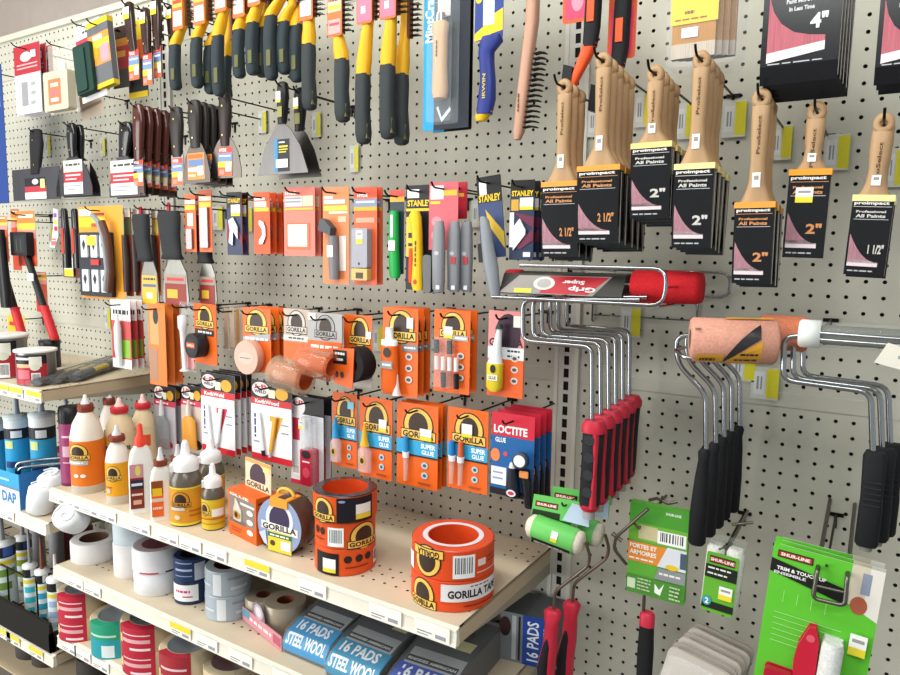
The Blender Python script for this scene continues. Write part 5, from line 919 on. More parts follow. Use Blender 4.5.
# shur line style mini rollers, green cards
SH = lambda u0, v0, u1, v1: [('r', u0, v0, u1, v1, '2A2624:p'), ('r', u0+.01, v0+(v1-v0)*.15, u1-.01, v1-(v1-v0)*.15, 'A8322A:p'), ('t', 'SHUR-LINE', u0+.03, v0+(v1-v0)*.28, u1-.03, v1-(v1-v0)*.28, 'F0F0EA')]
def mini(label, a, y, red=True):
    dx, dy = a
    c = lambda x, yy: aty(x+dx, yy+dy, y)
    O = c(560, 500); root = thing('mini_roller', label, 'mini paint roller', O, (0, 0, 0)); g = lambda x, yy: c(x, yy)-O
    m = MB(); q = [g(534, 494), g(592, 504), g(589, 527), g(531, 514)]
    vs = [tuple(p) for p in q]+[(p.x, .06, p.z) for p in q]; m.add(vs, [(0, 3, 2, 1), (4, 5, 6, 7), (0, 1, 5, 4), (1, 2, 6, 5), (2, 3, 7, 6), (3, 0, 4, 7)], '66BE5E:p')
    def mp(u, v, k): p = q[0].lerp(q[1], u).lerp(q[3].lerp(q[2], u), v); return (p.x, -.008*k, p.z)
    m.decal(SH(.05, .28, .45, .55)+[('r', .02, .7, .5, 1, '24301E:p'), ('p', [(.68, .1), (.98, .2), (1, 1), (.55, .95)], 'B9C9E0:p')], mp); m.build('header_card', root)
    A = g(535, 524); B = g(581, 541); dd = (B-A); R = .8; ang = math.atan2(dd.z, dd.x)
    M_ = Matrix.Translation(A+Vector((0, -.35, 0))) @ Matrix.Rotation(-ang, 4, 'Y') @ Matrix.Rotation(PI/2, 4, 'Y'); L = dd.length
    m = MB(); m.T = M_; m.lathe([(0, -.35), (R*.6, -.35), (R*.95, -.1), (R, .2), (R, L-.2), (R*.95, L+.15), (R*.6, L+.3), (0, L+.3)], 'D9CFBE:f', 26); m.build('fuzzy_cover', root)
    m = MB(); m.T = M_; m.lathe([(R+.04, .2), (R+.06, .25), (R+.06, L-.2), (R+.04, L-.15)], '66BE5E:p', 28); m.T = Matrix.Identity(4)
    axv = dd.normalized(); upv = Vector((-axv.z, 0, axv.x))
    def cy(u, v, k):
        an = math.radians(80-150*v); p = A+Vector((0, -.35, 0))+axv*(.25+(L-.5)*u)+(upv*math.sin(an)+Vector((0, -1, 0))*math.cos(an))*(R+.07+.008*k); return tuple(p)
    for v0 in (0,): m.decal([('r', .02, .72, .98, .8, '1E1C1E:p'), ('r', .02, .8, .98, .88, '1E1C1E:p'), ('r', .02, .88, .98, .98, '1E1C1E:p'), ('r', .5, .3, .66, .42, 'EDEDE8'), ('r', .5, .42, .66, .5, 'EDEDE8'), ('r', .5, .5, .66, .6, 'E6CF36'), ('t', 'MULTI-PURPOSE', .08, .78, .8, .92, 'E6E6E0')], cy)
    m.build('label_sleeve', root)
    m = MB(); pts = [g(588, 541)+Vector((0, -.35, 0)), g(590, 556), g(588, 566), g(562, 586), g(555, 592), g(553, 614)]; m.tube(bend([tuple(p) for p in pts], .4), .11, '7E7068:s', 8); m.build('wire_frame', root)
    hx = g(553, 612); m = MB()
    m.loft([(hx.x-.3, 0, hx.z-7, .5, .5), (hx.x-.35, 0, hx.z-4, .62, .55), (hx.x-.1, 0, hx.z-2.4, .5, .5), (hx.x-.05, 0, hx.z-.9, .45, .45), (hx.x, 0, hx.z, .62, .5), (hx.x, 0, hx.z+.2, .4, .35)], 'C22A40:p', 14, 2.6); m.build('handle', root)
    m = MB(); m.loft([(hx.x-.4, -.32, hx.z-6.8, .36, .4), (hx.x-.45, -.32, hx.z-4, .42, .42), (hx.x-.22, -.28, hx.z-2.4, .28, .36), (hx.x-.15, -.2, hx.z-1.5, .12, .2)], '1B1B20:m', 12); m.build('grip', root)
    return root
mini('mini roller with green header card, white sticker and red handle, front one', (0, 0), -8.6)
mini('mini roller with green header card, directly behind the front one', (19, -8), -6.8)
hook(aty(566, 505, -8.6).x, aty(566, 505, -8.6).z, -9.2, 'green mini rollers')
# doors and cabinets roller
O = aty(657, 505, -6.5); root = thing('mini_roller', 'green and orange carded roller lettered PORTES ET ARMOIRES with red topped handle', 'mini paint roller', O)
cx, zt, W, H = span((628, 506, 687, 598), -6.5)
def gbox(root):
    m = MB(); m.rbox(cx-O.x-W/2, cx-O.x+W/2, 0, .5, zt-O.z-H, zt-O.z, .1, '5FA83A:p'); x0, x1 = cx-O.x-W/2, cx-O.x+W/2
    m.face(x0, x1, zt-O.z-H, zt-O.z, 0, [('r', 0, 0, 1, .22, '4C9A35:p'), ('r', 0, .22, 1, .42, '6FB23A:p'), ('r', .17, .24, .5, .39, 'CFC49A:p'), ('bar', .5, .26, .98, .4, '33333A'), ('t', 'SHUR-LINE', .62, .05, .88, .08, 'E8F0E0'), ('r', 0, .43, 1, .65, 'E08A3A:p'), ('t', 'PORTES ET', .03, .45, .5, .5, 'F6F0E6'), ('t', 'ARMOIRES', .03, .52, .5, .57, 'F6F0E6'), ('t', 'DOORS CABINETS', .03, .6, .45, .63, 'F6F0E6'),
        ('p', [(.68, .42), (1, .42), (1, .65), (.52, .65)], 'D8DCE4:p'), ('r', .9, .45, 1, .62, '4A5A72'), ('e', .66, .6, .88, .66, 'E2C02A'), ('p', [(.55, .66), (1, .66), (1, .79), (.48, .79)], '8A8E90:p'), ('t', 'MINI ROLLER', .56, .7, .92, .74, 'E6E6E6'),
        ('r', 0, .8, 1, 1, '4C8A35:p'), ('r', .02, .84, .16, .95, 'C9D8B8'), ('p', [(.5, .84), (.58, .9), (.66, .82), (.6, .96), (.5, .94)], 'E8F0E4')]+lines(.2, .82, .44, .96, 4, 'B9CCA8')+lines(.76, .82, .95, .98, 4, 'B9CCA8', 4)); m.build('package', root)
gbox(root)
m = MB(); xr = aty(643, 600, -6.5).x-O.x; zr = lambda p: aty(643, p, -6.5).z-O.z
m.tube([(xr, .25, zr(595)), (xr, .25, zr(616))], .11, '6A625E:s', 8)
pts = [aty(648, 509, -7.4)-O, aty(616, 537, -7.2)-O, aty(614, 549, -7)-O, aty(626, 564, -6.3)-O]; m.tube(bend([tuple(p) for p in pts], .3), .11, '7A726C:s', 8); m.tube([tuple(aty(612, 533, -7.1)-O), tuple(aty(622, 541, -7)-O)], .14, '8A827C:s', 8); m.build('wire_frame', root)
cx2, zt2, W2, H2 = span((637, 613, 652, 690), -6.5); m = MB(); X = cx2-O.x; Z = zt2-O.z; r = W2/2
m.loft([(X, .25, Z-H2, r, r*.9), (X, .25, Z-H2*.5, r*1.05, r), (X, .25, Z-H2*.16, r*.92, r*.85)], '17181C:m', 16, 2.6); m.build('grip', root); m = MB()
m.loft([(X, .25, Z-H2*.17, r, r*.9), (X, .25, Z-H2*.03, r*.98, r*.9), (X, .25, Z, r*.7, r*.6)], 'C42C44:p', 16, 2.6); m.build('grip_collar', root)
P = aty(662, 500, -1.2); m = MB(); m.tube([(-.9, 0, -.2), (-.3, -.3, .15), (.5, -.2, -.1), (1.1, 0, .1)], .12, '77706A:s', 8); m.tube([(0, 1.1, 0), (0, -5.6, -.2), (-.2, -6, .2)], .1, '77706A:s', 8); m.tube([(-.1, -.3, -.5), (.1, -.3, .4)], .1, '77706A:s', 8)
tag(m.build('peg_hook', None, P), 'bare metal double hook above the green and orange package', 'hook')
# pack of two small white rollers
def wr(root, W, H, d):
    for x in (-W*.26, W*.26):
        m = MB(); m.loft([(x, -.35, d-H*.98, W*.18, .3), (x, -.4, d-H*.93, W*.24, .45), (x, -.4, d-H*.16, W*.24, .45), (x, -.35, d-H*.1, W*.18, .3)], 'DADCD4:f', 16); m.build('roller_cover', root)
    m = MB(); m.rbox(-W*.44, W*.4, -.92, -.86, d-H*.96, d-H*.18, .1, '64AE36:p')
    m.face(-W*.44, W*.4, d-H*.96, d-H*.18, -.92, SH(.1, .05, .9, .17)+[('r', 0, .2, 1, .42, '20281E:p'), ('t', 'CABINET', .08, .23, .8, .28, 'E6E6E0'), ('t', 'REFILLS', .08, .32, .7, .37, 'E6E6E0'), ('r', 0, .82, 1, .94, '20281E:p'), ('e', .02, .74, .3, .9, '3A9AB0'), ('t', '2', .1, .77, .22, .87, 'F0F0F0')]+sticker(.5, .52, .92, .74)); m.build('label', root)
carded('roller_refill_pack', 'clear pack of two small white rollers with green label', 'roller pack', (707, 536, 745, 612), -6.3, [('r', .05, .1, .95, .95, 'C9CCC2:p')], wr, hk=None, side='D4D8D0:c', rot=(0, 3, 0))
P = span((707, 536, 745, 612), -6.3); m = MB(); m.tube([(0, 6.2, .1), (0, 0, 0), (-.6, -.7, -.3)], .1, '8A857E:s', 8); m.tube([(-.5, 3, .1), (.7, 3.6, .3)], .1, '8A857E:s', 8)
tag(m.build('peg_hook', None, (P[0]+.2, -6.3, P[1]-.4)), 'plain metal hook holding the pack of two white rollers', 'hook')
# bagged tray liners
cx, zt, W, H = span((664, 668, 734, 740), -7.5); root = thing('tray_liner_pack', 'crinkled clear bag of white tray liners at the bottom of the wall', 'tray liner pack', (cx, -7.5, zt), (0, 12, 0))
m = MB()
for i in range(6): m.rbox(-W/2+.15*i, W/2-.1+.12*i, .5*i, .5*i+.18, -H, .5+.18*i, .5, ('C2BAB2:p', 'A89F97:p')[i % 2])
m.build('liners', root); m = MB(); m.loft([(0, 1.2, -H, W*.52, 1.9), (0, 1.2, -H*.5, W*.54, 2.0), (0, 1.3, -.2, W*.5, 1.7), (.2, 1.4, .5, W*.35, .8)], 'F4F2F0:x', 24, 5); m.build('plastic_bag', root)
m = MB(); m.prism([(-.9, -3.0), (-.6, -3.1), (.9, -.9), (.7, -.8)], -.82, -.8, '3A3634:p'); m.build('dark_strip', root)
# trim and touch up kits
def kit2(root, W, H, d):
    m = MB(); m.prism([(-W*.1, d-H*.98), (-W*.15, d-H*.75), (-W*.13, d-H*.6), (-W*.06, d-H*.47), (W*.0, d-H*.46), (W*.05, d-H*.55), (W*.06, d-H*.75), (W*.02, d-H*.98)], -.75, -.35, 'C01F38:p'); pass
    m.add([(-W*.03+.22*math.cos(a*PI/8), -.78, d-H*.53+.22*math.sin(a*PI/8)) for a in range(16)], [tuple(range(16))], 'D8586A:p'); m.rbox(-W*.4, -W*.12, -.75, -.3, d-H*1.05, d-H*.83, .2, 'B01A34:p'); m.build('pad_edger', root)
    m = MB(); m.loft([(W*.17, -.7, d-H*1.1, W*.1, W*.1), (W*.17, -.7, d-H*.55, W*.1, W*.1), (W*.17, -.7, d-H*.51, W*.085, W*.085)], 'D5D8D6:f', 22); m.build('roller_cover', root)
carded('paint_kit_card', 'large bright green painting kit card with red pad and white roller', 'paint kit', (767, 556, 880, 705), -9, [('r', 0, 0, 1, 1, '5FBF35:p'), ('p', [(.72, 0), (1, 0), (1, .34), (.72, .26)], 'CFC6B2:p'), ('p', [(.88, .0), (1, .0), (1, .34), (.86, .3)], 'E2DED6:p'), ('r', .82, .04, .9, .18, '8A94A8:p'), ('e', .75, .2, .9, .32, 'A85A42:p')]+SH(.05, .035, .38, .085)+[('p', [(0, .1), (.72, .18), (.72, .28), (0, .19)], '1E1E1E:p'), ('t', 'TRIM & TOUCH UP', .06, .145, .52, .17, 'F0F0F0'), ('t', 'ENSEMBLE', .04, .18, .34, .2, 'D8D8D8')]
       +[('r', .1, .46+.04*i, .72, .463+.04*i, 'BFE6A8') for i in range(6)]+[('r', .16+.13*i, .3, .165+.13*i, .38, 'A8D890') for i in range(4)]+sticker(.8, .44, .95, .58), kit2, 3, .6, hk=None, side='C9CFC0:p', group='large green painting kits', rot=(0, 4, 0), r=.35)
P = span((767, 556, 880, 705), -9); m = MB(); X = .3
m.tube(bend([(-.7, 9, 1.0), (-.7, -.5, -.1), (-.8, -.7, -1.6), (.7, -.7, -1.6), (.7, -.5, -.1), (.7, 9, 1.0)], .3), .12, '6E6A64:s', 8); m.tube([(-.75, -.6, -.9), (.75, -.6, -.9)], .08, '6E6A64:s', 6)
tag(m.build('peg_hook', None, (P[0]+X, -9, P[1]-.6)), 'grey metal loop hook through the large green kit cards', 'hook')

# price tags left on the board
for a in ((644, 92, 1.3, 2.4, 'yellow edged price tag right of the widest orange banded brushes'), (686, 103, 1.3, 2.4, 'yellow edged price tag between the two pale banded brush stacks'), (735, 100, 1.5, 2.4, 'yellow edged price tag right of the topmost pale banded brush'),
          (782, 125, 1.3, 2.2, 'yellow edged price tag beside the longest hanging brush'), (838, 134, 1.4, 2.2, 'yellow edged price tag right of the single stickered brush'), (896, 148, 1.2, 2.3, 'yellow edged price tag at the right photo edge'),
          (596, 106, 1.2, 2.2, 'yellow price tag between the first two brush stacks'), (631, 307, 1.5, 2.2, 'yellow edged price tag under the wire rack'), (766, 367, 1.7, 2.2, 'yellow edged price tag below the pink roller cover'),
          (744, 352, 1.6, 2.0, 'yellow edged price tag half hidden behind the bent roller frames'), (262, 111, 1.1, 2.1, 'faded price tag on the empty hook beside the wide putty knife'), (102, 138, 1.0, 2.1, 'yellow price tag on the wall between the flared knives'),
          (47, 135, 1.2, 2.6, 'yellow price tag right of the taping knife handle'), (165, 120, 1.2, 2.6, 'yellow price tag between brown scrapers and upright'), (217, 206, 1.6, 2.5, 'yellow price tag right of the thin orange cards'),
          (247, 207, 1.4, 2.5, 'yellow price tag right of the dark blade cards'), (50, 227, 1.2, 2.6, 'yellow price tag left of the white tube strip'), (478, 200, 1.2, 2.2, 'yellow price tag behind the grey folding knife'),
          (354, 145, 1.0, 2.4, 'white price tag behind the pink stickered wire brush grips'), (316, 112, 1.1, 2.3, 'yellow price tag below the long wire brush beside the broad knife'), (378, 325, 1.2, 2.4, 'yellow price tag right of the black duct tape card'), (536, 232, 1, 1.6, 'price tag behind the leftmost brush sleeve'), (107, 308, 1.2, 2.6, 'pale yellow tag left of the white topped glue cards')):
    pricetag(*a)

# ---------------------------------------------------------------- things standing on the shelves
def fit(l, r, top, bot, z):          # upright cylinder from its pixel sides, near top rim and near bottom rim
    P = atz((l+r)/2, bot, z); d = Vector((P.x, P.y-CC.y, 0)); dist = d.length; d.normalize()
    R = 1.0
    for _ in range(6):
        c = P+d*R; depth = (c-CC).dot(CF); R = (r-l)/2*depth/FPX
    q = ray((l+r)/2, top); H = CC.z+q.z*(dist/math.hypot(q.x, q.y))-z
    c = P+d*R; face = math.degrees(math.atan2((CC.x-c.x), -(CC.y-c.y)))
    return Vector((c.x, c.y, z)), R, H, face
def bottle(name, label, cat, px, z, prof, col, cap, capcol, noz, nozcol, lab=None, labv=(.15, .7), labang=75, e=None, group=None, dy=0):
    # prof: (r fraction, h fraction of the body); cap: (r fraction, height in), noz: heights
    c, R, H, face = fit(*px, z); c.y += dy
    root = thing(name, label, cat, c, (0, 0, face), group); Hb = H-cap[1]-noz
    m = MB(); m.lathe([(R*a, Hb*b) for a, b in [(0, 0)]+prof], col, 28)
    m.build('body', root)
    if lab:
        m = MB(); z0, z1 = Hb*labv[0], Hb*labv[1]; m.lathe([(R*1.005, z0), (R*1.005, z1)], lab[0], 28)
        m.wrap(R*1.01, -labang, labang, z0, z1, lab[1:]); m.build('label', root)
    rc = R*cap[0]; m = MB(); m.lathe([(rc, Hb-.02), (rc*1.02, Hb+cap[1]*.5), (rc*.95, Hb+cap[1]), (0, Hb+cap[1])], capcol, 20)
    for k in range(16): a = k*PI/8; m.box(rc*math.cos(a)-.02, rc*math.cos(a)+.02, rc*math.sin(a)-.02, rc*math.sin(a)+.02, Hb+.05, Hb+cap[1]*.8, capcol)
    cp = m.build('cap', root)
    if noz:
        m = MB(); m.lathe([(rc*.6, Hb+cap[1]-.02), (rc*.42, Hb+cap[1]+noz*.3), (rc*.3, Hb+cap[1]+noz*.45), (rc*.2, Hb+cap[1]+noz*.95), (0, Hb+cap[1]+noz)], nozcol, 14); m.build('nozzle', cp)
    return root
ROUND = [(1, .0), (1, .62), (.97, .7), (.8, .86), (.5, .97), (.45, 1)]
BOX_ = [(1, 0), (1, .8), (.9, .88), (.5, .97), (.45, 1)]
GB = lambda: badge(.15, .05, .75, .55)
bottle('spray_can', 'black capped purple can at the left end of the glue shelf', 'can', (63, 84, 408, 486), S1, [(1, 0), (1, 1)], '8A3A66:p', (1.0, 1.6), '17161A:p', 0, 'FFFFFF', ['8E3A68:p', ('r', .1, .3, .9, .5, 'C9A8BC'), ('r', .1, .6, .9, .62, 'D8B8CC'), ('r', .1, .1, .9, .14, 'D8B8CC')], (.05, .9), 60)
bottle('glue_bottle', 'large white glue bottle with orange label and brown cap on shelf', 'glue bottle', (74, 105, 397, 494), S1, ROUND, 'E6DED2:p', (.47, .75), '7E3826:p', .9, 'DCDCE0:p', ['E2741C:p']+badge(.0, .05, .55, .4)+[('r', .0, .42, .5, .52, 'B8B4B0'), ('t', 'WOOD', .05, .44, .4, .5, 'F0F0F0'), ('e', .18, .72, .3, .8, 'EDE6E0'), ('e', .33, .72, .45, .8, 'EDE6E0')], (.1, .66), 80)
bottle('glue_bottle', 'tall white glue bottle with brown cap behind the large orange labelled one', 'glue bottle', (102, 122, 391, 470), S1, ROUND, 'DDD5CC:p', (.55, .7), '7E3826:p', .9, 'DCDCE0:p')
TB = [('r', 0, .1, .35, .3, 'E2B62A'), ('r', .05, .35, .5, .55, 'C8252C:p'), ('t', 'III', .5, .3, .75, .5, '2A4A3A'), ('r', 0, .7, .6, .95, 'B8303C:p')]
bottle('glue_bottle', 'cream wood glue bottle with bright red cap behind the small yellow one', 'glue bottle', (108, 137, 400, 486), S1, ROUND, 'DDC8A4:p', (.56, .6), 'C22A34:p', .9, 'E4B8B4:p', ['DCC8A6:p']+TB, (.2, .75), 70)
bottle('glue_bottle', 'cream wood glue bottle with red cap, right one of the cream pair', 'glue bottle', (133, 158, 396, 478), S1, ROUND, 'DDC8A4:p', (.58, .6), 'C22A34:p', .9, 'E4B8B4:p', ['DCC8A6:p', ('r', .1, .2, .7, .5, 'D8522C:p'), ('r', .15, .3, .5, .36, '2A2A2A')], (.2, .75), 70)
bottle('glue_bottle', 'small white glue bottle with yellow label and brown cap', 'glue bottle', (108, 131, 427, 505), S1, ROUND, 'E8E2D8:p', (.66, .55), '7E3826:p', .95, 'CFCFD4:p', ['E6A01E:p']+badge(.05, .08, .6, .5)+[('r', .05, .7, .3, .74, 'C9501E'), ('e', .1, .76, .25, .9, 'D8C8B0')], (.14, .68), 75)
def flat(name, label, px, z, col, capc, noz, lab, cat='glue bottle', w2=.55):
    c, R, H, face = fit(*px, z); root = thing(name, label, cat, c, (0, 0, face)); m = MB()
    m.loft([(0, 0, 0, R*.95, R*w2), (0, 0, .15, R, R*w2), (0, 0, H*.55, R*.97, R*w2), (0, 0, H*.68, R*.8, R*w2*.9), (0, 0, H*.76, R*.45, R*.42)], col, 24, 4)
    m.build('body', root); m = MB(); m.loft([(0, 0, H*.75, R*.5, R*.5), (0, 0, H*.84, R*.45, R*.45), (0, 0, H*.87, R*.25, R*.25), (0, 0, H*.98, R*.2, R*.2), (0, 0, H, R*.1, R*.1)] if noz == 1 else [(0, 0, H*.75, R*.62, R*.55), (0, 0, H*.83, R*.62, R*.55)], capc, 16); m.build('cap', root)
    if noz != 1: m = MB(); m.loft([(0, 0, H*.83, R*.34, R*.34), (0, 0, H*.9, R*.22, R*.22), (0, 0, H, R*.14, R*.14)], noz, 12); m.build('nozzle', root)
    m = MB(); m.box(-R*.88, R*.15, -R*w2-.05, -R*w2-.02, H*.06, H*.56, lab[0]); m.face(-R*.88, R*.15, H*.06, H*.56, -R*w2-.05, lab[1:]); m.build('label', root); return root
flat('glue_bottle', 'flat white glue bottle with orange red spout cap and photo label', (131, 155, 426, 515), S1, 'E6E4E0:p', 'E2432E:p', 1, ['7E3026:p', ('r', 0, 0, 1, .3, 'C98A9A'), ('e', .4, .02, .8, .26, 'D8CC5A'), ('r', 0, .35, 1, .55, '2A2A3E'), ('r', .1, .42, .9, .48, 'D8D8E4'), ('r', .1, .65, .9, .7, 'E2C8B8'), ('r', .2, .8, .8, .9, 'D8A88A')])
flat('glue_bottle', 'flat white glue bottle with yellow and orange label, front brown cap', (152, 173, 450, 522), S1, 'E6E2DC:p', '7E3826:p', 'CFCFD4:p', ['E5672A:p', ('r', 0, 0, 1, .35, '8A4A20'), ('r', .1, .2, .9, .42, 'E6C02A'), ('r', 0, .48, 1, .58, 'D8C8C0'), ('t', 'WOOD', .1, .7, .9, .82, 'F0DCD0')])
flat('glue_bottle', 'flat white glue bottle with brown cap partly behind the dark amber bottle', (169, 190, 447, 512), S1, 'E2DED8:p', '7E3826:p', 'CFCFD4:p', ['D8742A:p', ('r', .1, .2, .9, .42, 'E6C02A')])
GL = [(1, .0), (1, .72), (.96, .8), (.7, .92), (.62, 1)]
def wcap(name, label, px, lab, lv=(.02, .72)):
    c, R, H, face = fit(*px, S1); root = thing(name, label, 'glue bottle', c, (0, 0, face)); Hb = H*.66
    m = MB(); m.lathe([(0, 0)]+[(R*a, Hb*b) for a, b in [(.95, 0), (1, .03), (1, .8), (.96, .86), (.72, .97), (.66, 1)]], '5E564C:g', 28); m.build('body', root)
    m = MB(); m.lathe([(R*1.01, Hb*lv[0]+.05), (R*1.01, Hb*lv[1])], lab[0], 28); m.wrap(R*1.015, -75, 75, Hb*lv[0]+.05, Hb*lv[1], lab[1:]); m.build('label', root)
    m = MB(); m.lathe([(R*.8, Hb-.1), (R*.82, Hb+H*.06), (R*.72, Hb+H*.12), (R*.4, Hb+H*.16), (R*.3, Hb+H*.17), (R*.22, Hb+H*.3), (R*.12, H), (0, H)], 'E9E9EA:p', 20); m.build('spout_cap', root)
    m = MB(); m.box(-R*.95, -R*.6, -R*.4, 0, Hb-.05, Hb+.5, 'E9E9EA:p'); m.build('cap_tab', root)
YL = ['D8922A:p', ('r', 0, 0, 1, .04, 'E6D03A'), ('r', 0, .94, 1, 1, 'E6D03A')]+badge(.1, .1, .6, .5, 'GORILLA', 'C98A2A:p')+[('r', .1, .52, .45, .6, 'C9C4BC'), ('e', .2, .72, .35, .84, 'D8C8A8'), ('r', .55, .6, .95, .64, 'A8641E'), ('r', .55, .72, .95, .76, 'A8641E')]
wcap('glue_bottle', 'large dark amber glue bottle with white spout cap and gold label', (172, 203, 444, 527), YL)
wcap('glue_bottle', 'dark amber glue bottle with white spout cap, behind the large one', (199, 225, 440, 510), YL)
wcap('glue_bottle', 'small dark glue bottle with white spout cap and yellow label', (203, 225, 466, 531), ['D8B82A:p']+badge(-.05, .08, .4, .5)+[('r', .45, .3, .85, .56, 'EDEDEA'), ('r', 0, .6, .9, .66, 'C9641E'), ('r', 0, .78, .9, .82, 'B8862A')])
# boxed glue with header card
def box_item():
    A = atz(229, 532, S1); B = atz(256, 546, S1); a = math.degrees(math.atan2((B-A).y, (B-A).x)); W = (B-A).length*1.02; q = ray(233, 487); H = CC.z+q.z*(math.hypot(A.x-CC.x, A.y-CC.y)/math.hypot(q.x, q.y))-S1
    root = thing('glue_box', 'orange boxed glue with tall printed header on the glue shelf', 'glue box', A, (0, 0, a)); D = 2.2; m = MB()
    m.box(0, W, 0, D, 0, H, 'E0621E:p'); m.face(0, W, 0, H, 0, [('r', .05, .12, .95, .68, '8A7C74:p'), ('t', 'GLUE', .05, .06, .75, .12, 'F2ECE6'), ('r', .45, .2, .95, .25, 'E6E2DC'), ('r', .05, .62, .62, .7, '6A6460'), ('e', .68, .3, .9, .42, 'F0E8E0'), ('e', .68, .5, .9, .62, 'F0E8E0'), ('e', .68, .72, .9, .84, 'F0E8E0'), ('r', .1, .8, .5, .82, 'A8401A'), ('r', .1, .86, .45, .88, 'A8401A')])
    m.decal([('r', .1, .1, .8, .15, '8A3A14'), ('r', .1, .2, .7, .24, '8A3A14')], lambda u, v, k: (W+.006*k, D*u, H*(1-v))); m.build('box', root)
    m = MB(); m.loft([(W*.36, -.06, H*.38, W*.15, .1), (W*.36, -.06, H*.62, W*.15, .12), (W*.34, -.06, H*.72, W*.08, .08), (W*.3, -.06, H*.84, .1, .06)], 'C8C0B4:p', 14); m.face(W*.24, W*.48, H*.42, H*.6, -.18, [('e', 0, 0, 1, 1, 'C9842A'), ('e', .25, .15, .75, .85, '2A211C')]); m.build('bottle_print', root)
    q = ray(250, 455); z1 = CC.z+q.z*(math.hypot(A.x-CC.x+.5, A.y+D*.7-CC.y)/math.hypot(q.x, q.y))-S1
    m = MB(); m.rbox(W*.12, W*1.02, D*.62, D*.66, H-.05, max(z1, H+1.8), .1, 'E8D2B4:p'); m.face(W*.12, W*1.02, H, max(z1, H+1.8), D*.62, [('r', 0, 0, 1, .12, 'E8A05A'), ('e', .18, .1, .8, 1.0, '4A3A48:p'), ('r', 0, .72, 1, 1, 'EAD8B8:p'), ('t', 'GORILLA', .05, .76, .95, .95, '2A1E1A'), ('r', .72, .12, .95, .3, 'E8D88A')]); m.build('header_card', root)
box_item()
# upright roll, blue wrapper, facing the aisle
def blue_roll():
    A = atz(286, 557, S1); R = 2.25; face = math.degrees(math.atan2(CC.x-A.x, -(CC.y-A.y)))-42
    root = thing('tape_roll', 'tape roll', 'tape roll', A+Vector((-.9, .3, 0)), (0, 0, face)); root['label'] = 'tape roll stood on edge with blue grey wrapper and yellow carry handle'
    m = MB(); m.T = Matrix.Translation((0, -.1, R)) @ Matrix.Rotation(-PI/2, 4, 'X'); m.ring(R, R*.5, 0, 2.0, '4A3A30:g', 40, .1); m.T = Matrix.Identity(4); m.build('tape', root)
    m = MB(); m.add([(R*.99*math.cos(a*PI/20), -.12, R+R*.99*math.sin(a*PI/20)) for a in range(40)], [tuple(range(40))], '8A9CC0:p')
    m.face(-R, R, 0, 2*R, -.13, [('e', .2, .08, .82, .7, 'D8DCE6:p'), ('e', .28, .14, .74, .66, '3A2E50:p'), ('p', [(.1, .46), (.92, .5), (.92, .64), (.1, .6)], 'E8E4DC:p'), ('t', 'GORILLA', .13, .49, .89, .6, '26202E'), ('r', .25, .62, .78, .98, 'E6C83A:p'), ('r', .25, .64, .78, .72, '2E6A4A'), ('t', 'CLEAR', .3, .66, .74, .71, 'E8F0E8'), ('e', .3, .78, .42, .88, '4A3A20'), ('r', .55, .76, .76, .92, 'EDEDE4'), ('p', [(.05, .7), (.2, .62), (.24, .9), (.16, .86)], 'C2CCE0:p')]); m.build('wrapper', root)
    m = MB(); m.prism([(-R*.4, 2*R-.75), (R*.4, 2*R-.75), (R*.42, 2*R-.1), (-R*.34, 2*R+.02)], -.22, 1.4, 'E69A2E:p'); m.tube([(R*.36*math.cos(t*PI/8), .7, 2*R+.0+.5*math.sin(t*PI/8)) for t in range(9)], .13, 'E6B84A:p', 8); m.build('carry_handle', root)
blue_roll()
# orange rolls
def tape_roll(label, l, r, top, bot, z, col, bore, ops, cat='tape roll', core=.62, group=None, a=75, c0=None, name='tape_roll', side=None, film=None, spin=0):
    if c0 is None: c, R, H, face = fit(l, r, top, bot, z)
    else: c, R, H, face = c0; c = Vector((c.x, c.y, z))
    root = thing(name, label, cat, c, (0, 0, face+spin), group)
    m = MB(); m.ring(R, R*core, 0, H, side or col, 44, .08, bore); m.build('tape', root)
    if ops:
        m = MB(); m.lathe([(R*1.006, .06), (R*1.006, H-.06)], col, 44); m.wrap(R*1.012, -a, a, .06, H-.06, ops); m.build('wrapper', root)
    if film: m = MB(); m.lathe([(R*.6, H+.02), (R*.98, H+.05), (R*1.02, H-.1), (R*1.02, .05)], film, 36); m.build('film', root)
    return root, (c, R, H, face)
BO = 'D9481C:p'
c, R, H, face = fit(315, 376, 497, 577, S1)
h1 = H/3
tape_roll('black tape roll in orange wrap, bottom of the stack of three', 0, 0, 0, 0, S1, 'D9541E:p', 'C8441A:p', [('r', .08, .12, .42, 1, '1C1A1C:p'), ('r', .2, .35, .38, .75, 'EDEDE8'), ('r', .2, .75, .38, .9, 'E6CF36'), ('e', .48, .2, .58, .5, '2A201C'), ('e', .62, .2, .72, .5, '2A201C'), ('e', .75, .2, .85, .5, '2A201C'), ('r', .5, .65, .8, .7, '8A2A12'), ('bar', .9, .2, 1, .8, '2A2A2A')], c0=(c, R*.98, h1, face))
tape_roll('black tape roll in orange wrap, middle of the stack of three', 0, 0, 0, 0, S1+h1+.005, 'D9541E:p', 'C8441A:p', badge(.52, .02, .98, .98)+[('bar', .28, .15, .48, .9, '33555A'), ('e', .06, .2, .13, .5, '2A201C'), ('e', .16, .2, .23, .5, '2A201C'), ('r', .06, .65, .22, .7, '8A2A12')], c0=(c, R*.97, h1, face))
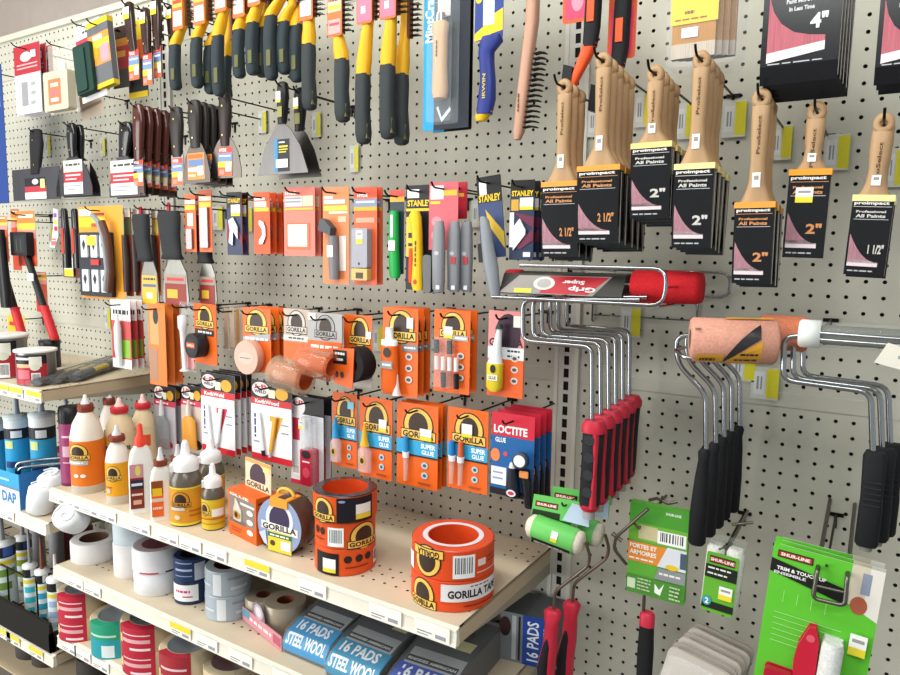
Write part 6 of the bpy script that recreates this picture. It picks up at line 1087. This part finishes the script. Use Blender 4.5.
tape_roll('black tape roll in orange wrap, topmost of the stack of three', 0, 0, 0, 0, S1+2*h1+.01, 'D9541E:p', 'D2481C:p', badge(.04, .05, .38, .95)+[('r', .4, .02, .85, .98, '1C1A22:p'), ('r', .62, .3, .82, .68, 'EDEDE8'), ('r', .62, .68, .82, .88, 'E6CF36'), ('e', .42, .1, .5, .2, '8A9AC8')], c0=(c, R*1.02, h1, face), side='3A2A28:g', core=.72)
c, R, H, face = fit(411, 493, 552, 613, S1); h1 = H/2
GT = badge(.0, .06, .34, .94)
tape_roll('large orange and white tape roll, lower of the big pair at the shelf end', 0, 0, 0, 0, S1, 'E04E22:p', 'D8481E:p', badge(.05, .0, .36, 1.0)+[('r', .4, .04, 1.0, .64, 'E8E4E6:p'), ('t', 'MULTI USE', .66, .1, .86, .17, '3A2A2A'), ('t', 'GORILLA TAPE', .46, .24, .98, .52, '17141A'), ('r', .6, .78, .95, .82, '8A2A12')], c0=(c, R, h1, face))
b = badge(.08, .02, .42, 1.0)
fl = []
for o in b:                                                     # this wrapper is upside down
    if o[0] in 'er': fl.append((o[0], o[1], 1-o[4], o[3], 1-o[2], o[5]))
root, _ = tape_roll('large orange tape roll with upside down wrapper, upper of the big pair', 0, 0, 0, 0, S1+h1+.005, 'E04E22:p', 'D8481E:p', fl+[('r', -.05, .35, .07, .95, 'E8E4E6:p'), ('bar', .5, .1, .7, .9, '33333A'), ('r', .73, .32, .82, .56, 'EDD8D0'), ('r', .72, .75, .98, .79, 'F0C8B8'), ('r', .84, .3, .98, .34, '8A2A12'), ('r', .84, .45, .98, .5, '8A2A12')], c0=(c, R*.99, h1, face), side='D8502E:g', core=.6)
m = MB(); A0, A1 = math.radians(-75), math.radians(75); RR = R*.99*1.012
m.decal([('t', 'GORILLA', .14, .72, .38, .96, '1E1712')], lambda u, v, k: ((RR+.03+.007*k)*math.sin(A0+(A1-A0)*(.52-u)), -(RR+.03+.007*k)*math.cos(A0+(A1-A0)*(.52-u)), .06+(h1-.12)*v)); m.build('wrapper_lettering', root)
m = MB(); m.lathe([(R*.62, h1+.02), (R*.74, h1+.03)], 'DDD8E0:p', 44); m.build('white_core_edge', root)

# middle shelf
WT = 'E4E2E2:m'
tape_roll('single white tape roll with brown core at the left of middle shelf', 74, 117, 545, 565, S2, WT, '7A5A48:m', None, side=WT, core=.62)
c, R, H, face = fit(116, 150, 546, 579, S2); tape_roll('white tape roll, lower one of the pair behind the pink topped rolls', 0, 0, 0, 0, S2, WT, '9A7A68:m', None, c0=(c, R, H*1.0, face))
tape_roll('white tape roll, upper one of the pair behind the pink topped rolls', 0, 0, 0, 0, S2+H+.01, 'D6E2EC:m', '9A7A68:m', None, c0=(c, R*.97, H, face))
c, R, H, face = fit(136, 183, 552, 597, S2); h = H/2
tape_roll('white tape roll at the bottom of the pink topped stack', 0, 0, 0, 0, S2, 'E0E2E6:m', '9A7A68:m', None, c0=(c, R*.97, h, face))
root, _ = tape_roll('white tape roll with pink film over its top, upper of its stack', 0, 0, 0, 0, S2+h+.02, 'E0E2E6:m', '9A7A68:m', [('r', .2, .93, .5, 1, 'C83A4A'), ('r', .6, .93, .9, 1, '2A2A50')], c0=(c, R, h, face))
m = MB(); m.lathe([(0, h+.06), (R*.95, h+.04)], '9A5A66:v', 36); m.build('pink_film', root)
c, R, H, face = fit(176, 210, 560, 605, S2); h = H/2
tape_roll('dark navy tape roll with white label, bottom of the navy pair', 0, 0, 0, 0, S2, '1E3050:p', '1A2438:p', [('r', -.1, .08, .62, .85, 'E8E8EA:p'), ('t', 'duct', .1, .3, .45, .5, 'C8307A'), ('r', .28, .6, .5, .66, 'B04A6A')], c0=(c, R, h, face))
tape_roll('dark navy tape roll with small print, top of the navy pair', 0, 0, 0, 0, S2+h+.01, '22385E:p', '4A3A38:m', [('r', .1, .1, .5, .16, '8A9AC0'), ('r', .1, .4, .5, .5, 'A8B4D4'), ('r', .55, .15, .8, .95, 'B8BCC8'), ('r', .1, .7, .5, .75, '8A9AC0')], c0=(c, R*.99, h, face), side='1E3050:p')
c, R, H, face = fit(207, 252, 573, 622, S2); h = H/2
for i, nm in enumerate(('bottom', 'top')):
    tape_roll('silvery film wrapped tape roll, %s of the silver pair' % nm, 0, 0, 0, 0, S2+i*(h+.01), 'A8B4BE:g', '7A4A3A:m', [('r', .3, .05, .45, .95, 'DDE2E6:p'), ('r', .55, .2, .95, .3, '8A96A4'), ('r', .0, .5, .25, .6, 'C8D0D8'), ('r', .6, .6, .9, .72, 'C8D0D8')], c0=(c, R*(1-.02*i), h, face), side='B2BCC4:g', spin=-10*i)
for i, (l, r, t, b_) in enumerate(((265, 307, 610, 639), (246, 282, 603, 625))):
    tape_roll(('tan packing tape roll with brown core, %s of the bagged rolls' % ('nearer', 'farther')[i]), l, r, t, b_, S2, 'AFA08C:g', '8A4A34:m', None, core=.4)
# pink display tray in front of the packing rolls
A = atz(243, 620, S2); B_ = atz(282, 652, S2); d = B_-A; a = math.degrees(math.atan2(d.y, d.x)); L = d.length
m = MB(); m.box(0, L, -.05, .0, .05, 1.3, 'D8909C:p'); m.prism([(L*.28, 1.3), (L*.3, 2.2), (L*.38, 2.7), (L*.5, 2.6), (L*.58, 2.0), (L*.6, 1.3)], -.05, 0, '8A7A88:p')
m.face(0, L, .05, 1.3, -.05, [('t', 'MOUNTING TAPE', .15, .3, .75, .7, 'F2E4E8'), ('r', .02, .05, .2, .6, '5AA0B8'), ('r', .8, .2, .98, .8, 'B85A6E')]); m.face(L*.3, L*.58, 1.2, 2.6, -.05, [('e', .1, .05, .9, .95, 'C8B8C8'), ('e', .25, .2, .75, .8, 'E6DEE6')])
tag(m.build('display_tray', None, A, (0, 0, a)), 'pink printed tray front standing before the bagged packing rolls', 'display tray')
# steel wool packs lying with their ends to the aisle
def wool(label, fl, fr, bk, z, col, h=1.9, ln=8.5, grp='steel wool packs', tilt=-12):
    A = atz(fl[0], fl[1], z); B = atz(fr[0], fr[1], z); W = (B-A).length; a = math.degrees(math.atan2((B-A).y, (B-A).x))
    root = thing('steel_wool_pack', label, 'steel wool pack', A, (0, 0, a), grp); m = MB()
    prof = [(.0, .25), (.05, 0), (ln, 0), (ln, h*1.25), (ln*.5, h*1.3), (1.5, h), (.5, h*.8), (.0, h*.5)]
    m.prismx(prof, 0, W, '5E5C58:f'); m.build('wool_pads', root)
    m = MB()
    top = [(-.04, .1), (-.08, h*.5), (.46, h*.84), (1.46, h*1.04), (ln*.5, h*1.34), (ln*.98, h*1.3)]
    S_ = [0]
    for i in range(len(top)-1): S_.append(S_[-1]+math.dist(top[i], top[i+1]))
    T_ = S_[-1]
    def at(v):
        s_ = max(0, min(1, v))*T_
        for i in range(len(top)-1):
            if s_ <= S_[i+1]+1e-9: t = (s_-S_[i])/(S_[i+1]-S_[i]); return top[i][0]+(top[i+1][0]-top[i][0])*t, top[i][1]+(top[i+1][1]-top[i][1])*t
        return top[-1]
    def mp(u, v, k): y, zz = at(1-v); return (W*u, y-.004*k, zz+.006*k)
    def band(v0, v1, mm, k, u0=0, u1=1, n=10):
        vs = []; fs = []
        for i in range(n+1): v = v0+(v1-v0)*i/n; vs += [mp(u0, v, k), mp(u1, v, k)]
        for i in range(n): fs.append((2*i, 2*i+2, 2*i+3, 2*i+1))
        m.add(vs, fs, mm, True)
    band(0, 1, '4E5054:p', 1, .02, .98, 16); band(.66, .98, col, 2, .0, 1); band(.5, .66, 'A8ACB0:p', 2, .05, .95); band(.58, .64, '2A2A2E:p', 3, .05, .9)
    m.decal([('e', .25, .1, .75, .34, '2E2226:p'), ('e', .32, .14, .68, .3, '6A3A3A:p'), ('r', .62, .3, .9, .42, 'E6E2A8')], lambda u, v, k: mp(u, v, k+3))
    m.decal([('t', '16 PADS', .1, .68, .85, .78, 'EAF2F6'), ('t', 'STEEL WOOL', .05, .82, .95, .92, 'EAF2F6'), ('t', 'RHODES AMERICAN', .08, .6, .88, .625, 'D8D8D8')], lambda u, v, k: mp(u, v, k+5)); m.build('printed_sleeve', root)
    m = MB(); m.prismx([(-.1, 0), (ln+.05, 0), (ln+.05, h*1.4), (ln*.5, h*1.42), (1.3, h*1.14), (.3, h*.95), (-.16, h*.55)], -.06, W+.06, 'E0E6EA:c'); m.build('plastic_wrap', root)
wool('blue 16 pads steel wool pack beside the pink tray, leftmost of three', (284, 652), (326, 670), 0, S2, '1690CC:p')
wool('teal blue 16 pads steel wool pack, middle of the three on the shelf', (326, 675), (376, 697), 0, S2, '1088B4:p')
wool('royal blue 16 pads steel wool pack, rightmost and cut by the bottom edge', (383, 705), (444, 728), 0, S2, '2448B4:p', ln=9.5)
# the pack stood on its side at the rear
A = aty(494, 650, -2.5); 
root = thing('steel_wool_pack', 'royal blue steel wool pack stood on edge at the shelf back', 'steel wool pack', (aty(497, 620, -5.2).x, -4.6, S2), (0, 0, 10)); m = MB()
m.box(0, 4.3, 0, 3.6, .0, 4.0, '54565A:p'); m.face(0, 4.3, 0, 4, 0, [('r', 0, .0, .42, 1, '7E8488:p'), ('r', .22, .05, .3, .95, 'B8BEC4'), ('r', .34, .05, .38, .95, '2A2A2E'), ('e', -.02, .1, .2, .5, '3A2226'), ('r', .42, 0, 1, 1, '2348A0:p'), ('T', '16 PADS', .5, .1, .72, .9, 'EAF0F6'), ('T', 'STEEL', .8, .1, .98, .9, 'C8D8F0')]); m.build('package', root)

# lower shelf: masking tape
def mask(label, px, z, wr, n=1, ops=None, core='D4DAE2:m', side='C9B89A:m'):
    c, R, H, face = fit(*px, z); h = H/n
    for i in range(n):
        nm = label if n == 1 else label+(', lower one' if i == 0 else ', upper one')
        root = thing('tape_roll', nm, 'masking tape', Vector((c.x, c.y, z+i*(h+.005))), (0, 0, face)); m = MB(); m.ring(R, R*.72, 0, h, side, 40, .08, core); m.build('tape', root)
        m = MB(); A0, A1 = -78, 2
        o = [('r', 0, 0, 1, 1, wr)]+(ops or [('r', .15, .25, .9, .3, 'E8C8CC'), ('r', .15, .45, .9, .6, 'E0A8B0'), ('r', .4, .8, .9, .9, 'F0D8DC'), ('r', .02, .35, .14, .7, 'E8C88A')])
        m.wrap(R*1.012, A0, A1, 0, h, o)
        m.decal([('r', 0, 0, 1, 1, wr)], lambda u, v, k: ((R*(1.012-.27*v))*math.sin(math.radians(A0+(A1-A0)*u)), -(R*(1.012-.27*v))*math.cos(math.radians(A0+(A1-A0)*u)), h+.01), 12); m.build('wrapper', root)
        m = MB(); m.lathe([(0, h*.72), (R*.5, h*.8), (R*.71, h*.97)], 'E2E8EE:v', 30); m.build('film', root)
mask('red wrapped masking tape roll at the left end of lowest shelf', (63, 110, 596, 641), S3, 'B8283E:p', 2)
mask('green and teal wrapped masking tape roll', (95, 145, 624, 658), S3, '2A9A7A:p', 1, [('r', 0, .45, 1, 1, '2A9AA8:p'), ('r', .5, .6, .85, .95, 'DCE8EA'), ('r', .1, .3, .9, .36, 'B8E0D0')])
mask('red wrapped masking tape roll right of the green one', (126, 184, 628, 676), S3, 'B8283E:p', 2)
mask('red and cream masking tape roll tilted low at the bottom edge', (163, 219, 657, 702), S3, 'A8303C:p')
mask('masking tape roll with bright pink core at the bottom edge', (206, 262, 675, 712), S3, 'D8C8A8:p', 1, None, 'D8506A:m')

# shelf edge labels in the rails
def edge(z, x0s, front=-15.02, lip=1.25, w=2.7, col='E9E6DC', yel=(), where=''):
    for i, (px, nm) in enumerate(x0s):
        P = aty(px[0], px[1], front); m = MB(); y_ = i in yel
        m.box(-w/2, w/2, -.02, .02, -lip+.08, -.12, 'F2F0E8:p')
        m.face(-w/2, w/2, -lip+.08, -.12, -.02, ([('r', .55 if not y_ else 0, .0, 1, .5 if y_ else .45, 'E6D23A')] if y_ else [])+[('r', .08, .62, .5, .7, '8A8A90'), ('r', .6, .6, .9, .85, '9A9AA4'), ('r', .08, .8, .4, .86, '8A8A90')])
        tag(m.build('shelf_label', None, (P.x, front, z)), nm, 'shelf label', 'price labels in the shelf rails')
edge(S1, [((58, 500), 'white shelf label at the left end of the glue shelf rail'), ((73, 505), 'white shelf label under the large orange glue bottle'), ((90, 510), 'white shelf label under the small yellow glue bottle'), ((107, 517), 'white shelf label under the flat red capped bottle'), ((140, 526), 'white shelf label under the flat bottle with orange label'), ((168, 535), 'white shelf label under the large amber bottle'), ((190, 543), 'white shelf label under the small dark glue bottle'), ((215, 551), 'white shelf label left of the yellow striped one on top rail'),
          ((257, 567), 'white and yellow shelf label under the boxed glue'), ((312, 585), 'white shelf label under the three orange rolls'), ((385, 606), 'white shelf label between the two stacks of orange rolls'), ((432, 622), 'white shelf label nearest the right end of the glue shelf')], yel=(8,))
edge(S2, [((75, 583), 'white shelf label below the single white tape roll'), ((92, 588), 'white shelf label at the left of the middle tape shelf'), ((180, 620), 'yellow shelf label below the navy tape rolls'), ((206, 632), 'white shelf label below the silver tape rolls'), ((240, 645), 'white shelf label left of the pink tray'), ((285, 663), 'white shelf label under the pink tray end')], yel=(2,))
edge(S3, [((68, 640), 'white shelf label below the first red masking tape'), ((82, 646), 'white shelf label below the gap by the green tape'), ((100, 658), 'white shelf label below the green and teal tape')])
edge(LT, [((2, 390), 'yellow shelf label at the left edge of can shelf'), ((16, 394), 'yellow shelf label in the middle of can shelf rail'), ((34, 398), 'yellow shelf label at the corner of can shelf')], yel=(0, 1, 2), w=2.6)
edge(LM, [((6, 508), 'white shelf label below the blue box at the left edge')], w=3)
edge(LL, [((4, 632), 'yellow shelf label at the left edge of the lowest rail'), ((13, 638), 'yellow shelf label second from left on the lowest rail'), ((36, 655), 'yellow shelf label near the corner of the lowest rail')], yel=(0, 1, 2))

# left bay, top shelf: cans and tools
def can(label, px, z, ops):
    c, R, H, face = fit(*px, z); root = thing('metal_can', label, 'metal can', c, (0, 0, face)); m = MB(); m.lathe([(0, 0), (R*.98, 0), (R, .06), (R, H*.95)], '8E8A8C:s', 36); m.build('body', root)
    m = MB(); m.wrap(R*1.01, -70, 30, .15, H*.88, ops); m.build('label', root); m = MB(); m.lathe([(R*1.02, H*.93), (R*1.1, H*.94), (R*1.1, H), (R*.98, H*1.01), (0, H*1.01)], 'E6E6E4:p', 36); m.build('lid', root)
CO = [('r', 0, 0, 1, 1, 'B02A38:p'), ('r', 0, 0, 1, .3, '1E1C22:p'), ('r', 0, .08, .6, .16, 'D8D8E0'), ('r', .05, .3, .5, .42, 'DDB08A'), ('r', .1, .5, .5, .8, 'D86A7A'), ('r', .5, .05, .85, .4, 'E6E4D8:p'), ('e', .52, .3, .8, .52, 'D8DCC8'), ('bar', .55, .6, .8, 1.0, '33333A')]
can('squat metal can with white lid and red label, right of two', (20, 55, 351, 386), LT, CO)
can('squat metal can with white lid cut by the left photo edge', (-14, 26, 336, 379), LT, CO)
P = atz(17, 372, LT); root = thing('dark_jar', 'small dark jar behind the right metal can', 'jar', P+Vector((-.5, 4, 0))); m = MB(); m.lathe([(0, 0), (1.1, 0), (1.1, 2.7), (0, 2.7)], '2E3038:p', 24); m.build('body', root); m = MB(); m.lathe([(1.15, 2.7), (1.15, 3.2), (0, 3.2)], '1E2026:p', 24); m.build('lid', root)
A = atz(38, 387, LT); B_ = atz(120, 364, LT)
for i in range(3):
    off = Vector((.3*i, 1.75*i-.2, 0)); d = (B_-A); L = d.length*(.98-.1*i); a = math.degrees(math.atan2(d.y, d.x))+2*i
    root = thing('bagged_tool', 'dark tool in crinkly clear bag lying on the can shelf, ' + ('front one', 'middle one', 'rear one')[i], 'bagged tool', A+off+Vector((0, 0, .5)), (0, 0, a), 'bagged tools on the can shelf')
    m = MB(); m.T = Matrix.Rotation(PI/2, 4, 'Y'); m.loft([(0, 0, 0, .3, .5), (-.1, 0, L*.1, .42, .75), (-.2, 0, L*.45, .5, .55), (-.2, 0, L*.6, .5, .7), (-.3, 0, L*.9, .5, .6), (-.3, 0, L, .3, .4)], '26262A:g', 14, 2.6); m.build('handle', root)
    m = MB(); m.T = Matrix.Rotation(PI/2, 4, 'Y'); m.loft([(-.35, -.3, L*.28, .25, .5), (-.42, -.35, L*.5, .25, .5)], 'B89A2A:p', 12); m.T = Matrix.Rotation(PI/2, 4, 'Y'); m.loft([(-.45, -.3, L*.72, .25, .5), (-.5, -.3, L*.86, .25, .5)], 'B89A2A:p', 12); m.build('yellow_label', root)
    m = MB(); m.T = Matrix.Rotation(PI/2, 4, 'Y'); m.loft([(.0, 0, -.3, .35, .9), (-.15, 0, L*.3, .62, .85), (-.25, 0, L*.9, .62, .8), (-.3, 0, L+.3, .3, .8)], 'D8DCE0:c', 14, 2.4); m.build('plastic_bag', root)
# left bay, middle shelf: blue cartridges in a box, rag rolls
def tube_can(label, px, z, bands, body, cap, nozh, nozc, group, dy=0, nr=.22):
    c, R, H, face = fit(*px, z); c.y += dy; root = thing('sealant_cartridge', label, 'sealant cartridge', c, (0, 0, face), group); m = MB(); m.lathe([(0, 0), (R*.98, 0), (R, .1), (R, H)], body, 24); m.wrap(R*1.01, -80, 80, 0, H, bands); m.build('tube', root)
    m = MB(); m.lathe([(R*1.05, H-.1), (R*1.05, H+.25), (R*.5, H+.4), (0, H+.42)], cap, 24); cp = m.build('cap', root); m = MB(); m.lathe([(R*.26, H+.38), (R*.22, H+1), (R*.15, H+nozh), (0, H+nozh)], nozc, 12); m.build('nozzle', cp); return root
BB = [('r', 0, .0, 1, .12, 'E2E8EC'), ('r', 0, .12, 1, .26, '22242C'), ('r', .3, .15, .6, .24, 'DDE2E8'), ('r', .1, .28, .35, .38, 'C9D88A'), ('r', .1, .55, .6, .63, '1E3A6A'), ('r', .15, .8, .5, .84, 'C8E4F4'), ('t', '9.8', .2, .86, .5, .94, 'E6F2FA')]
for i, px in enumerate(((-15, 8, 424, 488), (10, 33, 419, 495), (35, 58, 417, 502))):
    tube_can('bright blue sealant cartridge with grey nozzle, %s of front row' % ('leftmost', 'middle', 'right one')[i], px, LM+.1, BB, '2F9CD0:p', 'C9D6DC:p', 3.6, '9AA4AC:p', 'blue cartridges on the left shelf')
for i, px in enumerate(((24, 42, 425, 480), (52, 68, 420, 474))): tube_can('bright blue sealant cartridge in the back row, %s' % ('left one', 'right one'[0:9])[i], px, LM+.1, BB, '2F9CD0:p', 'C9D6DC:p', 3.6, '9AA4AC:p', 'blue cartridges on the left shelf', dy=1.2)
A = atz(-10, 500, LM); B_ = atz(21, 511, LM); root = thing('carton', 'blue and white printed carton at the left edge of the middle shelf', 'carton', (A.x, A.y, LM), (0, 0, math.degrees(math.atan2((B_-A).y, (B_-A).x)))); L = (B_-A).length; m = MB(); 
m.box(0, L, -.06, 0, 0, 3.9, '3AA0D4:p'); m.box(L-.08, L, 0, 6.0, 0, 3.9, '2A6AA8:p'); m.box(0, L, 0, 6, 0, .08, 'E2E6EA:p'); m.face(0, L, 0, 3.9, -.06, [('r', 0, .45, 1, 1, 'DDE6EE'), ('r', 0, .4, 1, .46, '6A8AA8'), ('t', 'DAP', .45, .55, .9, .85, '3A7AB8'), ('r', .3, .2, .7, .26, 'A8DCF0')]); m.build('box', root)
P = atz(19, 505, LM); m = MB(); m.tube(bend([(0, 0, 0), (0, 0, 4.6), (2.2, 1.6, 5.0), (7, 4.5, 5.6)], .5), .2, '9AA0A8:k', 8); m.tube(bend([(.6, -.1, 0), (.6, -.1, 4.2), (2.4, 1.2, 4.5), (7, 4.1, 5.1)], .5), .2, '9AA0A8:k', 8)
tag(m.build('wire_divider', None, P), 'bent chrome wire divider between blue cartridges and rag rolls', 'wire divider')
for i, (px, py, r, hgt, rt, nm) in enumerate(((25, 503, 1.35, 3.0, (0, 12, 20), 'lower left one'), (39, 488, 1.3, 2.7, (12, 10, -20), 'upper one'), (56, 523, 1.4, 2.8, (55, 0, 35), 'right one lying down'))):
    P = atz(px, py, LM+ (1.65, 2.9, 1.5)[i]); root = thing('rag_roll', 'white rolled rag bundle on the left shelf corner, '+nm, 'rag roll', P+Vector((0, (1.6, 1.4, 1.5)[i], 0)), rt, 'white rag rolls')
    m = MB(); q = random.Random(i)
    prof = [(0, -hgt/2), (r*.6, -hgt/2-.05), (r*.92, -hgt/2+.25), (r, 0), (r*.95, hgt/2-.3), (r*.6, hgt/2), (0, hgt/2-.05)]
    m.lathe(prof, 'E9ECF0:m', 24); sp = [(r*.15*k/4*math.cos(k*.7)*1.6, r*.15*k/4*math.sin(k*.7)*1.6, hgt/2+.02) for k in range(1, 15)]; m.tube(sp, .08, 'DDE2EA:m', 6); m.build('roll', root)
cx = atz(52, 486, LM); m = MB(); m.box(0, 4, 0, 4.5, 0, 4.0, 'A01E30:p'); m.face(0, 4, 0, 4, 0, [('r', .1, .1, .5, .3, 'D8A8B0')]); tag(m.build('red_carton', None, (cx.x-1.5, cx.y+.8, LM), (0, 0, 20)), 'dark red carton behind the white rag rolls', 'carton')
# left bay, lowest shelf: black rail, wire grid, cartridges
m = MB(); m.prismx([(-14.9, .1), (-14.9, 3.2), (-14.6, 3.3), (-14.3, .1)], 0, 46.5, '15130F:m'); m.box(46.3, 46.5, -14.9, -14.0, .1, 2.2, '15130F:m')
tag(m.build('black_rail', None, (-116, 0, LL)), 'long black retaining rail along the lowest left shelf', 'rail')
m = MB()
for k in range(8): m.tube([(6*k, -13.9, 1.6), (6*k, -2, 1.6)], .1, '2A2826:s', 6)
for yy in (-13, -10, -7, -4): m.tube([(0, yy, 1.7), (46, yy, 1.7)], .09, '2A2826:s', 6)
for k in range(8): m.tube([(6*k, -13.9, .0), (6*k, -13.9, 6.5)], .1, '2A2826:s', 6)
m.tube([(0, -13.9, 6.4), (40, -13.9, 6.4)], .1, '2A2826:s', 6)
tag(m.build('wire_grid', None, (-115.5, 0, LL)), 'black wire grid holding the upright sealant cartridges', 'wire grid')
CB = lambda a, b: [('r', 0, 0, 1, .16, '1E2026'), ('r', .5, .02, .8, .14, a), ('r', 0, .2, 1, .26, 'D8C02A'), ('r', .15, .32, .85, .42, b), ('r', .15, .5, .7, .6, b), ('r', .3, .68, .6, .76, b), ('r', .1, .82, .8, .86, '9AB0B8')]
for i, (px, a, b, nz, nc, nm, zz) in enumerate(((( -4, 18, 546, 618), '3A5AA8', '6A8A3A', 5.0, '8E9096:p', 'with grey nozzle at the left edge', 0), ((19, 34, 540, 600), '3A4A9A', '8A9A2A', 4.5, '8E9096:p', 'with blue print and grey nozzle, second from left', 0), ((27, 40, 568, 625), 'D8D8D8', '3AB0C0', 5.4, '8E9096:p', 'with teal print and tall grey nozzle', 0),
        ((39, 52, 574, 632), 'D8D8D8', '3A9AB8', 4.0, '8A4A34:p', 'with teal print and brown nozzle', 0), ((51, 67, 582, 640), 'E2E2E2', '9AB0D8', 2.8, 'E2D8D0:p', 'with dark band and short white nozzle', 0))):
    P = fit(*px, LL); tube_can('white sealant cartridge %s' % nm, px, LL, CB(a, b), 'D6E2E6:p', 'E2E4E4:p', nz, nc, 'white cartridges on the lowest left shelf')
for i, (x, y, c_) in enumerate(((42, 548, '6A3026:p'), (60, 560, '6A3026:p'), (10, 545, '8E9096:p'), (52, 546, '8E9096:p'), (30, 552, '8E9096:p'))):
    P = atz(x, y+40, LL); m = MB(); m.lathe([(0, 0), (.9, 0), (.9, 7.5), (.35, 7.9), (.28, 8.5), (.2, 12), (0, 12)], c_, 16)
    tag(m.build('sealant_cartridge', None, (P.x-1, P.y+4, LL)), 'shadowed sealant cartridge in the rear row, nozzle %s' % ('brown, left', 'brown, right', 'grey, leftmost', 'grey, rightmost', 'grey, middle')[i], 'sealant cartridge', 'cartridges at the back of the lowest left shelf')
# goods in shade low on the left
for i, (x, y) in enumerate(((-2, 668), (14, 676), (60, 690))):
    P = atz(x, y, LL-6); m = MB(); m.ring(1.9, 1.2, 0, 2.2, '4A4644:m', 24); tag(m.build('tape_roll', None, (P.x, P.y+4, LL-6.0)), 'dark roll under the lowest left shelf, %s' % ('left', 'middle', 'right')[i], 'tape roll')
m = MB(); m.box(-116, -68.5, -14, -.2, LL-6.2, LL-6.02, 'BFAE93:p'); tag(m.build('shelf', None), 'shadowed base shelf under the lowest left shelf', 'shelf')
